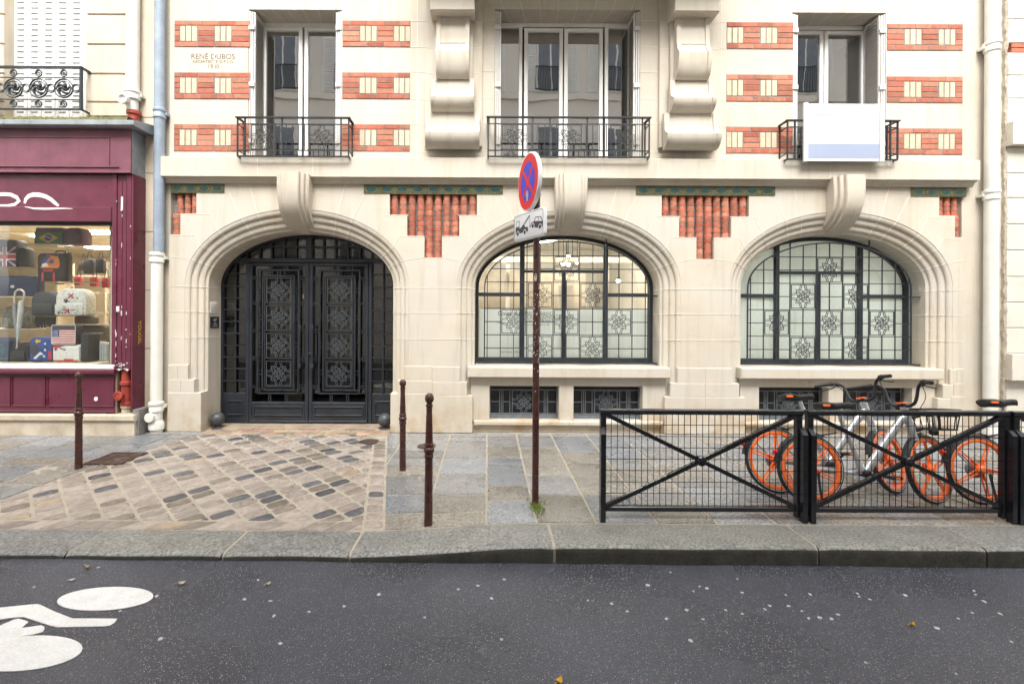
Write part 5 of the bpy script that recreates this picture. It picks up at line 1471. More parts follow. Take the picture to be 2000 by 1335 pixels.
mb = MB(); mb.tube([U(132, 750), U(126, 690)], 0.012, 8); mb.tube([U(158, 1098), U(160, 1150)], [0.005, 0.003], 8); mb.build("handle", 'wood', u2)
# ------------------------------------------------------------------ building at the right edge, and the one across the street
rb = thing("stone_building", "pale coursed stone building at the right edge, beyond the white drainpipe", "building", (9.0, 0, 0), world=True)
mb = MB()
xr0 = X(1966)
mb.box(xr0, 30, 0.06, 0.42, 0, WTOP, 0)
ys_ = [0.0, 0.30, 0.62, 0.88] 
courses = [Z(p_, 0, 1985) for p_ in (845, 742, 690, 640, 590, 540, 488, 437, 386, 338, 287, 241, 192, 147, 102.5, 84, 37, -10, -60, -110, -160)]
for z0, z1 in zip(courses[:-1], courses[1:]):
    if abs(z1 - courses[15]) < 1e-6: continue
    pr = -0.10 if (abs(z0 - courses[1]) < 1e-6 or abs(z0 - courses[10]) < 1e-6) else 0.0
    xa = xr0 + (0.0 if pr == 0 else -0.02)
    xs_ = [xa, xr0 + random.uniform(0.4, 0.9), xr0 + random.uniform(1.4, 2.0), 9.6, 10.9, 12.1, 13.4, 14.8, 16.0, 17.5, 30]
    for a_, b_ in zip(xs_[:-1], xs_[1:]): mb.bbox(a_ + 0.003, b_ - 0.003, pr, 0.059, z0 + 0.004, z1 - 0.004, 0.006, 0)
z0, z1 = courses[14], courses[15]
mb.bbox(xr0 + 0.06, 30, 0.003, 0.059, z0 + 0.003, (z0 + z1) / 2 - 0.004, 0.004, 2); mb.bbox(xr0 + 0.06, 30, 0.003, 0.059, (z0 + z1) / 2 + 0.004, z1 - 0.003, 0.004, 2)
rows = []
for i in range(160):
    z = i * WTOP / 159
    x = xr0 - 0.04 + random.uniform(-0.009, 0.009)
    rows.append([(x - 0.02, 0.06, z), (x, -0.005 + random.uniform(-0.012, 0.012), z), (xr0 - 0.012 + random.uniform(-0.006, 0.012), -0.01 + random.uniform(-0.012, 0.012), z), (xr0 + 0.004, 0.06, z)])
mb.grid(rows, 1)
mb.build("wall", ['rightstone', 'rough', 'brick'], rb)

op = thing("apartment_building", "pale rendered building across the street with white louvred shutters, seen mirrored in the window panes", "building", (1, -9.7, 0), world=True)
yo = -9.7
wins = [(x, z) for z in (9.5, 6.3, 2.8) for x in (-7.3, -4.9, -0.4, 2.2, 4.5, 8.9, 11.2)]
mb = MB()
mb.box(-16, 18, yo - 0.5, yo - 0.0, -0.2, 12.2)
for z in (5.95, 9.2): mb.box(-16, 18, yo, yo + 0.10, z, z + 0.22)
mb.box(-16, 18, yo, yo + 0.30, 11.95, 12.2)
mb.build("wall", 'opp', op)
w0 = None
for (x, z) in wins:
    if w0 is None:
        f = MB(); f.box(-0.5, 0.5, 0.002, 0.05, 0, 2.0, 0); f.box(-0.44, -0.03, 0.05, 0.06, 0.06, 1.94, 1); f.box(0.03, 0.44, 0.05, 0.06, 0.06, 1.94, 1)
        w0 = f.build("window", ['white_paint', 'dark_glass'], op)
        s_ = MB()
        for sg in (-1, 1):
            x0, x1 = (sg * 0.52, sg * 0.98)
            s_.box(x0, x1, 0.01, 0.035, 0, 2.0)
            for j in range(26): s_.raw([(min(x0, x1) + 0.05, 0.04, 0.08 + j * 0.072), (max(x0, x1) - 0.05, 0.04, 0.08 + j * 0.072), (max(x0, x1) - 0.05, 0.06, 0.04 + j * 0.072), (min(x0, x1) + 0.05, 0.06, 0.04 + j * 0.072)], [(0, 1, 2, 3)])
        s_.build("window_shutter", 'white_shutter', w0)
        r_ = MB()
        for zz in (0.05, 0.85): r_.box(-0.55, 0.55, 0.12, 0.15, zz, zz + 0.03)
        for j in range(14): r_.box(-0.54 + j * 0.083, -0.525 + j * 0.083, 0.125, 0.14, 0.05, 0.85)
        r_.build("railing", 'iron', w0)
        w0.location = Vector((x, yo, z)) - Vector(op.location)
    else:
        c_ = copy_tree(w0, op); c_.location = Vector((x, yo, z)) - Vector(op.location)

# ------------------------------------------------------------------ ground
KY0, KY1 = -3.335, -2.95                      # kerb front and back
def zf(x, y):
    "height of the pavement: it dips to the dropped kerb of the driveway"
    r = 1 - sstep(-1.0, 0.42, x)
    return -0.068 * r * sstep(-1.4, -3.0, y)
def zr(x): return -0.130 - 0.0042 * x
def GR(px, py):
    z = -0.12
    for _ in range(4):
        x, y = G(px, py, z); z = zr(x)
    return x, y, z
def GP(px, py):
    z = 0.0
    for _ in range(4):
        x, y = G(px, py, z); z = zf(x, y)
    return x, y, z
mb = MB(); mb.face([(-150, -150, -0.75), (150, -150, -0.75), (150, 150, -0.75), (-150, 150, -0.75)]); struct(mb.build("ground", 'asphalt'))
mb = MB()
xs_ = [-40 + i * 2.0 for i in range(41)]
mb.grid([[(x, -8.2, zr(x)), (x, KY0 - 0.25, zr(x)), (x, KY0 + 0.05, zr(x) + 0.004)] for x in xs_], 0, sm=False)
struct(mb.build("road", 'asphalt'))
mb = MB(); mb.box(-40, 40, yo, -8.5, -0.7, 0.0); mb.bbox(-40, 40, -8.5, -8.2, -0.7, 0.0, 0.02); struct(mb.build("far_pavement", 'flag'))
def clip(poly, a, b):
    "keep the part of the polygon left of the line a->b"
    out = []
    n = len(poly)
    f = lambda p_: (b[0] - a[0]) * (p_[1] - a[1]) - (b[1] - a[1]) * (p_[0] - a[0])
    for i in range(n):
        p_, q = poly[i], poly[(i + 1) % n]
        fp, fq = f(p_), f(q)
        if fp >= 0: out.append(p_)
        if (fp > 0) != (fq > 0) and abs(fp - fq) > 1e-12:
            t = fp / (fp - fq); out.append((p_[0] + (q[0] - p_[0]) * t, p_[1] + (q[1] - p_[1]) * t))
    return out
def area(poly): return 0.5 * sum(poly[i - 1][0] * poly[i][1] - poly[i][0] * poly[i - 1][1] for i in range(len(poly)))
def shrink(poly, d):
    "move every edge inwards"
    if area(poly) < 0: poly = poly[::-1]
    out = list(poly)
    n = len(poly)
    for i in range(n):
        a, b = Vector(poly[i]), Vector(poly[(i + 1) % n])
        t = b - a
        if t.length < 1e-6: continue
        nn = Vector((-t.y, t.x)).normalized() * d
        out = clip(out, tuple(a + nn), tuple(b + nn))
        if len(out) < 3: return []
    return out
def chaikin(poly, f=0.25):
    out = []
    for i in range(len(poly)):
        a, b = Vector(poly[i]), Vector(poly[(i + 1) % len(poly)])
        out += [tuple(a + (b - a) * f), tuple(a + (b - a) * (1 - f))]
    return out
def stone(mb, poly, gap, bev, col, dome=0.0, rnd=False, mi=0, jig=0.0):
    p0 = shrink(poly, gap)
    if len(p0) < 3 or area(p0) < 0.0012: return
    if jig: p0 = [(x + random.uniform(-jig, jig), y + random.uniform(-jig, jig)) for x, y in p0]
    if rnd: p0 = chaikin(p0, 0.16)
    cx = sum(p_[0] for p_ in p0) / len(p0); cy = sum(p_[1] for p_ in p0) / len(p0)
    tx, ty, dz_ = random.uniform(-0.006, 0.006), random.uniform(-0.006, 0.006), random.uniform(-0.002, 0.002)
    def ring(k, h): return [(cx + (x - cx) * k, cy + (y - cy) * k, zf(x, y) + h + dz_ + tx * (x - cx) + ty * (y - cy)) for x, y in p0]
    sz_ = math.sqrt(area(p0))
    rows = [ring(1, -0.03), ring(1, -bev), ring(1 - bev * 0.9 / sz_, -bev * 0.25), ring(1 - bev * 2.6 / sz_, 0.0)]
    if dome: rows += [ring(0.62, dome * 0.7), ring(0.3, dome)]
    mb.grid(rows[:3], mi, col, True, sm=False); mb.grid(rows[2:], mi, col, True, sm=True); mb.face(rows[-1], mi, col, sm=bool(dome))
DA, DB = (-3.98, -0.13), (-4.60, -2.95)       # left edge of the driveway, at the wall and at the kerb
DC, DD = (-0.83, -2.95), (-1.39, -0.13)       # right edge
DC2, DD2 = (-1.00, -2.95), (-1.56, -0.13)     # inner edge of the border course
mb = MB()
nx, ny = 540, 40
mb.grid([[(-24 + 54 * i / nx, 0.62 - 3.56 * j / ny, zf(-24 + 54 * i / nx, 0.62 - 3.56 * j / ny) - 0.007 + (0.0015 * math.sin(i * 1.7 + j * 2.3))) for j in range(ny + 1)] for i in range(nx + 1)], 0, sm=True)
fl = MB()
def flag_color():
    v = random.uniform(0.80, 1.18)
    k = random.random()
    if k < 0.30: t = (0.95, 1.0, 1.07)
    elif k < 0.62: t = (1.07, 1.0, 0.88)
    else: t = (1, 1, 1)
    return (v * t[0], v * t[1], v * t[2])
def column(x0, x1, side):
    y = -0.015
    first = True
    while y > KY1 + 0.05:
        L = 0.13 if first else random.choice((0.30, 0.38, 0.46, 0.55, 0.62, 0.75))
        y2 = max(y - L, KY1 + 0.012)
        if y2 - KY1 < 0.22: y2 = KY1 + 0.012
        poly = [(x0, y2), (x1, y2), (x1, y), (x0, y)]
        if side == 'L': poly = clip(poly, DA, DB) if False else clip(poly, DB, DA)
        if side == 'R': poly = clip(poly, DC, DD) if False else clip(poly, DD, DC)
        if len(poly) >= 3: stone(fl, poly, 0.011, 0.006, flag_color() if not first else (1.1, 1.12, 1.15), jig=0.002)
        y = y2; first = False
xs_ = [-1.62, -1.12, -0.512, 0.0, 0.412, 0.896, 1.394] + [1.394 + 0.485 * k for k in range(1, 40)]
for a_, b_ in zip(xs_[:-1], xs_[1:]): column(a_, b_, 'R' if a_ < -0.3 else '')
xs_ = [-3.8 - 0.52 * k for k in range(0, 34)]
for a_, b_ in zip(xs_[1:], xs_[:-1]): column(a_, b_, 'L' if b_ > -5.2 else '')
pv = mb.build("pavement_bed", 'jointing'); struct(pv)
struct(fl.build("pavement", 'flag'))
cb = MB()
def sett_color():
    k = random.random()
    if k < 0.17: v = random.uniform(0.26, 0.5); return (v * 0.92, v * 1.02, v * 1.25)
    if k < 0.34: v = random.uniform(0.5, 0.75); return (v * 1.03, v, v * 0.96)
    if k < 0.38: v = random.uniform(0.9, 1.15); return (v * 1.1, v * 0.98, v * 0.82)
    v = random.uniform(0.82, 1.22); return (v * 1.02, v * 0.99, v)
FR = -2.775
s2 = math.sqrt(0.5)
rowp, cobp = 0.212, 0.142
for i in range(-40, 10):
    ph = random.uniform(0, cobp)
    for j in range(-10, 45):
        # u runs towards the street and to the right, v across
        u0 = j * cobp + ph; v0 = i * rowp
        quad = [(u0, v0), (u0 + cobp, v0), (u0 + cobp, v0 + rowp), (u0, v0 + rowp)]
        poly = [(-2.8 + (u_ + v_) * s2 + 1.2, (v_ - u_) * s2 + 1.0) for u_, v_ in quad]
        if area(poly) < 0: poly = poly[::-1]
        for a_, b_ in ((DA, DB), ((DB[0], FR), (DC[0], FR)), (DC2, DD2), ((DD[0], -0.145), (DA[0], -0.145))):
            poly = clip(poly, a_, b_)
            if len(poly) < 3: break
        if len(poly) >= 3 and area(poly) > 0.004: stone(cb, poly, 0.0105, 0.010, sett_color(), dome=0.006, rnd=True, jig=0.004)
y = -0.145                                    # border course along the right edge
while y > KY1 + 0.1:
    y2 = y - random.uniform(0.125, 0.16)
    xa = lambda yy, p_, q: p_[0] + (q[0] - p_[0]) * (yy - p_[1]) / (q[1] - p_[1])
    poly = [(xa(y2, DD2, DC2), y2), (xa(y2, DD, DC), y2), (xa(y, DD, DC), y), (xa(y, DD2, DC2), y)]
    stone(cb, poly, 0.011, 0.012, sett_color(), dome=0.006, rnd=True, jig=0.003)
    y = y2
x = DB[0] - 4.5                               # slanted front course along the kerb
while x < DC2[0] - 0.02:
    wd = random.uniform(0.19, 0.25)
    poly = [(x, KY1 + 0.005), (x + wd, KY1 + 0.005), (x + wd + 0.13, FR), (x + 0.13, FR)]
    poly = clip(poly, DC2, DD2)
    if len(poly) >= 3 and x > DB[0] - 0.3: stone(cb, poly, 0.011, 0.010, sett_color(), dome=0.004, rnd=False, jig=0.004)
    x += wd
struct(cb.build("driveway_setts", 'cobble'))
tp = MB()
for r in range(5):
    y1 = 0.445 - r * 0.115; y0 = y1 - 0.115
    x = -4.03 + (0.11 if r % 2 else 0)
    while x < -1.38:
        v = random.uniform(0.7, 1.25)
        poly = [(max(x, -4.03), y0), (min(x + 0.22, -1.37), y0), (min(x + 0.22, -1.37), y1), (max(x, -4.03), y1)]
        stone(tp, poly, 0.004, 0.004, (v * random.uniform(0.95, 1.2), v, v * random.uniform(0.8, 1.05)))
        x += 0.22
struct(tp.build("threshold_paving", 'tan_paver'))
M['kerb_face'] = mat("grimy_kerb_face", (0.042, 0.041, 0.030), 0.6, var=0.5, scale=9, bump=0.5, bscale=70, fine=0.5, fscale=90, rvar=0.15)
kb = MB()
kj = [-24, -22.5, -21, -19.8, -18.3, -17, -15.6, -14.2, -12.7, -11.1, -9.5, -8.1, -6.8, -5.5, -4.3, -3.08, -1.93, -1.0, 0.5, 2.43, 3.65, 4.9, 6.2, 7.5, 9.0, 10.5, 12, 13.3, 14.8, 16.2, 17.5, 19, 20.5, 22, 23.5, 25, 26.5, 28]
for a_, b_ in zip(kj[:-1], kj[1:]):
    v = random.uniform(0.9, 1.1); colr = (v, v * 1.0, v * random.uniform(0.93, 1.0))
    n = max(4, int((b_ - a_) / 0.08))
    g_ = 0.006 if random.random() < 0.6 else 0.012
    if abs(a_ - 0.5) < 0.01: g_ = 0.012
    xs2 = [a_ + g_ + (b_ - a_ - 2 * g_) * i / n for i in range(n + 1)]
    dy = random.uniform(-0.004, 0.004)
    top, face = [], []
    for i, x in enumerate(xs2):
        e = 0.006 if i in (0, n) else 0.0
        h = zf(x, -3.1); wob = 0.004 * math.sin(x * 3.1) + 0.003 * math.sin(x * 7.7) + dy
        top.append([(x, KY1 - 0.004, h - 0.03), (x, KY1 - 0.006, h - 0.003 - e), (x, KY1 - 0.03, h + 0.001 - e), (x, KY0 + 0.055 + wob, h - e), (x, KY0 + 0.03 + wob, h - 0.005 - e), (x, KY0 + 0.012 + wob, h - 0.012 - e), (x, KY0 + 0.005 + wob, h - 0.022 - e)])
        face.append([top[-1][-1], (x, KY0 + wob, h - 0.05 - e), (x, KY0 + wob, -0.4)])
    kb.grid(top, 0, colr, sm=True); kb.grid(face, 1, colr, sm=True)
    kb.face(top[0][1:] + face[0][1:] + [(xs2[0], KY1, -0.4)], 1, colr); kb.face(top[-1][1:] + face[-1][1:] + [(xs2[-1], KY1, -0.4)], 1, colr)
kb.grid([[(x / 4, KY0 + 0.02, -0.5), (x / 4, KY0 + 0.02, zf(x / 4, -3.1) - 0.03), (x / 4, KY0 + 0.05, zf(x / 4, -3.1) - 0.008), (x / 4, KY1 + 0.02, zf(x / 4, -3.1) - 0.008)] for x in range(-96, 112)], 2, sm=False)
struct(kb.build("kerb", ['kerb', 'kerb_face', 'jointing']))

# manhole covers and a hatch
for px, py, r, lab in ((721, 862.5, 0.125, "round iron cover set among the setts near the right side of the door"), (833, 871.5, 0.115, "round rusty iron cover in the flagstones behind the nearest bollard"), (128, 844, 0.13, "round iron cover in the flagstones below the shopfront")):
    x, y, z = GP(px, py)
    t = thing("manhole_cover", lab, "manhole cover", (x, y, z))
    mb = MB(); mb.lathe([(0, 0.006), (r * 0.15, 0.006), (r * 0.16, 0.010), (r * 0.8, 0.010), (r * 0.82, 0.005), (r * 0.9, 0.005), (r * 0.92, 0.011), (r, 0.010), (r * 1.02, -0.02)], n=28)
    mb.build("cover", 'rust', t)
q = [GP(167, 907), GP(228, 885.5), GP(278, 884.5), GP(236, 906)]
cx = sum(p_[0] for p_ in q) / 4; cy = sum(p_[1] for p_ in q) / 4
t = thing("access_hatch", "rectangular rusty iron hatch let into the flagstones beside the bollard by the shop", "hatch", (cx, cy, 0))
hx, hy = 0.205, 0.22
mb = MB()
mb.box(-hx, hx, -hy, hy, -0.02, 0.006)
for (a_, b_, c_, d_) in ((-hx, hx, -hy, -hy + 0.03), (-hx, hx, hy - 0.03, hy), (-hx, -hx + 0.03, -hy + 0.03, hy - 0.03), (hx - 0.03, hx, -hy + 0.03, hy - 0.03)): mb.box(a_, b_, c_, d_, 0.007, 0.014)
for k in range(3):
    for j in range(3): mb.box(-0.165 + k * 0.112, -0.165 + k * 0.112 + 0.095, -0.18 + j * 0.122, -0.18 + j * 0.122 + 0.10, 0.007, 0.011)
mb.build("cover", 'rust', t)

# painted bicycle on the road
mb = MB()
def rp(pts, k=0):
    P = [GR(px, py) for px, py in pts]
    mb.raw([(x, y, z + 0.005) for x, y, z in P] + [(x, y, z + 0.001) for x, y, z in P], [tuple(range(len(P)))] + [(i, (i + 1) % len(P), (i + 1) % len(P) + len(P), i + len(P)) for i in range(len(P))])
def oval(cx_, cy_, rx, ry, tilt, n=40):
    return [(cx_ + rx * math.cos(2 * PI * q_ / n), cy_ + ry * math.sin(2 * PI * q_ / n) + tilt * rx * math.cos(2 * PI * q_ / n)) for q_ in range(n)]
rp(oval(205.5, 1169.5, 94, 22.5, -0.06)); rp(oval(45, 1276.5, 116, 33.5, -0.09))
rp([(-60, 1192), (0, 1187), (70, 1180), (78, 1181), (105, 1194), (141, 1208), (229, 1208.5), (224, 1216), (214, 1222), (204, 1223.5), (112, 1225), (95, 1221), (46, 1205), (20, 1207), (-60, 1219)])
rp([(-60, 1240), (-20, 1226), (0, 1222), (28, 1210), (36, 1208.5), (52, 1213), (55, 1215), (42, 1227), (80, 1221.5), (86, 1224), (87, 1228), (84, 1234), (66, 1239), (0, 1250), (-60, 1258)])
bm_ = tag(mb.build("bicycle_marking", 'paint_road'), "white painted cyclist symbol on the asphalt at the lower left", "road marking")

# ------------------------------------------------------------------ gum spots and leaves on the road
spots = [(1300 + a_ / 2.857, 1000 + b_ / 2.857) for a_, b_ in ((27, 335), (190, 413), (230, 423), (155, 440), (400, 371), (427, 447), (671, 461), (806, 457), (1070, 452), (1080, 470), (1140, 485), (1337, 462), (1720, 437), (1730, 458), (1778, 497), (1632, 592), (1710, 560), (1865, 565), (118, 545), (335, 545), (428, 565), (555, 540), (580, 520), (685, 522), (760, 550), (798, 590), (860, 586), (925, 593), (963, 570), (210, 596), (5, 593), (1515, 645), (1118, 838), (1930, 722), (140, 715), (1620, 900))]
spots += [(a_ / 2.857, 1080 + b_ / 2.857) for a_, b_ in ((875, 237), (895, 476), (1565, 502), (1510, 265), (1920, 295), (1530, 348), (1725, 325), (670, 322), (1440, 148), (190, 187), (550, 78), (1365, 255))]
spots += [(895, 1150), (933, 1143), (960, 1168), (1195, 1178), (1225, 1193), (980, 1248), (985, 1131), (1148, 1172), (1265, 1142), (740, 1160), (830, 1205)]
gum = []
for k, (px, py) in enumerate(spots):
    x, y, z = GR(px, py)
    r = random.uniform(0.009, 0.017)
    if k < 5:
        n = 9; pr = [(random.uniform(0.75, 1.1)) for _ in range(n)]
        mb = MB()
        mb.grid([[(math.cos(2 * PI * q_ / n) * pr[q_] * s_, math.sin(2 * PI * q_ / n) * pr[q_] * s_, h) for q_ in range(n)] for s_, h in ((1, -0.002), (0.9, 0.0015), (0.4, 0.003))], closed=True)
        mb.face([(math.cos(2 * PI * q_ / n) * pr[q_] * 0.4, math.sin(2 * PI * q_ / n) * pr[q_] * 0.4, 0.003) for q_ in range(n)])
        o = mb.build("gum_spot", 'gum'); gum.append(o)
    else:
        o = gum[k % 5].copy(); COL.objects.link(o)
    o.location = (x, y, z + 0.001); o.rotation_euler = (0, 0, random.uniform(0, 6)); o.scale = (r, r * random.uniform(0.6, 1.0), 1)
    tag(o, "pale trodden gum spot on the dark asphalt of the road", "gum", "gum spots on the road")
def leaf(name, lab, px, py, L, m, rz, curl=0.015):
    x, y, z = GR(px, py)
    mb = MB(); rows = []
    for i in range(9):
        f = i / 8; wd = 0.42 * L * math.sin(PI * f) ** 0.8 * (1 - 0.25 * f)
        rows.append([(f * L - L / 2, -wd, 0.004 + curl * (f - 0.5) ** 2 * 4 + curl * 0.6), (f * L - L / 2, 0, 0.004 + curl * (f - 0.5) ** 2 * 4), (f * L - L / 2, wd, 0.004 + curl * (f - 0.5) ** 2 * 4 + curl * 0.5)])
    mb.grid(rows, 0); mb.tube([(-L / 2, 0, 0.004 + curl), (-L * 0.8, 0.01, 0.006)], 0.002, 5)
    o = mb.build(name, m); o.location = (x, y, z); o.rotation_euler = (0, 0, rz); tag(o, lab, "leaf")
leaf("fallen_leaf", "small bright yellow leaf on the road at the right, below the barriers", 1782, 1222, 0.032, 'leaf_yellow', 0.3)
leaf("fallen_leaf", "larger yellow leaf at the very bottom edge of the picture", 1092, 1333, 0.045, 'leaf_yellow', 0.9)
leaf("fallen_leaf", "curled tan leaf on the road above the painted cyclist", 172, 1111, 0.05, 'leaf_tan', 0.4, 0.03)
leaf("fallen_leaf", "pale flat leaf on the road just left above the painted wheel", 141, 1133, 0.04, 'gum', 0.5, 0.006)
leaf("fallen_leaf", "thin tan leaf with a long stalk right of the painted wheel", 356, 1140, 0.055, 'leaf_tan', 0.35, 0.012)
leaf("fallen_leaf", "broad dull tan leaf on the road midway between kerb stones", 524, 1141, 0.04, 'leaf_tan', 1.2, 0.008)

# ------------------------------------------------------------------ bollards and iron guard balls
BP = [(0.0, 1.040), (0.018, 1.037), (0.033, 1.022), (0.039, 1.000), (0.036, 0.978), (0.024, 0.962), (0.021, 0.955), (0.029, 0.949), (0.031, 0.940), (0.029, 0.931), (0.023, 0.926), (0.026, 0.918), (0.027, 0.908), (0.025, 0.900),
      (0.0255, 0.88), (0.0335, 0.650), (0.040, 0.640), (0.041, 0.628), (0.036, 0.618), (0.035, 0.612), (0.043, 0.604), (0.046, 0.590), (0.043, 0.574), (0.036, 0.566), (0.036, 0.556), (0.040, 0.548), (0.040, 0.538), (0.036, 0.530),
      (0.0335, 0.520), (0.036, 0.10), (0.037, 0.0), (0.037, -0.05)]
BP = [(r_ * 0.96, h) for r_, h in BP]
bol = None
for px, py, lab in ((153.5, 913, "brown bollard standing alone in front of the maroon shopfront"), (786.5, 917.5, "brown bollard in the middle of the pavement, right of the arched door"), (836.5, 1024, "brown bollard close to the kerb, nearest to the road")):
    x, y, z = GP(px, py)
    if bol is None:
        bol = thing("bollard", lab, "bollard", (x, y, z), group="slim brown bollards on the pavement")
        k0 = 14; k1 = 28
        MB().lathe(BP[:k0], n=24).build("ball_finial", 'brown_paint', bol)
        MB().lathe(BP[k0 - 1:16], n=24).lathe(BP[27:], n=24).build("shaft", 'brown_paint', bol)
        MB().lathe(BP[15:28], n=24).build("collar", 'brown_paint', bol)
    else:
        b_ = copy_tree(bol, None, lab); b_.location = (x, y, z); b_.rotation_euler = (random.uniform(-0.004, 0.004), random.uniform(-0.006, 0.006), 0); b_.scale = (1, 1, 0.94 if px < 800 else 1.04)
gb = None
for px, lab in ((425, "iron ball guard at the left foot of the arched door"), (751.5, "iron ball guard at the right foot of the arched door")):
    x, y, z = G(px, 836.5, 0.0)[0], 0.20, 0.0
    x = X(px, 0.20, 836)
    if gb is None:
        gb = thing("guard_ball", lab, "guard stone", (x, y, z), group="iron balls guarding the door")
        MB().lathe([(0.0, 0.225 + 0.0)] + [(0.098 * math.sin(rad(a_)), 0.130 + 0.098 * math.cos(rad(a_))) for a_ in range(8, 160, 8)] + [(0.035, 0.040)], n=28).build("ball", 'ball_iron', gb)
        MB().lathe([(0.034, 0.045), (0.036, 0.030), (0.06, 0.018), (0.085, 0.010), (0.088, -0.01)], n=28).build("foot", 'ball_iron', gb)
    else:
        b_ = copy_tree(gb, None, lab); b_.location = (x, y, z)

# small plaque beside the door, and the pale mark of an older one
Yq = 0.30
xq = -4.037
pq = thing("wall_plaque", "small dark square plaque on the left reveal of the arched door", "sign", (xq + 0.003, Yq, Z(629, Yq, 413)))
mb = MB(); mb.box(0, 0.012, -0.11, 0.11, -0.083, 0.083); mb.build("plate", 'plaque', pq)
Rq = Matrix.Rotation(rad(90), 4, 'Z')
text("lettering", "mi*", 0.055, 0.0128, 0.0, 0.035, 'white_paint', pq, depth=0.0005, rot=Rq)
for k, (wd, zz) in enumerate(((0.05, -0.012), (0.09, -0.03), (0.12, -0.055))): 
    mb = MB(); mb.box(0.0121, 0.0128, -wd / 2, wd / 2, zz - 0.003, zz + 0.003); mb.build("lettering", 'stripe', pq)
om = thing("wall_plate", "blank pale square mark above the dark plaque on the door reveal", "wall plate", (xq + 0.003, Yq, Z(601, Yq, 413)))
mb = MB(); rslab(mb, -0.11, 0.11, -0.085, 0.085, -0.003, 0.003, 0.02, 0.002); ob = mb.build("plate", 'joint', om); ob.rotation_euler = (0, 0, rad(90))

# ------------------------------------------------------------------ sign post
px_, py_ = 1045.5, 981
x, y, z = GP(px_, py_)
sp = thing("sign_post", "slender brown post carrying a round no-stopping sign and a tow-away plate", "road sign", (x, y, z))
pole = MB(); pole.tube([(0, 0, -0.05), (0, 0, 3.02)], 0.030, 18)
for k in range(18):
    pass
A = rad(-74)
Rs = Matrix.Rotation(A, 4, 'Z')
def sgn(mb, name, mats, parent, zc, off=0.0):
    "sign drawn in a local x,z plane facing -y, turned about the pole"
    mb.v = [tuple(Matrix.Translation((0, 0, zc)) @ Rs @ Vector((p_[0], p_[1] - 0.055 + off, p_[2]))) for p_ in mb.v]
    return mb.build(name, mats, parent)
zc = 2.865; R = 0.258
mb = MB(); mb.lathe([(R - 0.006, 0.0), (R, 0.004), (R, 0.030), (R - 0.004, 0.034)], (0, 0, 0), 48, 'y', 0, sm=False); mb.disc((0, 0.0, 0), R - 0.006, 48, mi=0); mb.disc((0, 0.031, 0), R - 0.01, 48, mi=1)
ds = sgn(mb, "round_sign", ['sign_white', 'sign_grey'], sp, zc, -0.032)
mb = MB(); mb.disc((0, -0.0012, 0), 0.244, 48, mi=0)
n = 24
# four blue quadrants between the red bars
rb_, hb_ = 0.172, 0.020
for k in range(4):
    a0 = rad(45 + 90 * k); d = math.asin(hb_ / rb_)
    pts = [(hb_ * math.sqrt(2) * math.cos(a0 + PI / 4), hb_ * math.sqrt(2) * math.sin(a0 + PI / 4))]
    for i in range(13):
        a_ = a0 + d + (PI / 2 - 2 * d) * i / 12; pts.append((rb_ * math.cos(a_), rb_ * math.sin(a_)))
    mb.face([(px1, -0.0024, pz1) for px1, pz1 in pts], 1)
mb.face([(0.03 * math.cos(a_) * (1 + 0.3 * math.sin(3 * a_)) - 0.005, -0.0036, -0.125 + 0.05 * math.sin(a_)) for a_ in [2 * PI * i / 9 for i in range(9)]], 2)
sgn(mb, "sign_face", ['sign_red', 'sign_blue', 'gum'], ds, zc, -0.032)
Rs = Matrix.Rotation(rad(-62), 4, 'Z'); zc2 = 2.475; pw_, ph_ = 0.49, 0.245
mb = MB(); rslab(mb, -pw_ / 2, pw_ / 2, -ph_ / 2, ph_ / 2, 0.0, 0.034, 0.035, 0.006)
pt = sgn(mb, "tow_plate", 'sign_white', sp, zc2, -0.036)
mb = MB()
uu = lambda a_, b_: ((a_ - 0.5) * pw_, (b_ - 0.5) * ph_)
def pf(pts, mi=0, y=-0.001): mb.face([(uu(a_, b_)[0], y, uu(a_, b_)[1]) for a_, b_ in pts], mi)
def circ(a_, b_, r_, mi, y): mb.face([(uu(a_, b_)[0] + r_ * math.cos(2 * PI * i / 16), y, uu(a_, b_)[1] + r_ * math.sin(2 * PI * i / 16)) for i in range(16)], mi)
bo_ = [uu(a_, b_) for a_, b_ in ((0, 0), (1, 0), (1, 1), (0, 1))]
rim = rrect(-pw_ / 2 + 0.012, pw_ / 2 - 0.012, -ph_ / 2 + 0.012, ph_ / 2 - 0.012, 0.028)
mb.tube([(a_, -0.0004, b_) for a_, b_ in rim], 0.0012, 4, closed=True)
pf([(0.07, 0.28), (0.50, 0.28), (0.50, 0.44), (0.40, 0.46), (0.38, 0.54), (0.33, 0.56), (0.28, 0.50), (0.21, 0.46), (0.20, 0.55), (0.07, 0.53)])
for (a_, b_, c_, d_) in ((0.09, 0.53, 0.10, 0.75), (0.10, 0.73, 0.21, 0.75), (0.20, 0.53, 0.21, 0.73)): pf([(a_, b_), (c_, b_), (c_, d_), (a_, d_)])
circ(0.15, 0.28, 0.026, 1, -0.0014); circ(0.39, 0.28, 0.026, 1, -0.0014); circ(0.15, 0.28, 0.019, 0, -0.0018); circ(0.39, 0.28, 0.019, 0, -0.0018)
pf([(0.29, 0.52), (0.32, 0.52), (0.565, 0.84), (0.545, 0.86)]); pf([(0.36, 0.52), (0.375, 0.52), (0.555, 0.82), (0.545, 0.83)]); pf([(0.545, 0.84), (0.555, 0.84), (0.555, 0.42), (0.545, 0.42)]); pf([(0.545, 0.42), (0.60, 0.42), (0.60, 0.45), (0.545, 0.45)])
pf([(0.57, 0.42), (0.60, 0.55), (0.70, 0.58), (0.97, 0.50), (0.96, 0.31), (0.86, 0.30)])
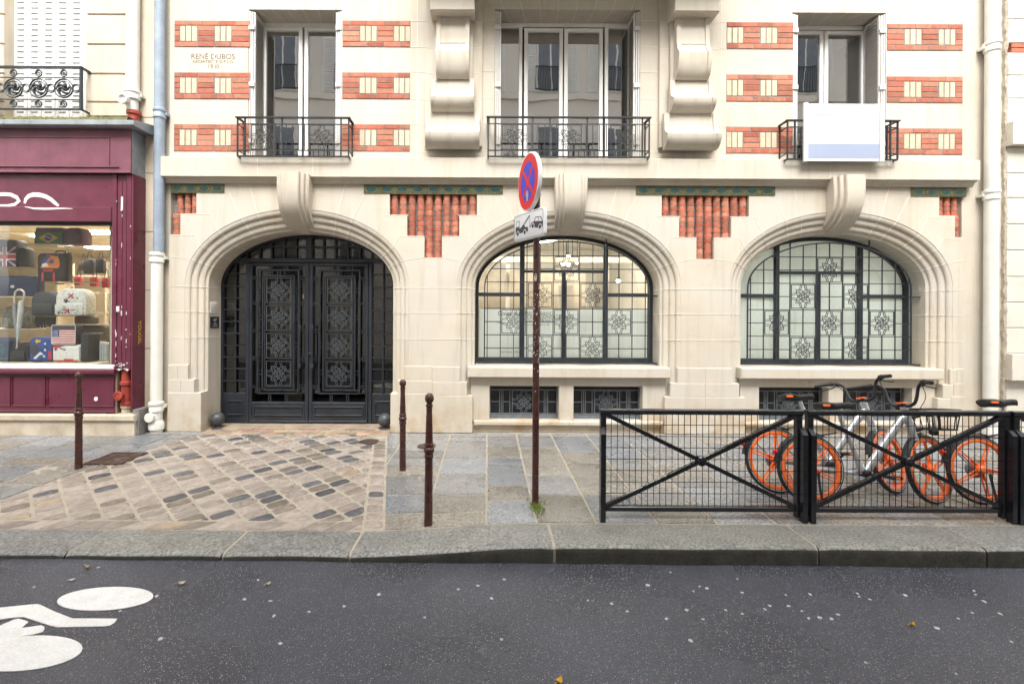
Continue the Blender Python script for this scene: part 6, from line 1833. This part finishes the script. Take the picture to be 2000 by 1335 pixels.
pf([(0.69, 0.57), (0.74, 0.72), (0.755, 0.72), (0.715, 0.57)]); pf([(0.74, 0.70), (0.92, 0.66), (0.92, 0.68), (0.74, 0.725)]); pf([(0.90, 0.665), (0.92, 0.67), (0.97, 0.50), (0.945, 0.51)]); pf([(0.82, 0.54), (0.832, 0.54), (0.838, 0.70), (0.828, 0.70)])
circ(0.655, 0.43, 0.026, 1, -0.0014); circ(0.885, 0.335, 0.026, 1, -0.0014); circ(0.655, 0.43, 0.019, 0, -0.0018); circ(0.885, 0.335, 0.019, 0, -0.0018)
sgn(mb, "pictogram", ['ink', 'sign_white'], pt, zc2, -0.036)
mb = MB()
for zz in (2.42, 2.53, 2.76, 2.96): mb.lathe([(0.031, -0.018), (0.037, -0.016), (0.037, 0.016), (0.031, 0.018)], (0, 0, zz), 16)
mb.build("clamp", 'sign_grey', sp)
mb = pole                                     # worn patches of paint around the pole
for k in range(70):
    a_ = random.uniform(PI, 2 * PI); zz = random.gauss(1.62, 0.18) if k > 20 else random.uniform(0.9, 2.1); w_, h_ = random.uniform(0.001, 0.004), random.uniform(0.002, 0.012)
    P = [(0.0306 * math.cos(a_ + du), 0.0306 * math.sin(a_ + du), zz + dv) for du, dv in ((-w_ / 0.03, -h_), (w_ / 0.03, -h_ * 0.6), (w_ / 0.03, h_), (-w_ / 0.03, h_ * 0.7))]
    mb.face(P, 1)
a_ = -1.9
mb.face([(0.0308 * math.cos(a_ + du), 0.0308 * math.sin(a_ + du), 2.01 + dv) for du, dv in ((-0.35, -0.025), (0.2, -0.03), (0.4, 0.02), (0.1, 0.04), (-0.3, 0.03))], 1)
mb.build("pole", ['brown_paint', 'chip'], sp)
wd = thing("weed", "tuft of green moss and weed at the foot of the sign post", "weed", (x, y - 0.02, z))
mb = MB()
for k in range(420):
    a_ = random.uniform(0, 2 * PI); rr = abs(random.gauss(0, 0.05)); bx_, by_ = 0.8 * rr * math.cos(a_) - 0.0, rr * 1.9 * math.sin(a_) - 0.10
    h = random.uniform(0.008, 0.035); an = random.uniform(0, 2 * PI); wd_ = random.uniform(0.003, 0.006)
    zz = zf(x + bx_, y + by_) - z
    mb.face([(bx_ - wd_ * math.cos(an), by_ - wd_ * math.sin(an), zz), (bx_ + wd_ * math.cos(an), by_ + wd_ * math.sin(an), zz), (bx_ + random.uniform(-0.015, 0.015), by_ + random.uniform(-0.015, 0.015), zz + h)])
M['weed'] = mat("weed_green", (0.17, 0.22, 0.035), 0.8, var=0.5, scale=60)
mb.build("foliage", 'weed', wd)

# ------------------------------------------------------------------ white board on the right railing
Yb_ = -0.235
x0, x1 = X(1570, Yb_, 260), X(1727, Yb_, 260); z0, z1 = Z(314.5, Yb_, 1650), Z(201.5, Yb_, 1650)
wb = thing("signboard", "blank white board with a pale blue band hung on the right window railing", "sign", ((x0 + x1) / 2, Yb_, z0), world=True)
mb = MB(); fw = 0.055
mb.box(x0 + fw, x1 - fw, Yb_ + 0.006, Yb_ + 0.018, z0, z1 - 0.008, 0)
mb.build("panel", 'white_paint', wb)
mb = MB(); mb.bbox(x0, x0 + fw - 0.001, Yb_ - 0.012, Yb_ + 0.022, z0 - 0.01, z1 + 0.004, 0.005); mb.build("edge_batten", 'white_paint', wb); mb = MB(); mb.bbox(x1 - fw + 0.001, x1, Yb_ - 0.012, Yb_ + 0.022, z0 - 0.01, z1 + 0.004, 0.005); mb.build("edge_batten", 'white_paint', wb)
mb = MB(); mb.box(x0 + fw + 0.004, x1 - fw - 0.004, Yb_ + 0.004, Yb_ + 0.0059, z0 + 0.035, z0 + (z1 - z0) * 0.30, 0); mb.build("blue_band", 'board_blue', wb)
mb = MB(); mb.box(x0 + fw + 0.03, x1 - fw - 0.03, Yb_ + 0.003, Yb_ + 0.0059, z1 - 0.16, z1 - 0.154, 0); mb.box(x0 + fw + 0.004, x0 + fw + 0.01, Yb_ + 0.003, Yb_ + 0.0059, z0, z1 - 0.01, 0); mb.box(x1 - fw - 0.010, x1 - fw - 0.004, Yb_ + 0.003, Yb_ + 0.0059, z0, z1 - 0.01, 0); mb.build("trim_line", 'board_blue', wb)

# ------------------------------------------------------------------ barriers
W_ = 1.665; HB = 0.905; ZB0 = 0.085
def make_barrier(lab):
    t = thing("barrier", lab, "barrier", (0, 0, 0), group="black cross-braced barriers along the kerb")
    mb = MB()
    mb.bbox(0, 0.046, -0.02, 0.03, 0.02, HB - 0.04, 0.005); mb.bbox(W_ - 0.046, W_, -0.02, 0.03, 0.02, HB - 0.04, 0.005)
    mb.bbox(-0.006, W_ + 0.006, -0.024, 0.034, HB - 0.0395, HB, 0.006); mb.bbox(0.0465, W_ - 0.0465, -0.018, 0.028, ZB0 - 0.02, ZB0 + 0.02, 0.005)
    mb.build("frame", 'black_paint', t)
    for s in (0, 1):
        xo = -0.010 if s == 0 else W_ - 0.030
        mb = MB()
        prismx(mb, [(-0.075, 0.0), (-0.021, 0.0), (-0.021, 0.76), (-0.04, 0.75), (-0.075, 0.715)], xo, xo + 0.040)
        mb.build("socket_post", 'black_paint', t)
    p0, p1 = (0.047, ZB0 + 0.02), (W_ - 0.047, HB - 0.042)
    cxm, czm = W_ / 2, (ZB0 + 0.02 + HB - 0.042) / 2
    for s in (0, 1):
        a_ = Vector((p0[0], 0, p0[1] if s == 0 else p1[1])); b_ = Vector((p1[0], 0, p1[1] if s == 0 else p0[1]))
        d_ = (b_ - a_).normalized(); m_ = Vector((cxm, 0, czm))
        mb = MB()
        yy = -0.002
        for u_, v_ in ((a_, m_ - d_ * 0.03), (m_ + d_ * 0.03, b_)): mb.tube([(u_.x, yy, u_.z), (v_.x, yy, v_.z)], 0.0165, 4, sm=False)
        mb.build("brace", 'black_paint', t)
    mb = MB(); mb.lathe([(0, -0.045), (0.012, -0.045), (0.014, -0.036), (0.034, -0.034), (0.040, -0.028), (0.040, 0.02), (0, 0.02)], (cxm, 0, czm), 20, 'y'); mb.build("boss", 'black_paint', t)
    mb = MB()
    nv = 31
    for k in range(1, nv): 
        xk = 0.046 + (W_ - 0.092) * k / nv; mb.tube([(xk, 0.022, ZB0 + 0.02), (xk, 0.022, HB - 0.04)], 0.0032, 5, caps=False)
    for k in range(1, 8):
        zk = ZB0 + 0.02 + (HB - 0.04 - ZB0 - 0.02) * k / 8; mb.tube([(0.046, 0.028, zk), (W_ - 0.046, 0.028, zk)], 0.0032, 5, caps=False)
    mb.build("wire_mesh", 'black_paint', t)
    return t
bar = make_barrier("leftmost black barrier, standing mostly in front of bare pavement")
xb0, yb0, _ = GP(1177, 1012)
bar.location = (xb0 - 0.023, yb0, 0); bar.rotation_euler = (0, 0, 0.0)
b2 = copy_tree(bar, None, "middle black barrier, with orange bicycle wheels right behind it"); b2.location = (X(1575, yb0, 900), yb0 - 0.005, 0); b2.rotation_euler = (0, 0, 0.004)
b3 = copy_tree(bar, None, "black barrier cut off by the right edge of the picture"); b3.location = (X(1974.5, yb0, 900), yb0 - 0.01, 0)

# ------------------------------------------------------------------ bicycles with orange wheels
WR = 0.302
def wheel_meshes():
    w = MB()
    # rim
    ri, ro = 0.238, 0.270
    w.lathe([(ri, -0.012), (ri + 0.006, -0.019), (ro - 0.004, -0.021), (ro, -0.018), (ro, 0.018), (ro - 0.004, 0.021), (ri + 0.006, 0.019), (ri, 0.012), (ri, -0.012)], n=56, axis='y')
    for k in range(5):
        a = rad(90 + 72 * k + 8)
        c_, s_ = math.cos(a), math.sin(a)
        for e in (-1, 1):                      # every spoke is a pair of thin webs
            off0, off1 = e * 0.017, e * 0.011
            w.tube([(0.032 * c_ - off0 * s_, -0.01, 0.032 * s_ + off0 * c_), (0.14 * c_ - e * 0.014 * s_, -0.008, 0.14 * s_ + e * 0.014 * c_), (0.246 * c_ - off1 * s_, 0, 0.246 * s_ + off1 * c_)], [0.0085, 0.007, 0.0065], 8)
        w.raw([(0.03 * c_ - 0.016 * s_, -0.004, 0.03 * s_ + 0.016 * c_), (0.03 * c_ + 0.016 * s_, -0.004, 0.03 * s_ - 0.016 * c_), (0.1 * c_ + 0.012 * s_, -0.002, 0.1 * s_ - 0.012 * c_), (0.1 * c_ - 0.012 * s_, -0.002, 0.1 * s_ + 0.012 * c_)], [(0, 1, 2, 3)])
    w.lathe([(0, -0.045), (0.022, -0.044), (0.026, -0.036), (0.040, -0.028), (0.044, -0.015), (0.044, 0.02), (0.03, 0.03), (0, 0.03)], n=24, axis='y')
    t = MB()
    n = 12
    t.grid([[((0.284 + 0.0185 * math.cos(2 * PI * j / n)) * math.cos(2 * PI * i / 64), 0.021 * math.sin(2 * PI * j / n), (0.284 + 0.0185 * math.cos(2 * PI * j / n)) * math.sin(2 * PI * i / 64)) for j in range(n)] for i in range(65)], 0, closed=True)
    for s in (-1, 1): t.lathe([(0.2765, s * 0.0205), (0.281, s * 0.0222)], n=64, axis='y', mi=1)
    return w, t
def curve(pts, n=6):
    "Catmull-Rom through the points"
    P = [Vector(p_) for p_ in pts]; P = [P[0] * 2 - P[1]] + P + [P[-1] * 2 - P[-2]]
    out = []
    for i in range(1, len(P) - 2):
        for k in range(n):
            t_ = k / n
            out.append(tuple(0.5 * ((2 * P[i]) + (P[i + 1] - P[i - 1]) * t_ + (2 * P[i - 1] - 5 * P[i] + 4 * P[i + 1] - P[i + 2]) * t_ ** 2 + (3 * P[i] - P[i - 1] - 3 * P[i + 1] + P[i + 2]) * t_ ** 3)))
    out.append(tuple(P[-2])); return out
HT, HL = Vector((0.920, 0, 0.85)), Vector((0.980, 0, 0.56))    # head tube
FH = Vector((1.105, 0, WR))
def make_bike(lab, steer, crank, basket, lean=0.0, seat_dz=0.0, wheel_turn=0.0):
    t = thing("bicycle", lab, "bicycle", group="parked orange-wheeled bicycles")
    def B(mb, name, m, parent=None, M4=None, l=None):
        if M4 is not None: mb.v = [tuple(M4 @ Vector(p_)) for p_ in mb.v]
        return mb.build(name, m, parent or t, l)
    axis = (HL - HT).normalized()
    ST = Matrix.Translation(HT) @ Matrix.Rotation(steer, 4, -axis) @ Matrix.Translation(-HT)
    # frame: a V of two fat tubes that meet at the pedals
    BBp = Vector((0.485, 0, 0.265))
    f = MB()
    f.tube(curve([(0.315, 0, 0.80), (0.34, 0, 0.70), (0.435, 0, 0.40), (0.452, 0, 0.325), (0.485, 0, 0.275), (0.53, 0, 0.31), (0.58, 0, 0.375), (0.78, 0, 0.62), (0.89, 0, 0.745), (0.935, 0, 0.77)], 6), [0.019, 0.020, 0.021, 0.021, 0.021, 0.022, 0.022, 0.023, 0.023, 0.024, 0.025, 0.026, 0.027, 0.028, 0.029, 0.03, 0.03, 0.031, 0.032, 0.033, 0.034, 0.035, 0.036, 0.036, 0.036, 0.036, 0.036, 0.036, 0.036, 0.036, 0.036, 0.036, 0.036, 0.036, 0.036, 0.036, 0.036, 0.036, 0.036, 0.036, 0.036, 0.036, 0.036, 0.036, 0.036, 0.036, 0.036, 0.036, 0.036, 0.036, 0.036, 0.036, 0.035, 0.035, 0.034][:55], 14, flat=(0.8, 1.0))
    f.tube([tuple(HT + axis * -0.01), tuple(HL)], [0.030, 0.033], 16)
    f.tube(curve([(0.50, 0.03, 0.275), (0.36, 0.06, 0.265), (0.16, 0.068, 0.285), (0.0, 0.062, WR)], 5), [0.028] * 4 + [0.026] * 4 + [0.025] * 4 + [0.024] * 4, 12, flat=(1.0, 0.75))
    B(f, "frame", 'silver')
    cg = MB(); cg.tube([(0.49, 0.05, 0.27), (0.25, 0.075, 0.275), (0.05, 0.085, 0.295)], [0.034, 0.03, 0.028], 10, flat=(0.6, 1.0)); B(cg, "chain_guard", 'zinc')
    sp_ = MB(); sp_.tube([(0.325, 0, 0.76), (0.295, 0, 0.878 + seat_dz)], 0.0145, 12); B(sp_, "seat_post", 'silver')
    w_, ty = wheel_meshes()
    hub = Matrix.Translation((0, 0, WR)) @ Matrix.Rotation(wheel_turn, 4, 'Y')
    ww = B(w_, "wheel", 'orange', None, hub); ty.v = [tuple(hub @ Vector(p_)) for p_ in ty.v]; ty.build("tyre", ['rubber', 'stripe'], ww)
    dr = MB(); dr.lathe([(0, 0.03), (0.075, 0.03), (0.082, 0.034), (0.082, 0.055), (0.06, 0.062), (0, 0.062)], (0, 0, WR), 28, 'y'); dr.build("drum_brake", 'zinc', ww)
    # front assembly turns with the steering
    w_, ty = wheel_meshes()
    hub = ST @ Matrix.Translation(FH) @ Matrix.Rotation(wheel_turn + 0.5, 4, 'Y')
    w2 = B(w_, "wheel", 'orange', None, hub); ty.v = [tuple(hub @ Vector(p_)) for p_ in ty.v]; ty.build("tyre", ['rubber', 'stripe'], w2)
    dr = MB(); dr.lathe([(0, 0.03), (0.05, 0.03), (0.055, 0.036), (0.05, 0.05), (0, 0.052)], (0, 0, 0), 24, 'y'); dr.v = [tuple(hub @ Vector(p_)) for p_ in dr.v]; dr.build("drum_brake", 'zinc', w2)
    fk = MB()
    fk.tube(curve([tuple(HL + axis * -0.02), tuple(HL + Vector((0.012, 0.03, -0.045))), (1.04, 0.062, 0.44), (FH.x, 0.062, FH.z)], 5), [0.030] * 6 + [0.024] * 5 + [0.019] * 5, 12, flat=(0.8, 1.0))
    fk.tube([(FH.x, 0.03, FH.z), (FH.x, 0.075, FH.z)], 0.014, 10)
    B(fk, "fork", 'silver', None, ST)
    hb = MB()
    hz = 0.873
    hxs = HT.x - 0.012
    for s in (-1, 1):
        hb.tube(curve([(hxs, 0, hz), (hxs, s * 0.05, hz - 0.010), (hxs + 0.005, s * 0.10, hz + 0.015), (hxs + 0.012, s * 0.125, hz + 0.075), (hxs + 0.018, s * 0.145, hz + 0.150), (hxs, s * 0.185, hz + 0.185), (hxs - 0.045, s * 0.235, hz + 0.190)], 6), 0.0135, 10)
    hb.tube([tuple(HT - axis * 0.01), (hxs, 0, hz + 0.005)], 0.019, 12)
    ho = B(hb, "handlebar", 'rubber', None, ST)
    for s in (-1, 1):
        g_ = MB(); g_.tube([(hxs - 0.042, s * 0.232, hz + 0.190), (hxs - 0.06, s * 0.255, hz + 0.189), (hxs - 0.135, s * 0.345, hz + 0.175)], [0.017, 0.0175, 0.0165], 12); 
        g_.tube([(hxs - 0.03, s * 0.215, hz + 0.19), (hxs - 0.045, s * 0.236, hz + 0.19)], 0.023, 12)
        g_.v = [tuple(ST @ Vector(p_)) for p_ in g_.v]; g_.build("grip", 'rubber', ho)
        lv = MB(); lv.tube(curve([(hxs - 0.012, s * 0.20, hz + 0.175), (hxs - 0.005, s * 0.24, hz + 0.150), (hxs - 0.055, s * 0.325, hz + 0.130)], 4), 0.0055, 6)
        lv.tube([(hxs + 0.0, s * 0.185, hz + 0.185), (hxs + 0.0, s * 0.20, hz + 0.16)], 0.014, 8)
        lv.v = [tuple(ST @ Vector(p_)) for p_ in lv.v]; lv.build("brake_lever", 'iron', ho)
    bd = MB(); bd.bbox(hxs - 0.04, hxs + 0.04, -0.03, 0.03, hz + 0.012, hz + 0.026, 0.004); bd.v = [tuple(ST @ Vector(p_)) for p_ in bd.v]; bd.build("stem_badge", 'reflector', ho)
    cbm = MB()
    for s in (-1, 1): cbm.tube([tuple(ST @ Vector(p_)) for p_ in curve([(hxs, s * 0.19, hz + 0.17), (hxs + 0.08, s * 0.15, hz + 0.06), (hxs + 0.09, s * 0.05, hz - 0.08), (0.95, s * 0.02, 0.66)], 6)], 0.003, 5)
    B(cbm, "brake_cable", 'rubber')
    # saddle
    sd = MB(); rows = []
    zs_ = 0.905 + seat_dz
    for xx_, hw_, zz in ((0.010, 0.045, 0.0), (0.016, 0.072, 0.003), (0.05, 0.086, 0.010), (0.10, 0.082, 0.011), (0.15, 0.058, 0.003), (0.20, 0.034, 0.002), (0.27, 0.026, 0.009), (0.315, 0.020, 0.008), (0.328, 0.010, 0.002)):
        rows.append([(xx_ + 0.11, hw_ * math.cos(a_), zs_ + zz + (0.018 if math.sin(a_) > 0 else 0.055 * (0.6 + 0.4 * hw_ / 0.08)) * math.sin(a_)) for a_ in [2 * PI * j / 16 for j in range(16)]])
    sd.grid(rows, 0, closed=True); sd.face(rows[0]); sd.face(rows[-1])
    so = B(sd, "saddle", 'rubber')
    rf = MB(); rslab(rf, -0.030, 0.030, -0.010, 0.010, 0, 0.012, 0.009, 0.003); rf.v = [tuple(Matrix.Translation((0.152, -0.086, zs_ - 0.002)) @ Matrix.Rotation(rad(-12), 4, 'Z') @ Vector(p_)) for p_ in rf.v]; rf.build("reflector", 'reflector', so)
    rl = MB()
    for s in (-1, 1): rl.tube(curve([(0.17, s * 0.04, zs_ - 0.02), (0.19, s * 0.03, zs_ - 0.042), (0.30, s * 0.022, zs_ - 0.040), (0.35, s * 0.012, zs_ - 0.015)], 4), 0.004, 6)
    rl.build("saddle_rail", 'iron', so)
    # rear mudguard with its lamp
    mg = MB(); rows = []
    for i in range(15):
        a_ = rad(60 + 110 * i / 14); rr = WR + 0.022
        rows.append([(rr * math.cos(a_), y_, WR + rr * math.sin(a_) - (0.012 if abs(y_) > 0.02 else 0)) for y_ in (-0.030, -0.018, 0, 0.018, 0.030)])
    mg.grid(rows, 0); mg.tube([(0.10, 0.0, WR + 0.29), (0.27, 0, 0.62)], 0.008, 6); mg.tube([(0.0, 0.07, WR), (-0.23, 0.035, WR + 0.23)], 0.004, 5)
    mo = B(mg, "mudguard", 'rubber')
    rlm = MB(); rlm.lathe([(0, -0.03), (0.017, -0.028), (0.02, -0.01), (0.02, 0.0), (0, 0.0)], (-0.295, 0, WR + 0.15), 14, 'x'); rlm.build("rear_lamp", 'redlens', mo)
    # cranks and pedals
    cr = MB(); cr.lathe([(0, -0.07), (0.02, -0.07), (0.024, -0.05), (0.034, -0.04), (0.034, 0.05), (0.02, 0.06), (0, 0.06)], tuple(BBp), 20, 'y')
    co = None
    ends_ = []
    for s, an in ((-1, crank), (1, crank + PI)):
        e_ = Vector((BBp.x + 0.165 * math.cos(an), s * 0.075, BBp.z + 0.165 * math.sin(an)))
        cr.tube([(BBp.x, s * 0.062, BBp.z), tuple(e_)], [0.014, 0.011], 8); ends_.append((s, e_))
    co = B(cr, "crank", 'rubber')
    for s, e_ in ends_:
        pd = MB(); rslab(pd, e_.x - 0.048, e_.x + 0.048, e_.z - 0.013, e_.z + 0.013, e_.y if s > 0 else e_.y - 0.095, e_.y + 0.095 if s > 0 else e_.y, 0.008, 0.006); pd.bbox(e_.x - 0.02, e_.x + 0.02, e_.y - 0.098 if s < 0 else e_.y + 0.095, e_.y - 0.094 if s < 0 else e_.y + 0.098, e_.z - 0.006, e_.z + 0.006, 0.001, 1)
        pd.build("pedal", ['rubber', 'reflector'], co)
    ks = MB(); ks.tube([(0.03, -0.06, WR - 0.03), (0.015, -0.085, 0.16), (0.005, -0.115, 0.025)], [0.012, 0.010, 0.011], 8); B(ks, "kickstand", 'rubber')
    if basket:
        bk = MB()
        x0_, x1_, hy_, zb_, zt_ = 1.03, 1.33, 0.155, 0.66, 0.835
        def loop(ins, zz, n=4):
            c_ = 0.05
            P = []
            for (cx_, cy_, a0) in ((x1_ - c_ - ins, hy_ - c_ - ins, 0), (x0_ + c_ + ins, hy_ - c_ - ins, 90), (x0_ + c_ + ins, -hy_ + c_ + ins, 180), (x1_ - c_ - ins, -hy_ + c_ + ins, 270)):
                for i in range(n + 1): P.append((cx_ + c_ * math.cos(rad(a0 + 90 * i / n)), cy_ + c_ * math.sin(rad(a0 + 90 * i / n)), zz))
            return P
        bk.tube(loop(0, zt_), 0.007, 8, closed=True); bk.tube(loop(0.03, zb_), 0.007, 8, closed=True); bk.tube(loop(0.012, (zt_ + zb_) / 2 + 0.03), 0.0045, 6, closed=True)
        A_, B_ = loop(0, zt_), loop(0.03, zb_)
        for i in range(0, len(A_), 2): bk.tube([A_[i], B_[i]], 0.0045, 6)
        for f_ in (0.25, 0.5, 0.75):
            for s in (-1, 1): bk.tube([(x0_ + (x1_ - x0_) * f_, s * hy_, zt_), (x0_ + 0.03 + (x1_ - x0_ - 0.06) * f_, s * (hy_ - 0.03), zb_)], 0.0045, 6)
            bk.tube([(x0_ + 0.03 + (x1_ - x0_ - 0.06) * f_, -hy_ + 0.03, zb_), (x0_ + 0.03 + (x1_ - x0_ - 0.06) * f_, hy_ - 0.03, zb_)], 0.0045, 6)
        for y_ in (-0.08, 0, 0.08): bk.tube([(x0_ + 0.03, y_, zb_), (x1_ - 0.03, y_, zb_)], 0.0045, 6)
        bk.tube([(0.96, 0, 0.63), (1.06, 0, zb_)], 0.016, 8); bk.tube([(0.94, 0, 0.75), (1.04, 0, 0.77)], 0.012, 8)
        B(bk, "basket", 'black_paint')
        fl_ = MB(); fl_.lathe([(0, 0.0), (0.026, 0.0), (0.03, 0.02), (0.028, 0.05), (0, 0.055)], (1.14, 0, zb_ - 0.03), 14, 'x'); B(fl_, "head_lamp", 'rubber')
    lf_ = MB(); rows = []
    for i in range(9):
        a_ = rad(95 + 75 * i / 8); rr = WR + 0.020
        rows.append([tuple(ST @ Vector((FH.x + rr * math.cos(a_), y_, FH.z + rr * math.sin(a_) - (0.010 if abs(y_) > 0.02 else 0)))) for y_ in (-0.028, -0.016, 0, 0.016, 0.028)])
    lf_.grid(rows, 0)
    B(lf_, "mudguard", 'rubber')
    return t
def park(t, px, d, rz=0.0, lean=0.0):
    t.location = ((px - CX) / F * d, d + CAMY, 0.0); t.rotation_euler = (lean, 0, rz)
bk1 = make_bike("bicycle farthest from the road, its saddle left of the gap between two barriers", rad(27), rad(40), False, wheel_turn=0.2)
park(bk1, 1526, 4.62, 0.0, rad(-12))
bk2 = make_bike("bicycle with a black wire front basket, nearer to the middle barrier", rad(18), rad(-6), True, seat_dz=-0.035, wheel_turn=-0.35)
park(bk2, 1591, 4.37, 0.0, rad(-9))
bk3 = make_bike("bicycle at the right edge, only its rear wheel and saddle inside the picture", rad(-45), rad(200), True, seat_dz=0.0, wheel_turn=0.6)
park(bk3, 1925, 4.37, 0.0, rad(-9))
